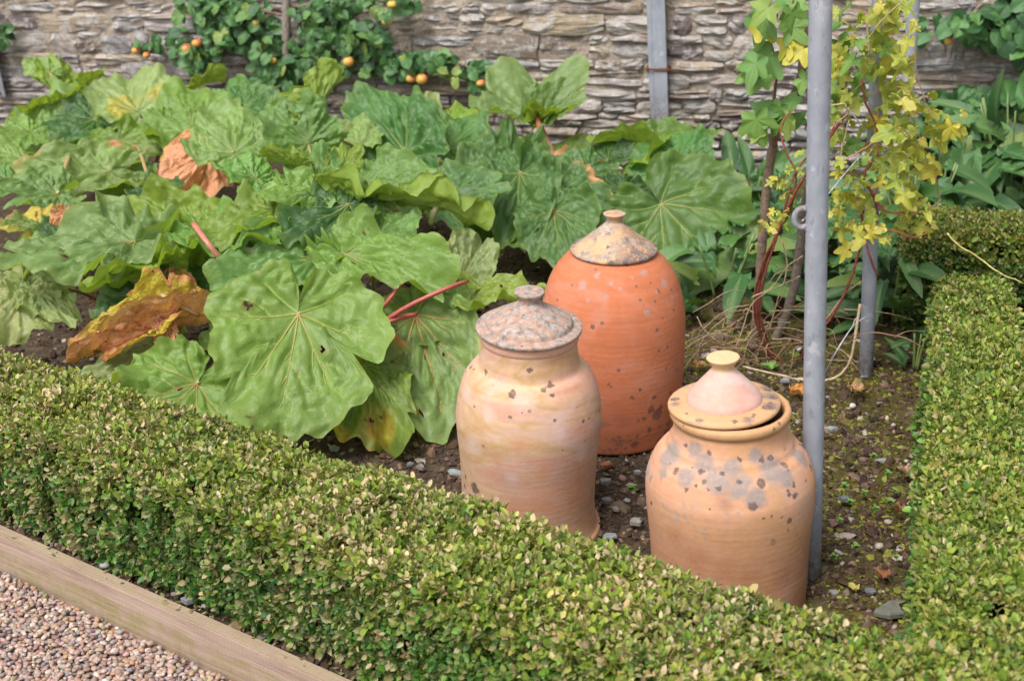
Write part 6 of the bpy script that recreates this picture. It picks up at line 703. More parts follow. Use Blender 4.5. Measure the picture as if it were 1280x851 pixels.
def rhubarb_leaf(mb, A, T, N, W, rng, base=(.07, .17, .045), cup=.05, wave=.15, bend=.18, fold=.0, quilt=.036, ruf=.075, lobes=.05, nr=28, ns=132, brown=0.0, yellow=0.0, holes=(), nholes=0, crumple=0.0, veincol=(.19, .29, .085), redvein=0.3, pale=0.0, tears=0, vein=.62, basal=.8, asym=0.0):
    A, T, N = (np.asarray(q, float) for q in (A, T, N))
    Yv = T - A; L = np.linalg.norm(Yv); Yv = Yv / L
    N = unit(N - Yv * (N @ Yv)); X = np.cross(Yv, N)
    wf = W / (L * 1.46)
    k1, k2 = rng.integers(3, 6), rng.integers(6, 9); p1, p2, p3 = rng.uniform(0, 6.28, 3)
    nzp = sines(rng, 12, 26.0)
    nz, nz2, oz, cz, cz2 = sines(rng, 7, 9.0), sines(rng, 7, 3.2), sines(rng, 5, 3.0), sines(rng, 8, 7.0), sines(rng, 9, 26.0)
    teeth = sines(rng, 10, 5.0); frill = sines(rng, 9, 3.4)
    tear = [(rng.uniform(-2.4, 2.4), rng.uniform(.15, .4), rng.uniform(.03, .07)) for _ in range(tears)]
    def rim(th):
        a = np.abs(th)
        r = np.interp(a, OUT_T, OUT_R)
        r = r * (1 + lobes * np.sin(5 * th + p1) * (a < 2.8) + .026 * np.sin(13 * th + p2) + .016 * np.sin(29 * th + p3) + .020 * teeth(th * 3.2, 0 * th) + .05 * oz(np.cos(th) * 1.3, np.sin(th) * 1.3))
        if basal != 1: r = r * (1 - (1 - basal) * np.clip((a - 1.5) / .5, 0, 1))
        for (t0, dp, wd) in tear: r = r * (1 - dp * np.exp(-((th - t0) / wd) ** 2))
        return r
    # vein skeleton in the leaf plane
    veins = []
    mains = [(0, 1.0, .93), (.66, .9, .88), (-.66, .9, .88), (1.36, .75, .84), (-1.36, .75, .84), (2.15, .5, .8), (-2.15, .5, .8)]
    for (th, wd, ln) in mains:
        th2 = th + rng.normal(0, .05); R_ = float(rim(np.array([th2]))[0]) * ln
        t = np.linspace(0, 1, 9); bendv = rng.normal(0, .05) - .10 * np.sign(th) * (abs(th) > .1)
        ang = th2 + bendv * (t - t ** 2) * 2
        main = np.stack([np.sin(ang) * t * R_, np.cos(ang) * t * R_], -1); veins.append((main, wd))
        if abs(th) < 1.5:
            ks = [(.30, 1), (.42, -1), (.54, 1), (.66, -1), (.78, 1)] if th == 0 else [(.34, 1), (.50, -1), (.62, 1), (.76, -1)]
            for (f, sd) in ks:
                f = f + rng.normal(0, .02); p = np.array([np.interp(f, t, main[:, 0]), np.interp(f, t, main[:, 1])])
                d0 = unit(main[-1] - main[-3]); a0 = math.atan2(d0[0], d0[1]) + sd * rng.uniform(.65, .85)
                ln2 = (1 - f) * R_ * rng.uniform(.55, .75)
                tt = np.linspace(0, 1, 5)[:, None]; aa = a0 - sd * .35 * tt
                sub = p + np.hstack([np.sin(aa), np.cos(aa)]) * tt * ln2; veins.append((sub, .45 * wd))
                if rng.random() < .7:
                    q = sub[2]; a1 = a0 + rng.choice((-1, 1)) * .7; l3 = ln2 * .4
                    veins.append((q + np.outer(np.linspace(0, 1, 4), [math.sin(a1), math.cos(a1)]) * l3, .22 * wd))
    segs = np.concatenate([np.hstack([v[:-1], v[1:], np.full((len(v) - 1, 1), wd)]) for v, wd in veins])
    def vd(x, y):
        P = np.stack([x, y], -1)[:, None, :]; a = segs[None, :, :2]; b = segs[None, :, 2:4]; ab = b - a
        t = np.clip(((P - a) * ab).sum(-1) / ((ab ** 2).sum(-1) + 1e-9), 0, 1)
        dd = np.linalg.norm(P - a - ab * t[..., None], axis=-1)
        return (dd / (.35 + .65 * segs[None, :, 4])).min(1)
    def height(x, y):
        th = np.arctan2(x, y); rho = np.clip(np.hypot(x, y) / np.maximum(rim(th), .05), 0, 1.1)
        d = vd(x, y)
        z = quilt * (1 - 1.4 * np.exp(-(d / .035) ** 2)) * np.clip(rho * 3, 0, 1) + quilt * .7 * nz(x, y) + .035 * nz2(x, y) * rho
        z = z + quilt * 1.0 * (np.abs(nzp(x, y)) - .4) * np.clip(d / .03, 0, 1) * np.clip(rho * 2, 0, 1)
        z = z + wave * rho ** 2.6 * (.65 * np.sin(k1 * th + p1) + .45 * np.sin(k2 * th + p2)) + ruf * rho ** 3.2 * (.35 * np.sin(23 * th + p2) + .6 * np.sin(15 * th + p3) + 1.1 * frill(th * 2.6, rho * 1.5))
        z = z + cup * rho ** 2 - bend * np.where(y > 0, y * y, 0.25 * y * y) + fold * np.abs(x)
        if crumple: z = z + crumple * (cz(x, y) * .6 + .4 * np.abs(cz2(x, y))) * np.clip(rho * 2, 0, 1)
        return z, d, th, rho
    def world(x, y, z):
        return A + L * ((x * (1 - asym * np.sign(x)))[:, None] * wf * X + y[:, None] * Yv + z[:, None] * N)
    th = np.linspace(-math.pi + .03, math.pi - .03, ns); rho = (np.arange(0, nr + 1) / nr) ** .85
    Rm = rim(th); TH, RH = np.meshgrid(th, rho); RR = RH * Rm[None]
    x, y = (np.sin(TH) * RR).ravel(), (np.cos(TH) * RR).ravel()
    z, d, tf, rf = height(x, y)
    V = world(x, y, z)
    if crumple:
        V = V + L * crumple * .5 * (cz2(y, x)[:, None] * X + cz(y, x)[:, None] * Yv) * rf[:, None]
    base = np.asarray(base, float)
    C_ = np.tile(base, (len(x), 1)) * (1 + .10 * nz2(y, x))[:, None]
    C_ = C_ * (1 - .12 * np.clip(nz(y, x), 0, 1))[:, None]
    ev = (np.exp(-(d / .022) ** 2) * .40)[:, None]; C_ = C_ * (1 - ev) + (base * 1.25 + np.array([.04, .05, .015])) * ev
    e = np.clip((rf - .86) / .14, 0, 1) * .35
    C_ = C_ * (1 - e[:, None]) + np.array([.20, .27, .07]) * e[:, None]
    if pale: C_ = C_ * (1 - pale) + np.array([.28, .35, .14]) * pale
    if yellow:
        f = np.clip((cz(x * .6 + 2, y * .6) + 1.6 * yellow - .75) * 3.0, 0, 1)[:, None] * np.clip(.35 + rf, 0, 1)[:, None]
        f2 = np.clip((cz2(x, y) + 1.2 * yellow - 1.1) * 3, 0, 1)[:, None] * f
        C_ = C_ * (1 - f) + np.array([.42, .36, .05]) * f
        C_ = C_ * (1 - f2) + np.array([.38, .16, .05]) * f2
    if brown:
        f = np.clip((rf ** 3 + .55 * cz(x, y) - 1.25 + brown) * 2.6, 0, 1)[:, None]
        C_ = C_ * (1 - f) + (np.array([.44, .21, .095]) * (1 + .3 * cz2(x, y))[:, None]) * f
    hl = list(holes) + [(rng.uniform(-.5, .5), rng.uniform(-.1, .8), rng.uniform(.012, .035)) for _ in range(nholes)]
    i = np.arange((nr + 1) * ns).reshape(nr + 1, ns)
    F = np.stack([i[:-1, :-1], i[:-1, 1:], i[1:, 1:], i[1:, :-1]], -1).reshape(-1, 4)
    if hl:
        cx, cy = x[F].mean(1), y[F].mean(1); keep = np.ones(len(F), bool)
        for (hx, hy, hr) in hl:
            dx, dy = cx - hx, cy - hy; a = np.arctan2(dy, dx)
            keep &= np.hypot(dx, dy * 1.3) > hr * (1 + .35 * np.sin(2 * a + hx * 40) + .2 * np.sin(5 * a))
            rimh = np.hypot(x - hx, (y - hy) * 1.3) / hr
            f = (np.clip(1.9 - rimh, 0, 1) * .7)[:, None]; C_ = C_ * (1 - f) + np.array([.24, .15, .06]) * f
        F = F[keep]
    mb.add(V, F.tolist(), C_)
    # veins: fine raised ribs
    vc = np.asarray(veincol, float); rc = np.array([.46, .26, .12])
    for (v, wd) in veins:
        n = len(v); zz, dd, t_, r_ = height(v[:, 0], v[:, 1]); P = world(v[:, 0], v[:, 1], zz)
        if hl and any(np.hypot(v[:, 0] - h[0], v[:, 1] - h[1]).min() < h[2] * .8 for h in hl) and wd < .6: continue
        rad = np.linspace(1, .25, n) * (.0026 * wd * vein + .0005 + .0004 * vein) * min(1.2, L / .28)
        tt = np.linspace(0, 1, n)[:, None]; rr = redvein * (1 - tt) ** 1.2 * (wd > .6)
        tube(mb, P + N * (.0013 if wd > .6 else .0016), rad, 4, vc * (1 - rr) + rc * rr, cap=False)
    return X, Yv, N

def stalk(mb, C_, A, Yv, r, red=1.0, sag=.08):
    C_, A = np.asarray(C_, float), np.asarray(A, float)
    D = np.linalg.norm(A - C_)
    P = catmull([C_, C_ * .66 + A * .34 + np.array([0, 0, sag * D * 1.2]), C_ * .3 + A * .7 + np.array([0, 0, sag * D * 1.1]), A], 12)
    t = np.linspace(0, 1, 12)[:, None]
    c = np.array([.42, .075, .06]) * (1 - t) + np.array([.40, .22, .10]) * t
    c = c * red + (np.array([.22, .27, .08]) * (1 - red))
    tube(mb, P, np.linspace(r, r * .5, 12), 9, c, flat=.72)

PALETTE = dict(g=(.145, .252, .044), b=(.112, .218, .058), y=(.180, .268, .036), p=(.195, .285, .085), k=(.042, .105, .026), o=(.24, .29, .12), d=(.58, .30, .17), s=(.13, .20, .04))  # k: dark leaves, mostly canopy fillers darkened to read as shaded gaps
plants = {}
def make_rhubarb():
    for (name, loc, label) in RH_PLANTS:
        root = empty('rhubarb_plant', loc)
        tag(root, label, 'rhubarb', 'rhubarb plants along the wall')
        plants[name] = root
    up_ = np.array([0, 0, 1.0])
    for row in RH_LEAVES:
        (pl, A, T, N, W, k, opt, seed) = row
        rng = np.random.default_rng(seed)
        root = plants[pl]; loc = np.array(root.location)
        A, T = np.array(A), np.array(T)
        o_ = dict(opt); st = o_.pop('stalk', 1); red = o_.pop('red', None); label = o_.pop('label', None)
        b = np.array(PALETTE[k]) * rng.normal(1, .07) * (1 + rng.normal(0, .04, 3))
        if k == 'd': o_.setdefault('crumple', .06); o_.setdefault('ruf', .03); o_.setdefault('yellow', .25); o_.setdefault('veincol', (.40, .22, .12)); o_.setdefault('brown', .5)
        if k == 'b': o_.setdefault('quilt', .038)
        if pl in 'CDE' and k != 'd': o_.setdefault('ruf', .045); o_.setdefault('quilt', .030); o_.setdefault('wave', .12)
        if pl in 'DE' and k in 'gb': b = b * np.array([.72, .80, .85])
        if pl in 'ABC' and k in 'gb' and rng.random() < .6: o_.setdefault('pale', float(rng.uniform(.05, .30)))
        if k in 'gyp': o_.setdefault('nholes', int(rng.integers(0, 5)))
        if rng.random() < .45: o_.setdefault('tears', int(rng.integers(1, 4)))
        mb = MB()
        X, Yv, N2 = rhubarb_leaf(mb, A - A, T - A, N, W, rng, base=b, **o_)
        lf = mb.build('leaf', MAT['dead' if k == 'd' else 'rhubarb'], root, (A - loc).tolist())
        if label: lf['label'] = label
        if st:
            sb = MB()
            c0 = loc + np.array([rng.normal(0, .05), rng.normal(0, .05), 0.0])
            if red is None: red = rng.choice([.25, .5, .8])
            stalk(sb, c0 - A, np.zeros(3), Yv, rng.uniform(.009, .013), red, rng.uniform(.02, .12))
            sb.build('stalk', MAT['stalk'], lf)
    for (pl, P, r, c0, c1) in RH_STALKS:
        root = plants[pl]; loc = np.array(root.location)
        start = (np.array(P[0]) - loc).tolist()
        sb = MB(); P = catmull(np.array(P) - np.array(P[0]), 12); t = np.linspace(0, 1, 12)[:, None]
        tube(sb, P, np.linspace(r, r * .8, 12), 10, np.array(c0) * (1 - t) + np.array(c1) * t, flat=.75)
        sb.build('stalk', MAT['stalk'], root, start)
make_rhubarb()

# ---------------------------------------------------------------- terracotta forcing pots
def lathe(mb, prof, seg=72, wob=0.0, m=0, seed=0):
    """revolve (z, r) rows; open ends are closed when r is 0"""
    rng = np.random.default_rng(seed); ph = rng.uniform(0, 6.28, 3)
    th = np.arange(seg) * 2 * math.pi / seg
    V = []
    for (z, r) in prof:
        k = 1 + wob * (np.sin(2 * th + ph[0] + z * 3) * .6 + np.sin(3 * th + ph[1] - z * 6) * .4)
        V.append(np.stack([np.cos(th) * r * k, np.sin(th) * r * k, z + wob * .25 * r * np.sin(th * 2 + ph[2])], -1))
    n = len(prof)
    F = [(i * seg + j, i * seg + (j + 1) % seg, (i + 1) * seg + (j + 1) % seg, (i + 1) * seg + j) for i in range(n - 1) for j in range(seg)]
    mb.add(np.concatenate(V), F, (1, 1, 1), m)

def smooth_prof(P, n=60):
    return catmull(np.array(P), n).tolist()

def make_pot(name_label, base, axis, mats, body, rim, lid, knob, lid_tilt=(0, 0), lid_off=(0, 0), lid_up=0.0, seed=0, turn=0.0):
    root = empty('rhubarb_forcer', base)
    root.rotation_euler = Vector((0, 0, 1)).rotation_difference(Vector(axis)).to_euler()
    tag(root, name_label, 'forcing pot', 'terracotta rhubarb forcing pots in the bed')
    mb = MB(); lathe(mb, body, 80, .006, seed=seed)
    bo = mb.build('body', mats[0], root); bo.rotation_euler = (0, 0, turn)
    if rim:
        mb = MB(); lathe(mb, rim, 80, .004, seed=seed + 1); mb.build('rim', mats[1], bo)
    mb = MB(); lathe(mb, lid, 72, .005, seed=seed + 2)
    lo = mb.build('lid', mats[2], root, (lid_off[0], lid_off[1], lid[0][0] + lid_up))
    # shift the lid's mesh so that its origin is its own foot
    lo.data.transform(Matrix.Translation((0, 0, -lid[0][0])))
    lo.rotation_euler = (lid_tilt[0], lid_tilt[1], turn * .7)
    mb = MB(); lathe(mb, knob, 48, .008, seed=seed + 3)
    ko = mb.build('knob', mats[3], lo); ko.data.transform(Matrix.Translation((0, 0, -lid[0][0])))
    return root

CL = {}
CL['left_body'] = clay('buff_clay', [(0.28, (.48, .225, .130)), (0.40, (.53, .30, .215)), (0.47, (.52, .34, .21)), (0.53, (.45, .275, .135)), (0.58, (.51, .33, .21)), (0.66, (.53, .29, .21)), (0.78, (.48, .24, .14))], 1.0, 0.3, grey=.0, spots=.06, spot_z=(.30, .40), marks=[(MK['left_pale'], (.55, .43, .40), .95, .65), (MK['left_warm'], (.50, .215, .115), .95, .6), (MK['left_dark'], (.10, .065, .055), .25, .9)], pale=(.54, .38, .34), low_orange=(.50, .26, .13), stain=.3)
CL['left_rim'] = clay('buff_clay_neck', [(0.3, (.49, .27, .18)), (0.7, (.53, .32, .24))], .6, 0.9, spots=.12, spot_z=(0, 1))
CL['left_lid'] = clay('lichened_clay', [(0.3, (.52, .28, .17)), (0.7, (.49, .24, .14))], .4, 1.7, grey=.98, grey_z=(0, 1), cover=(.14, .28, .5), cells=.5, spots=.6, spot_z=(0, 1), rough=.85)
CL['rear_body'] = clay('red_clay', [(0.25, (.44, .135, .058)), (0.5, (.48, .155, .072)), (0.75, (.43, .12, .05))], 1.0, 2.1, spots=.05, spot_z=(0, 1), dark=.6, dark_z=(.02, .20), dark_low=True, low_orange=(.37, .105, .045), pale=(.50, .20, .125), marks=[(MK['rear_grey'], (.33, .25, .235), .6, .7), (MK['rear_dark'], (.12, .055, .045), .35, .85)], stain=.15, throw=.12)
CL['rear_lid'] = clay('blotched_clay', [(0.3, (.48, .27, .145)), (0.7, (.52, .34, .19))], .4, 2.9, grey=.95, grey_z=(0, 1), cover=(.42, .54, 0.0), cells=.4, spots=.8, spot_z=(0, 1), dark=.9, rough=.85)
CL['right_body'] = clay('peach_clay', [(0.25, (.49, .245, .14)), (0.45, (.53, .285, .175)), (0.6, (.49, .265, .135)), (0.8, (.52, .27, .155))], 1.0, 4.2, grey=.20, grey_z=(.24, .34), spots=.25, spot_z=(.235, .345), marks=[(MK['right_low'], (.38, .165, .085), .95, .7), (MK['right_brown'], (.25, .125, .085), .8, .6), (MK['right_grey'], (.235, .205, .195), .45, .9), (MK['right_dark'], (.10, .065, .06), .3, .9)], low_orange=(.42, .18, .09), stain=.45)
CL['right_rim'] = clay('ochre_clay', [(0.3, (.44, .24, .10)), (0.7, (.50, .29, .15))], .6, 5.5, spots=.35, spot_z=(0, 1))
CL['right_lid'] = clay('pink_clay', [(0.3, (.52, .285, .22)), (0.7, (.55, .35, .30))], .4, 6.1, spots=0.0, pale=(.58, .42, .39))
CL['right_plate'] = clay('ochre_lid_clay', [(0.3, (.48, .27, .13)), (0.7, (.52, .31, .17))], .4, 7.3, grey=.12, grey_z=(0, 1), spots=.12, spot_z=(0, 1), marks=[(MK['plate_grey'], (.16, .125, .115), .7, .9), (MK['plate_dark'], (.12, .085, .08), .35, .9)])
CL['right_knob'] = clay('pale_ochre_clay', [(0.3, (.55, .37, .20)), (0.7, (.58, .42, .25))], .3, 8.3, spots=0.0)

def make_pots():
    # left: buff, waisted, with a neck and a lichened lid
    body = smooth_prof([(0, .1681), (.012, .1660), (.0217, .1590), (.054, .1532), (.0925, .1515), (.1828, .1542), (.2424, .1592), (.2951, .1617), (.3431, .1553), (.3826, .1430), (.404, .1290)], 64)
    body += [(.409, .1215), (.412, .1155), (.4150, .1115), (.424, .1092)] + smooth_prof([(.430, .1085), (.455, .1052), (.482, .1048), (.489, .1010)], 12)
    make_pot('buff waisted terracotta forcing pot with grey lichened lid beside the yellowing rhubarb leaf', (.013, 2.872, 0), (.030, -.029, .586), (CL['left_body'], CL['left_rim'], CL['left_lid'], CL['left_lid']), body,
             [(.474, .1055), (.478, .1075), (.486, .1085), (.4930, .1065), (.495, .1020)],
             [(.4950, .0900), (.4955, .1120), (.4985, .1155), (.5030, .1160), (.5052, .1150), (.5062, .1135), (.5068, .1060), (.5070, .0975), (.5076, .0955), (.5100, .0948), (.5160, .0940), (.5195, .0915), (.5225, .0870)] + smooth_prof([(.526, .0790), (.540, .0560), (.551, .0370), (.5595, .0270)], 12) + [(.5625, .0240)],
             [(.5625, .0238), (.567, .0226), (.571, .0236), (.5765, .0285), (.5800, .0318), (.5815, .0325), (.5848, .0325), (.5856, .0320), (.5859, .0305), (.5859, .0280), (.5856, .015), (.5854, .001)], seed=4)
    # rear: red clay dome with a conical blotched lid
    body = smooth_prof([(0, .1640), (.004, .1679), (.030, .1715), (.0763, .1770), (.1446, .182), (.212, .1848), (.3004, .1841), (.3548, .178), (.4086, .1629), (.4406, .1463), (.4682, .1239), (.4850, .100), (.490, .080)], 72)
    make_pot('red clay domed forcing pot with dark speckled conical lid, behind the other pots', (.247, 3.357, 0), (.023, 0, .582), (CL['rear_body'], None, CL['rear_lid'], CL['rear_lid']), body, None,
             [(.4850, .0800), (.4845, .1060), (.4875, .1095), (.4920, .1095), (.4960, .1055), (.5020, .0960), (.508, .0870)] + smooth_prof([(.512, .0800), (.532, .0540), (.551, .0320), (.5625, .0200)], 12),
             [(.5625, .0198), (.568, .0190), (.573, .0210), (.579, .0258), (.5815, .0275), (.5832, .0275), (.5838, .0268), (.5841, .025), (.5838, .001)], seed=14)
    # right: peach, barrel shaped, its lid set crooked in the rim
    body = smooth_prof([(0, .1578), (.0546, .1601), (.0931, .1609), (.1502, .1639), (.215, .1690), (.2619, .1704), (.2893, .1660), (.3180, .1545), (.336, .1420)], 60)
    body += [(.3400, .1370), (.3425, .1320), (.3440, .1285), (.353, .1262), (.359, .1235)] + smooth_prof([(.364, .1190), (.380, .1135), (.397, .1110), (.404, .1120)], 10)
    make_pot('peach barrel shaped forcing pot with crooked pink lid, in front of the near steel pole', (.425, 2.548, 0), (0, 0, .536), (CL['right_body'], CL['right_rim'], CL['right_plate'], CL['right_knob']), body,
             [(.404, .1120), (.408, .1165), (.414, .1195), (.4205, .1195), (.4265, .1170), (.4285, .1120), (.4270, .1075), (.420, .1050), (.410, .1040), (.372, .104)],
             [(.4200, .0850), (.4205, .1080), (.4230, .1110), (.4270, .1112), (.4305, .1085), (.4335, .0920), (.4350, .0720)],
             [(.502, .0225), (.5075, .0215), (.512, .0245), (.520, .0300), (.5240, .0325), (.5255, .0325), (.5262, .0318), (.5266, .030), (.5266, .026), (.5262, .001)], lid_tilt=(.0, -.025), lid_off=(-.0125, -.002), lid_up=.010, seed=24)
    lo = [o for o in bpy.data.objects if o.name.startswith('lid')][-1]
    mb = MB(); lathe(mb, [(.4348, .0750), (.4400, .0742)] + smooth_prof([(.4465, .0710), (.466, .0545), (.486, .0365), (.498, .0258), (.5025, .0222)], 14), 64, .006, seed=33)
    co = mb.build('cone', CL['right_lid'], lo); co.data.transform(Matrix.Translation((0, 0, -.420)))
make_pots()

# ---------------------------------------------------------------- box hedges
LEAF_F = np.array([[0, 1, 2, 3], [0, 3, 4, 5]])
def box_leaves(pts, nrm, scale, cols, leaves=6, ln=.0185):
    """sprigs of small oval leaves in pairs along a short shoot at each point"""
    n = len(pts)
    ax = unit(nrm * .75 + RNG.normal(0, .42, (n, 3)) + np.array([0, 0, .35]))
    ref = unit(np.cross(ax, RNG.normal(0, 1, (n, 3)))); ref2 = np.cross(ax, ref)
    Vs, Cs = [], []
    for k in range(leaves):
        t = (k // 2) / max(1, leaves // 2 - 1)
        a = (k % 2) * math.pi + (k // 2) * math.pi / 2 + RNG.normal(0, .35, n)
        out_ = np.cos(a)[:, None] * ref + np.sin(a)[:, None] * ref2
        d = unit(ax * (.25 + .65 * t) + out_ * (1 - .35 * t) + RNG.normal(0, .18, (n, 3)))
        nl = unit(ax - d * (ax * d).sum(-1, keepdims=True) + RNG.normal(0, .25, (n, 3)))
        sd_ = np.cross(d, nl); nl = np.cross(sd_, d)
        L = (ln * RNG.uniform(.70, 1.25, n) * scale * (1 - .25 * t))[:, None]; Wd = L * RNG.uniform(.26, .34, (n, 1))
        p = pts + ax * (.022 * (t - .75) * scale)[:, None]
        b = p + d * .002
        fold = nl * L * .07
        V = np.stack([b, b + d * L * .28 + sd_ * Wd + fold, b + d * L * .70 + sd_ * Wd * .88 + fold, b + d * L - nl * L * .10, b + d * L * .70 - sd_ * Wd * .88 + fold, b + d * L * .28 - sd_ * Wd + fold], 1)
        Vs.append(V)
        Cs.append(cols[:, k])
    V = np.concatenate(Vs); C_ = np.concatenate(Cs); m_ = len(V)
    F = (LEAF_F[None] + (np.arange(m_) * 6)[:, None, None]).reshape(-1, 4)
    return V.reshape(-1, 3), F, np.repeat(C_, 6, axis=0)

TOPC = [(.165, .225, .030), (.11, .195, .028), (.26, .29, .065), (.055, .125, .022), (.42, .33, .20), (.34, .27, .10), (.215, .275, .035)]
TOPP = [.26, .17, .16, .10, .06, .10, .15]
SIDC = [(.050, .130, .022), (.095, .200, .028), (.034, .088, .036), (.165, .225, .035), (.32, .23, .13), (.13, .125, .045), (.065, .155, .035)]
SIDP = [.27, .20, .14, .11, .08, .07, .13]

def make_hedge(label, A, B, width, h, n_top, n_side, ends=(False, False), ln=.0190, wn=.012, seed=1, leaf_scale=1.0, tan=0.0, dim=1.0):
    """a clipped hedge from A to B (its middle line on the ground)"""
    A, B = np.array(A, float), np.array(B, float)
    L = np.linalg.norm(B - A); d = (B - A) / L; nn = np.array([-d[1], d[0]])        # nn: to the left of the run
    root = empty('box_hedge', ((A + B) / 2).tolist() + [0])
    tag(root, label, 'hedge', 'clipped box hedges round the bed')
    loc = np.array(root.location)
    rng = np.random.default_rng(seed); s1, s2, s3 = sines(rng, 6, 9), sines(rng, 7, 22), sines(rng, 8, 60)
    wid = (lambda s: np.interp(s, [0, 1], width)) if np.ndim(width) else (lambda s: width + 0 * s)
    def surf(face, u, v):
        """face: 0 top, 1 left side, 2 right side, 3 start, 4 end; u, v in 0..1"""
        if face == 0:
            w_ = wid(u); off = (v - .5) * w_; p = A + np.outer(u * L, d) + off[:, None] * nn
            edge = np.clip((np.abs(v - .5) * 2 - .72) / .28, 0, 1)
            z = h - .030 * edge ** 2 + wn * (.6 * s1(u * L, off) + .5 * s2(u * L, off) + .5 * s3(u * L, off))
            n_ = np.zeros((len(u), 3)); n_[:, 2] = 1; n_[:, :2] += nn * ((v - .5) * 1.2)[:, None] * (edge[:, None] ** 2)
            return np.stack([p[:, 0], p[:, 1], z], -1), unit(n_)
        z = v * (h - .012)
        bul = wn * (.8 * s1(u * L, z * 2 + face) + .6 * s2(u * L, z + 5 * face) + .6 * s3(u * L, z)) - .02 * np.clip((.22 - v) / .22, 0, 1) ** 1.5 - .022 * np.clip((v - .85) / .15, 0, 1) ** 2
        if face in (1, 2):
            sg = 1 if face == 1 else -1
            off = sg * (wid(u) / 2 + bul); p = A + np.outer(u * L, d) + off[:, None] * nn; n2 = sg * nn
        else:
            sg = -1 if face == 3 else 1
            uu = np.full(len(u), 0.0 if face == 3 else 1.0)
            p = (A if face == 3 else B) + sg * bul[:, None] * d + ((u - .5) * wid(uu))[:, None] * nn; n2 = sg * d
        n_ = np.zeros((len(u), 3)); n_[:, :2] = n2; n_[:, 2] = .25
        return np.stack([p[:, 0], p[:, 1], z], -1), unit(n_)
    PT, NM, CO, SC = [], [], [], []
    K = 6
    gapn = sines(np.random.default_rng(seed + 9), 8, 16)
    for face, n in ((0, n_top), (1, n_side[0]), (2, n_side[1]), (3, n_side[0] // 8 if ends[0] else 0), (4, n_side[0] // 8 if ends[1] else 0)):
        if n == 0: continue
        u, v = RNG.uniform(0, 1, n), RNG.uniform(0.04, 1, n)
        if face: v = np.where(RNG.uniform(0, 1, n) < .12, RNG.uniform(.02, .3, n), v)
        p, q = surf(face, u, v)
        dep = RNG.gamma(1.3, .011, n); p = p - q * np.minimum(dep, .05)[:, None] + q * .004
        g = gapn(p[:, 0] * 1.3 + p[:, 2], p[:, 1] * 1.3 + p[:, 2] * 2)
        keep = (g > (-.75 if face else -1.35)) | (RNG.uniform(0, 1, n) < .30)
        p, q, dep = p[keep], q[keep], dep[keep]; m_ = len(p)
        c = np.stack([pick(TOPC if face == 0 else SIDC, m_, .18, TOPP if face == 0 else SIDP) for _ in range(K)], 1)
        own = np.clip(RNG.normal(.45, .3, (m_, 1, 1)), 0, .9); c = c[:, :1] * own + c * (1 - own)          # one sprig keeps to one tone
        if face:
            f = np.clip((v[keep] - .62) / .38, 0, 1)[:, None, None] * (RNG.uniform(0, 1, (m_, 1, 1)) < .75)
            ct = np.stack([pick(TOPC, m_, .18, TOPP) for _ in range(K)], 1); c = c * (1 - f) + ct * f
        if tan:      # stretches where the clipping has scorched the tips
            sc_ = gapn(p[:, 0] * .28 + 3, p[:, 1] * .28) * .6 + tan * (1.25 - 2.0 * np.clip((p[:, :2] - A) @ d / L * 1.25, 0, 1))
            f = (RNG.uniform(0, 1, (m_, K, 1)) < np.clip(.16 * (1 + 1.6 * sc_), 0, .5)[:, None, None]) * (.9 if face == 0 else .45)
            c = c * (1 - f) + np.array([.46, .36, .24]) * RNG.normal(1, .15, (m_, K, 1)) * f
        tint = s1(p[:, 0] * .7, p[:, 1] * .7)[:, None, None] * .10
        c = np.clip(c * (1 + tint * np.array([1.3, .8, 1.0])), .005, 1)
        PT.append(p); NM.append(q); CO.append(c); SC.append(np.full(m_, leaf_scale) * np.clip(RNG.normal(1, .20, m_), .6, 1.6) * (.92 if face == 0 else 1.0))
    PT, NM, CO, SC = np.concatenate(PT), np.concatenate(NM), np.concatenate(CO), np.concatenate(SC)
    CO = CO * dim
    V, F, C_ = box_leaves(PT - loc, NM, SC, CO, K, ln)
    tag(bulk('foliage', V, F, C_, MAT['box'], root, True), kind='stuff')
    # clipped brown shoot ends and dead leaves among the top
    n = int(n_top * .26); u, v = RNG.uniform(0, 1, n), RNG.uniform(.03, .97, n); p, q = surf(0, u, v)
    ax = unit(q + RNG.normal(0, .5, (n, 3))); sd_ = unit(np.cross(ax, RNG.normal(0, 1, (n, 3))))
    p = p - loc + q * RNG.uniform(-.010, .006, (n, 1)); l = RNG.uniform(.006, .014, (n, 1)); w_ = RNG.uniform(.0008, .0038, (n, 1))
    V = np.stack([p - sd_ * w_, p + sd_ * w_, p + ax * l + sd_ * w_ * .7, p + ax * l - sd_ * w_ * .7], 1).reshape(-1, 3)
    F = np.arange(n * 4).reshape(-1, 4)
    tag(bulk('clipped_shoots', V, F, np.repeat(pick([(.44, .34, .22), (.36, .25, .14), (.50, .41, .30), (.28, .18, .09)], n, .15), 4, axis=0), MAT['box'], root), kind='stuff')
    # dark woody inside, and the stems that carry it
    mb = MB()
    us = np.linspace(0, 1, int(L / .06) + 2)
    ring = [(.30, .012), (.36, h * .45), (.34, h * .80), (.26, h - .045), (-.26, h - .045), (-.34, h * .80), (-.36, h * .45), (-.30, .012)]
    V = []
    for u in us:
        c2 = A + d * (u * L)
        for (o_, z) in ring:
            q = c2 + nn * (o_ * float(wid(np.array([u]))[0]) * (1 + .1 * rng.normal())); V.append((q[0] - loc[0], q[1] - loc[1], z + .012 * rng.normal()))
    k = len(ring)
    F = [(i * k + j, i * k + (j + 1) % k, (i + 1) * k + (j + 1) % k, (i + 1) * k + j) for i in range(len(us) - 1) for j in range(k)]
    F += [tuple(range(k))[::-1], tuple((len(us) - 1) * k + j for j in range(k))]
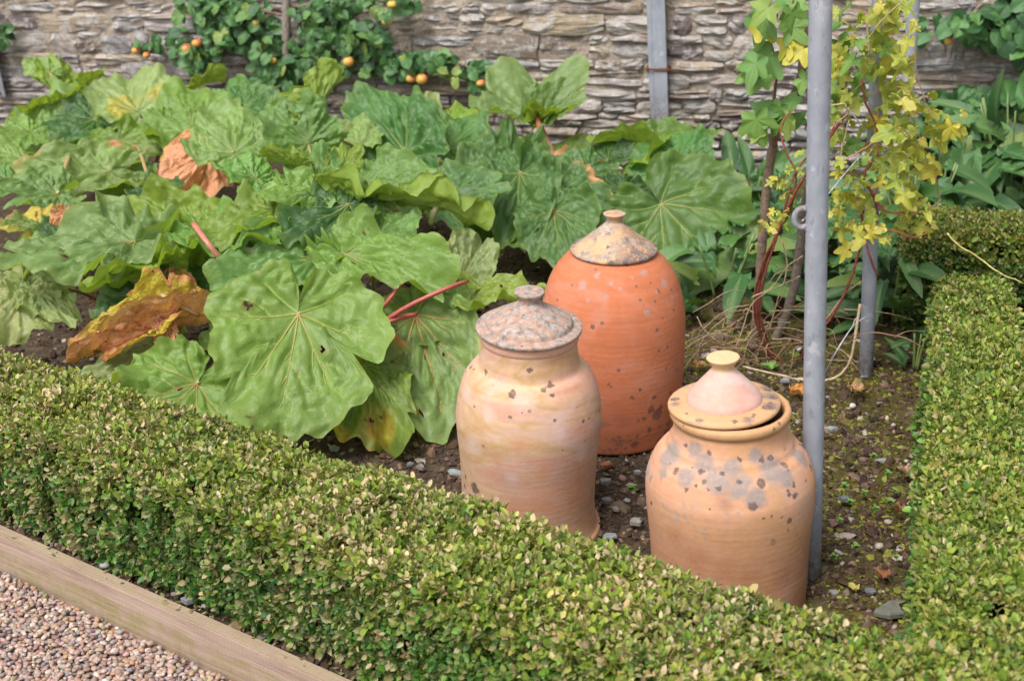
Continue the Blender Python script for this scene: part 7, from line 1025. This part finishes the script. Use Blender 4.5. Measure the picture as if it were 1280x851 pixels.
    mb.add(V, F, (1, 1, 1)); mb.build('inner_twigs', MAT['core'], root)
    nst = int(L / .11)
    for i in range(nst):
        u = (i + rng.uniform(.2, .8)) / nst
        for sg in (1, -1):
            q = A + d * (u * L) + nn * sg * (float(wid(np.array([u]))[0]) * rng.uniform(.22, .36))
            mb = MB(); P = [np.array([q[0], q[1], -.03])]
            P.append(P[0] + np.array([*(d * rng.normal(0, .02) + nn * sg * .015), .09])); P.append(P[1] + np.array([*(d * rng.normal(0, .03) + nn * sg * .03), .10]))
            tube(mb, catmull(np.array(P) - P[0], 6), np.linspace(.006, .003, 6) * rng.uniform(.6, 1.2), 5, (.16, .12, .08))
            mb.build('stem', MAT['bark'], root, (P[0] - loc).tolist())
    return root

FA, FB = bed(1.762, -3.75), bed(1.784, 1.0)
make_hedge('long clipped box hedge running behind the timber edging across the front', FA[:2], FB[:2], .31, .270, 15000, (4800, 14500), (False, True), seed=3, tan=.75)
make_hedge('narrow box hedge running from the front hedge towards the wall, beside mossy soil', (.720, 1.70), (1.262, 3.60), (.32, .185), .266, 8600, (4800, 1700), (False, True), seed=21)
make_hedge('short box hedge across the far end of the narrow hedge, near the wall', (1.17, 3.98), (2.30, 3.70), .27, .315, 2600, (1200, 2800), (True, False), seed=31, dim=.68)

# ---------------------------------------------------------------- steel poles of the climber frame
for (lab, b, t_, r) in POLES:
    make_pole(lab, b, t_, r)
pole_roots = [o for o in bpy.data.objects if o.name.startswith('steel_pole')]
def eye_lug():
    """the cast eye on the near pole that takes the guy wire"""
    mb = MB(); c = np.array(LUG)
    a = np.linspace(-2.4, 2.4, 14)
    P = np.stack([-.016 - np.cos(a) * .016 + .004, 0 * a, np.sin(a) * .019], -1)
    tube(mb, P, np.full(14, .0062), 8)
    tube(mb, np.array([[-.004, 0, .019], [.006, 0, .030]]), np.array([.007, .009]), 8); tube(mb, np.array([[-.004, 0, -.019], [.006, 0, -.030]]), np.array([.007, .009]), 8)
    p = pole_roots[0]
    mb.build('eye_lug', MAT['steel'], p, (c - np.array(p.location)).tolist())
eye_lug()

def make_wall_post(label, foot, s_lean, length, wire=True):
    """a bent steel strip fixed in front of the wall: a narrow web and a flat flange with a bolt hole"""
    root = empty('wall_post', foot, math.atan2(WD[1], WD[0]))
    tag(root, label, 'wall post', 'steel posts fixed to the wall')
    def bar(x0, x1, y0, y1, nm):
        bm = bmesh.new(); bmesh.ops.create_cube(bm, size=1)
        for v in bm.verts:
            z = (v.co.z + .5) * length
            v.co = Vector((x0 + (v.co.x + .5) * (x1 - x0) + s_lean * z, y0 + (v.co.y + .5) * (y1 - y0), z))
        bmesh.ops.bevel(bm, geom=bm.edges[:], offset=.0018, segments=2, affect='EDGES')
        me = bpy.data.meshes.new(nm); bm.to_mesh(me); bm.free(); me.materials.append(MAT['steel'])
        return link(bpy.data.objects.new(nm, me), root)
    bar(-.014, .042, -.006, 0.0, 'flange'); bar(-.0345, -.0145, -.001, .040, 'web')
    mb = MB(); tube(mb, [[.014, -.0105, .022], [.014, -.004, .022]], .0075, 6, (.05, .05, .055)); mb.build('bolt', MAT['bark'], root)
    if wire:
        mb = MB(); a = np.linspace(0, 2 * math.pi, 22)
        z0 = .225
        for k in range(3):
            P = np.stack([s_lean * z0 + .004 + .048 * np.sign(np.cos(a)) * np.abs(np.cos(a)) ** .5, .016 + .028 * np.sign(np.sin(a)) * np.abs(np.sin(a)) ** .5, z0 + .004 * k + .003 * np.sin(a * 2 + k)], -1)
            tube(mb, P, .0021, 5, (.16, .055, .03))
        tube(mb, catmull([[.04, -.010, z0], [.062, -.018, z0 + .004], [.075, -.012, z0 - .004], [.070, -.016, z0 - .010]], 8), .002, 5, (.16, .055, .03))
        tube(mb, catmull([[-.04, -.010, z0], [-.055, -.018, z0 + .006], [-.062, -.012, z0]], 6), .002, 5, (.16, .055, .03))
        mb.build('tie_wire', MAT['bark'], root)
for (lab, foot, ln_, wire) in WALL_POSTS: make_wall_post(lab, foot, ln_, 1.5, wire)

# ---------------------------------------------------------------- small leaf shapes shared by many leaves
def small_leaf(name, outline, m, col, nr=4, fold=.15, bend=.18, wave=.05, seed=0, veins=5, vcol=None, edge=None, ser=0.0, nser=30):
    """a blade of unit length along +Y whose outline r(angle) is given as (degrees, radius) rows"""
    rng = np.random.default_rng(seed); mb = MB(); ns = 41
    th = np.linspace(-math.pi + .04, math.pi - .04, ns)
    od, orr = np.radians([p[0] for p in outline]), [p[1] for p in outline]
    rr = np.interp(np.abs(th), od, orr) * (1 + rng.normal(0, .025, ns)) * (1 + ser * np.sign(np.sin(nser * th)))
    rho = np.linspace(0, 1, nr + 1); TH, RH = np.meshgrid(th, rho); RRr = RH * rr[None]
    x, y = np.sin(TH) * RRr, np.cos(TH) * RRr
    p1, p2 = rng.uniform(0, 6.28, 2)
    z = fold * np.abs(x) - bend * y * np.abs(y) + wave * RH ** 2 * np.sin(4 * TH + p1) + wave * .5 * RH ** 3 * np.sin(7 * TH + p2)
    for a in np.radians([0, 38, -38, 75, -75])[:veins]:
        z = z - .025 * np.exp(-((TH - a) / .09) ** 2) * np.clip(RH * 2, 0, 1)
    c = np.tile(np.array(col, float), (x.size, 1)) * (1 + .08 * np.sin(3 * x + 4 * y + p1)).reshape(-1, 1)
    if edge is not None:
        f = (np.clip((RH - .6) / .4, 0, 1) * .6).reshape(-1, 1); c = c * (1 - f) + np.array(edge) * f
    if vcol is not None:
        f = np.zeros_like(TH)
        for a in np.radians([0, 38, -38, 75, -75])[:veins]: f = np.maximum(f, np.exp(-((TH - a) / .05) ** 2) * (1 - RH * .5))
        f = (f * .6).reshape(-1, 1); c = c * (1 - f) + np.array(vcol) * f
    V = np.stack([x, y, z], -1).reshape(-1, 3); i = np.arange(x.size).reshape(nr + 1, ns)
    F = np.stack([i[:-1, :-1], i[:-1, 1:], i[1:, 1:], i[1:, :-1]], -1).reshape(-1, 4)
    mb.add(V, F.tolist(), c)
    return mb.mesh(name, m)

def put_leaf(me, root, P, Yd, Nd, size, name='leaf'):
    Yd = unit(Yd); Nd = unit(np.asarray(Nd, float) - Yd * (np.asarray(Nd, float) @ Yd)); X = np.cross(Yd, Nd)
    o = bpy.data.objects.new(name, me)
    loc = np.asarray(P, float) - np.array(root.location)
    M = Matrix(((X[0], Yd[0], Nd[0], loc[0]), (X[1], Yd[1], Nd[1], loc[1]), (X[2], Yd[2], Nd[2], loc[2]), (0, 0, 0, 1))) @ Matrix.Scale(size, 4)
    link(o, root); o.matrix_local = M
    return o

HOP3 = [(0, 1), (10, .88), (22, .62), (32, .46), (38, .45), (50, .66), (62, .82), (74, .72), (88, .48), (102, .42), (116, .50), (130, .54), (146, .44), (165, .26), (180, .06)]
HOP1 = [(0, 1), (15, .86), (35, .66), (60, .54), (90, .44), (120, .36), (150, .28), (180, .08)]
OVAL = [(0, 1), (10, .92), (22, .76), (38, .56), (60, .40), (90, .29), (130, .20), (180, .04)]
ROUND = [(0, 1), (15, .90), (40, .72), (70, .56), (100, .46), (140, .34), (180, .08)]
LANCE = [(0, 1), (5, .90), (10, .72), (16, .55), (24, .40), (36, .28), (60, .19), (90, .15), (140, .10), (180, .03)]
CAMP = np.array([0, 0, CAM_H])

# ---------------------------------------------------------------- golden hop on the poles
def make_hop():
    rng = np.random.default_rng(77)
    root = empty('golden_hop', HOP_ROOT)
    tag(root, 'golden hop climber with yellow lobed leaves twining round the middle steel pole', 'climber')
    rl = np.array(root.location)
    cols = dict(y=[(.40, .36, .045), (.33, .335, .05), (.43, .39, .09)], l=[(.22, .29, .045), (.27, .31, .05)], g=[(.12, .23, .045), (.10, .20, .05), (.17, .26, .05)])
    me = {}
    for k, cs in cols.items():
        me[k] = [small_leaf('leaf', HOP3 if j % 3 < 2 else HOP1, MAT['hop'], cs[j % len(cs)], fold=.12, bend=.30, wave=.10, seed=200 + j + ord(k), vcol=(.42, .44, .10) if k != 'g' else (.2, .3, .08), edge=(.42, .42, .06) if k == 'l' else None, ser=.035, nser=34) for j in range(6)]
    for (P, size, k) in HOP_LEAVES:
        P = np.array(P); toc = unit(CAMP - P)
        a = rng.uniform(0, 6.283)
        Yd = unit(np.array([math.cos(a) * .8, rng.normal(0, .3), -.55 + .5 * math.sin(a)]))
        Nd = unit(toc * rng.uniform(.3, 1.0) + np.array([0, 0, .8]) + rng.normal(0, .45, 3))
        j = rng.integers(6); put_leaf(me[k][j], root, P, Yd, Nd, size * (1 if j % 3 < 2 else .72))
        if rng.random() < .5:
            mb = MB(); q = -Yd * size * .7 + rng.normal(0, .01, 3) + np.array([0, .02, -.01])
            tube(mb, catmull([np.zeros(3), q * .5 + np.array([0, 0, .006]), q], 5), .0011, 4, (.40, .16, .07) if rng.random() < .5 else (.32, .34, .08), cap=False)
            mb.build('leaf_stalk', MAT['stalk'], root, (P - rl).tolist())
    for (pts, r, c0, c1, nm) in HOP_STEMS:
        P = np.array(pts); n = max(8, len(P) * 5); Q = catmull(P - P[0], n); t = np.linspace(0, 1, n)[:, None]
        L = np.linalg.norm(Q[-1]); Q = Q + np.cumsum(rng.normal(0, .0008, Q.shape), 0)
        mb = MB(); tube(mb, Q, np.linspace(r, r * .7, n), 7, np.array(c0) * (1 - t) + np.array(c1) * t)
        mb.build(nm, MAT['bark'], root, (P[0] - rl).tolist())
make_hop()

def make_woody():
    rng = np.random.default_rng(8)
    for (label, stems, leaves) in WOODY:
        root = empty('woody_climber', stems[0][0][0]); rl = np.array(root.location)
        tag(root, label, 'climber')
        me = [small_leaf('leaf', HOP3, MAT['hop'], c, fold=.08, bend=.2, wave=.06, seed=300 + j, vcol=(.25, .34, .10), ser=.03, nser=34) for j, c in enumerate([(.11, .23, .06), (.14, .26, .06), (.20, .29, .06), (.46, .42, .06)])]
        for (pts, r0_, r1_, c) in stems:
            P = np.array(pts); n = len(P) * 6; Q = catmull(P - P[0], n)
            mb = MB(); tube(mb, Q + rng.normal(0, .0012, Q.shape), np.linspace(r0_, r1_, n) * (1 + .08 * np.sin(np.arange(n) * 1.7)), 10, c)
            mb.build('stem', MAT['bark'], root, (P[0] - rl).tolist())
        for (P, size, k) in leaves:
            P = np.array(P); a = rng.uniform(0, 6.283)
            put_leaf(me[k], root, P, (math.cos(a), rng.normal(0, .3), -.6 + .4 * math.sin(a)), unit(CAMP - P) * .7 + np.array([0, 0, .7]) + rng.normal(0, .35, 3), size)
make_woody()

# ---------------------------------------------------------------- apple trees trained flat on the wall, and a shrub beside them
def make_espalier(label, s_c, boughs, blobs, apples, trunk, name='espalier_apple_tree', leaf_m=.034, seed=1, dark=False, cat='apple tree', crown_top=None):
    rng = np.random.default_rng(seed)
    root = empty(name, wallp(s_c, .08, 0).tolist()); rl = np.array(root.location)
    tag(root, label, cat)
    pal = [(.045, .125, .035), (.065, .16, .045), (.10, .20, .05), (.035, .10, .035), (.18, .25, .06)] if not dark else [(.04, .11, .035), (.06, .15, .05), (.08, .19, .05), (.03, .085, .03)]
    me = [small_leaf('leaf', ROUND, MAT['glossy'], c, fold=.18, bend=.22, wave=.05, seed=400 + j, veins=1, nr=3) for j, c in enumerate(pal)]
    for (pts, r0_, r1_) in trunk:
        P = np.array([wallp(*q) for q in pts]); n = len(P) * 5; Q = catmull(P - P[0], n)
        mb = MB(); tube(mb, Q, np.linspace(r0_, r1_, n) * (1 + .06 * np.sin(np.arange(n) * 1.3)), 10, (.24, .20, .17)); mb.build('trunk', MAT['bark'], root, (P[0] - rl).tolist())
    for (pts, r0_) in boughs:
        P = np.array([wallp(*q) for q in pts]); n = len(P) * 5; Q = catmull(P - P[0], n)
        mb = MB(); tube(mb, Q, np.linspace(r0_, r0_ * .4, n), 7, (.17, .12, .09)); mb.build('branch', MAT['bark'], root, (P[0] - rl).tolist())
    V_, F_, C_, nb = [], [], [], 0
    for (s, z, rs, rz, n) in blobs:
        for i_ in range(int(n * 1.7)):
            a, q = rng.uniform(0, 6.283), math.sqrt(rng.uniform(0, 1))
            d = rng.uniform(.08, .17) if i_ < n * .70 else rng.uniform(.035, .09); P = wallp(s + rs * q * math.cos(a), d, z + rz * q * math.sin(a))
            Yd = np.array([rng.normal(0, .7), -.3, -.5 + rng.normal(0, .6)]); Nd = WN * .9 + np.array([0, 0, .6]) + rng.normal(0, .45, 3)
            sz = leaf_m * rng.uniform(.75, 1.25); mm = me[rng.choice(len(me), p=np.array([.3, .28, .18, .16, .08] if len(me) == 5 else [.3, .3, .2, .2]))]
            if i_ < n * .70: put_leaf(mm, root, P, Yd, Nd, sz)
            else:      # deep inside, behind the rest: joined
                Yd = unit(Yd); Nd = unit(Nd - Yd * (Nd @ Yd)); X = np.cross(Yd, Nd)
                vs = np.array([v.co[:] for v in mm.vertices]) * sz; V_.append(vs @ np.stack([X, Yd, Nd]) + P - rl)
                F_ += [tuple(i + nb for i in p.vertices) for p in mm.polygons]; nb += len(vs); C_.append(np.tile(pal[0], (len(vs), 1)))
    if V_:
        mb = MB(); mb.v, mb.f, mb.c, mb.n, mb.m = V_, F_, C_, nb, [0] * len(F_)
        tag(mb.build('inner_leaves', MAT['glossy'], root), kind='stuff')
    for (s, z, d, r, c) in apples:
        mb = MB(); t = np.linspace(0, math.pi, 12)
        r = r * rng.uniform(.9, 1.06); sq = rng.uniform(.80, .94); prof = [(-math.cos(a) * r * sq + (.25 * r * math.exp(-((math.pi - a) / .35) ** 2) * -1), math.sin(a) * r * (1 + .08 * math.cos(a))) for a in t]
        lathe(mb, prof, 18)
        v = mb.v[0]; g = np.clip((v[:, 0] / r * .6 + v[:, 2] / r * .5 + .4), 0, 1)[:, None]
        mb.c = [np.array(c) * g + np.array([.50, .34, .07]) * (1 - g)]
        tube(mb, [[0, 0, r * .6], [.003, 0, r * 1.25]], .0016, 5, (.12, .08, .04))
        P = wallp(s, d, z); mb.build('apple', MAT['apple'], root, (P - rl).tolist())
for kw in ESPALIERS: make_espalier(**kw)

# ---------------------------------------------------------------- broad strap-leaved plants at the foot of the wall
def make_strap_plants():
    rng = np.random.default_rng(55)
    pal = [(.034, .098, .026), (.045, .120, .030), (.07, .155, .038), (.14, .20, .045), (.026, .078, .024)]
    me = [small_leaf('leaf', LANCE, MAT['glossy'], c, nr=5, fold=.25, bend=.30, wave=.03, seed=500 + j, veins=1, vcol=(.16, .24, .09)) for j, c in enumerate(pal)]
    for (label, loc, n, ln_, spread, h) in STRAP:
        root = empty('lily_plant', loc); rl = np.array(loc)
        tag(root, label, 'plant', 'broad leaved lilies at the wall foot')
        for i in range(n):
            a = rng.uniform(0, 6.283); rr = math.sqrt(rng.uniform(0, 1)) * spread * .45; z = rng.uniform(.06, 1) * h
            P = rl + np.array([math.cos(a) * rr, math.sin(a) * rr, z]); out_ = np.array([math.cos(a), math.sin(a), 0])
            Yd = out_ * .9 + np.array([0, 0, rng.uniform(-.35, .75)]) + rng.normal(0, .25, 3)
            put_leaf(me[rng.choice(5, p=[.28, .28, .2, .1, .14])], root, P, Yd, np.array([0, 0, 1.0]) + unit(CAMP - P) * .6 + rng.normal(0, .25, 3), ln_ * rng.uniform(.7, 1.2))
        for i in range(max(3, n // 5)):
            a = rng.uniform(0, 6.283); q = np.array([math.cos(a), math.sin(a), 0]) * spread * .3
            mb = MB(); tube(mb, catmull([q * .3, q * .6 + np.array([0, 0, h * .5]), q + np.array([0, 0, h])], 7), np.linspace(.0045, .003, 7), 6, (.16, .22, .07)); mb.build('stem', MAT['stalk'], root)
make_strap_plants()

# ---------------------------------------------------------------- small things lying about
def flat_stone(name, label, cat, P, size, col, seed, tilt=(0, 0), rz=0, thick=.3, group=None):
    rng = np.random.default_rng(seed); n = 9
    a = np.sort(rng.uniform(0, 6.283, n) * .3 + np.arange(n) * 2 * math.pi / n * 1.0)
    r = size * (.5 + rng.normal(0, .07, n)); mb = MB()
    T_ = np.stack([np.cos(a) * r, np.sin(a) * r * .75, np.full(n, size * thick * .5)], -1); t2 = T_ * (.90, .90, 1); t2[:, 2] += size * .05 + rng.normal(0, size * .015, n); B_ = T_ * (1.02, 1.02, -1)
    V = np.concatenate([B_, T_, t2, [[0, 0, size * (thick * .5 + .06)]]])
    F = [tuple(range(n))[::-1]] + [(k, (k + 1) % n, n + (k + 1) % n, n + k) for k in range(n)] + [(n + k, n + (k + 1) % n, 2 * n + (k + 1) % n, 2 * n + k) for k in range(n)] + [(2 * n + k, 2 * n + (k + 1) % n, 3 * n) for k in range(n)]
    mb.add(V, F, col)
    o = mb.build(name, MAT['slate'], None, P, False); o.rotation_euler = (tilt[0], tilt[1], rz)
    return tag(o, label, cat, group)
for a in FLAT_STONES: flat_stone(*a[0], **a[1])

def pebble(label, P, r, col, seed):
    rng = np.random.default_rng(seed); bv, bf = ICO2
    V = bv * (1 + rng.normal(0, .04, (len(bv), 1))) * np.array(r)
    mb = MB(); mb.add(V, bf.tolist(), col); o = mb.build('pebble', MAT['pebble'], None, P); o.rotation_euler = (rng.normal(0, .2), rng.normal(0, .2), rng.uniform(0, 6))
    return tag(o, label, 'pebble')
for a in PEBBLES: pebble(*a)

def curled_leaf(label, P, L, col, seed, rz):
    rng = np.random.default_rng(seed); mb = MB()
    rhubarb_leaf(mb, (0, 0, 0), (L * .8, 0, 0), (0, 0, 1), L * .9, rng, base=col, nr=8, ns=40, crumple=.12, wave=.22, cup=.25, fold=.3, veincol=(.35, .2, .1))
    o = mb.build('dead_leaf', MAT['dead'], None, P); o.rotation_euler = (.1, -.05, rz)
    return tag(o, label, 'dead leaf')
for a in DEAD: curled_leaf(*a)

def seedling(label, P, n, size, seed, group):
    rng = np.random.default_rng(seed); root = empty('seedling', P); tag(root, label, 'seedling', group)
    for i in range(n):
        a = i * 2.4 + rng.normal(0, .2)
        put_leaf(SEED_ME[i % 2], root, np.array(P) + np.array([0, 0, .004 + .0015 * i]), (math.cos(a), math.sin(a), .5), (0, 0, 1), size * rng.uniform(.7, 1.1))
SEED_ME = [small_leaf('leaf', OVAL, MAT['glossy'], c, nr=2, seed=600 + j, veins=1) for j, c in enumerate([(.12, .25, .05), (.19, .30, .07)])]
for a in SEEDLINGS: seedling(*a)

# the thin guy wire and a bare twig
for (nm, lab, cat, pts, r, c) in LINES:
    P = np.array(pts[0]); mb = MB()
    for k, q in enumerate(pts[1]):
        Q = catmull(np.array(q) - P, len(q) * 6); tube(mb, Q, np.linspace(r, r * .6, len(Q)) * (1 if k == 0 else .7), 6, c)
    tag(mb.build(nm, MAT['bark'], None, P.tolist()), lab, cat)
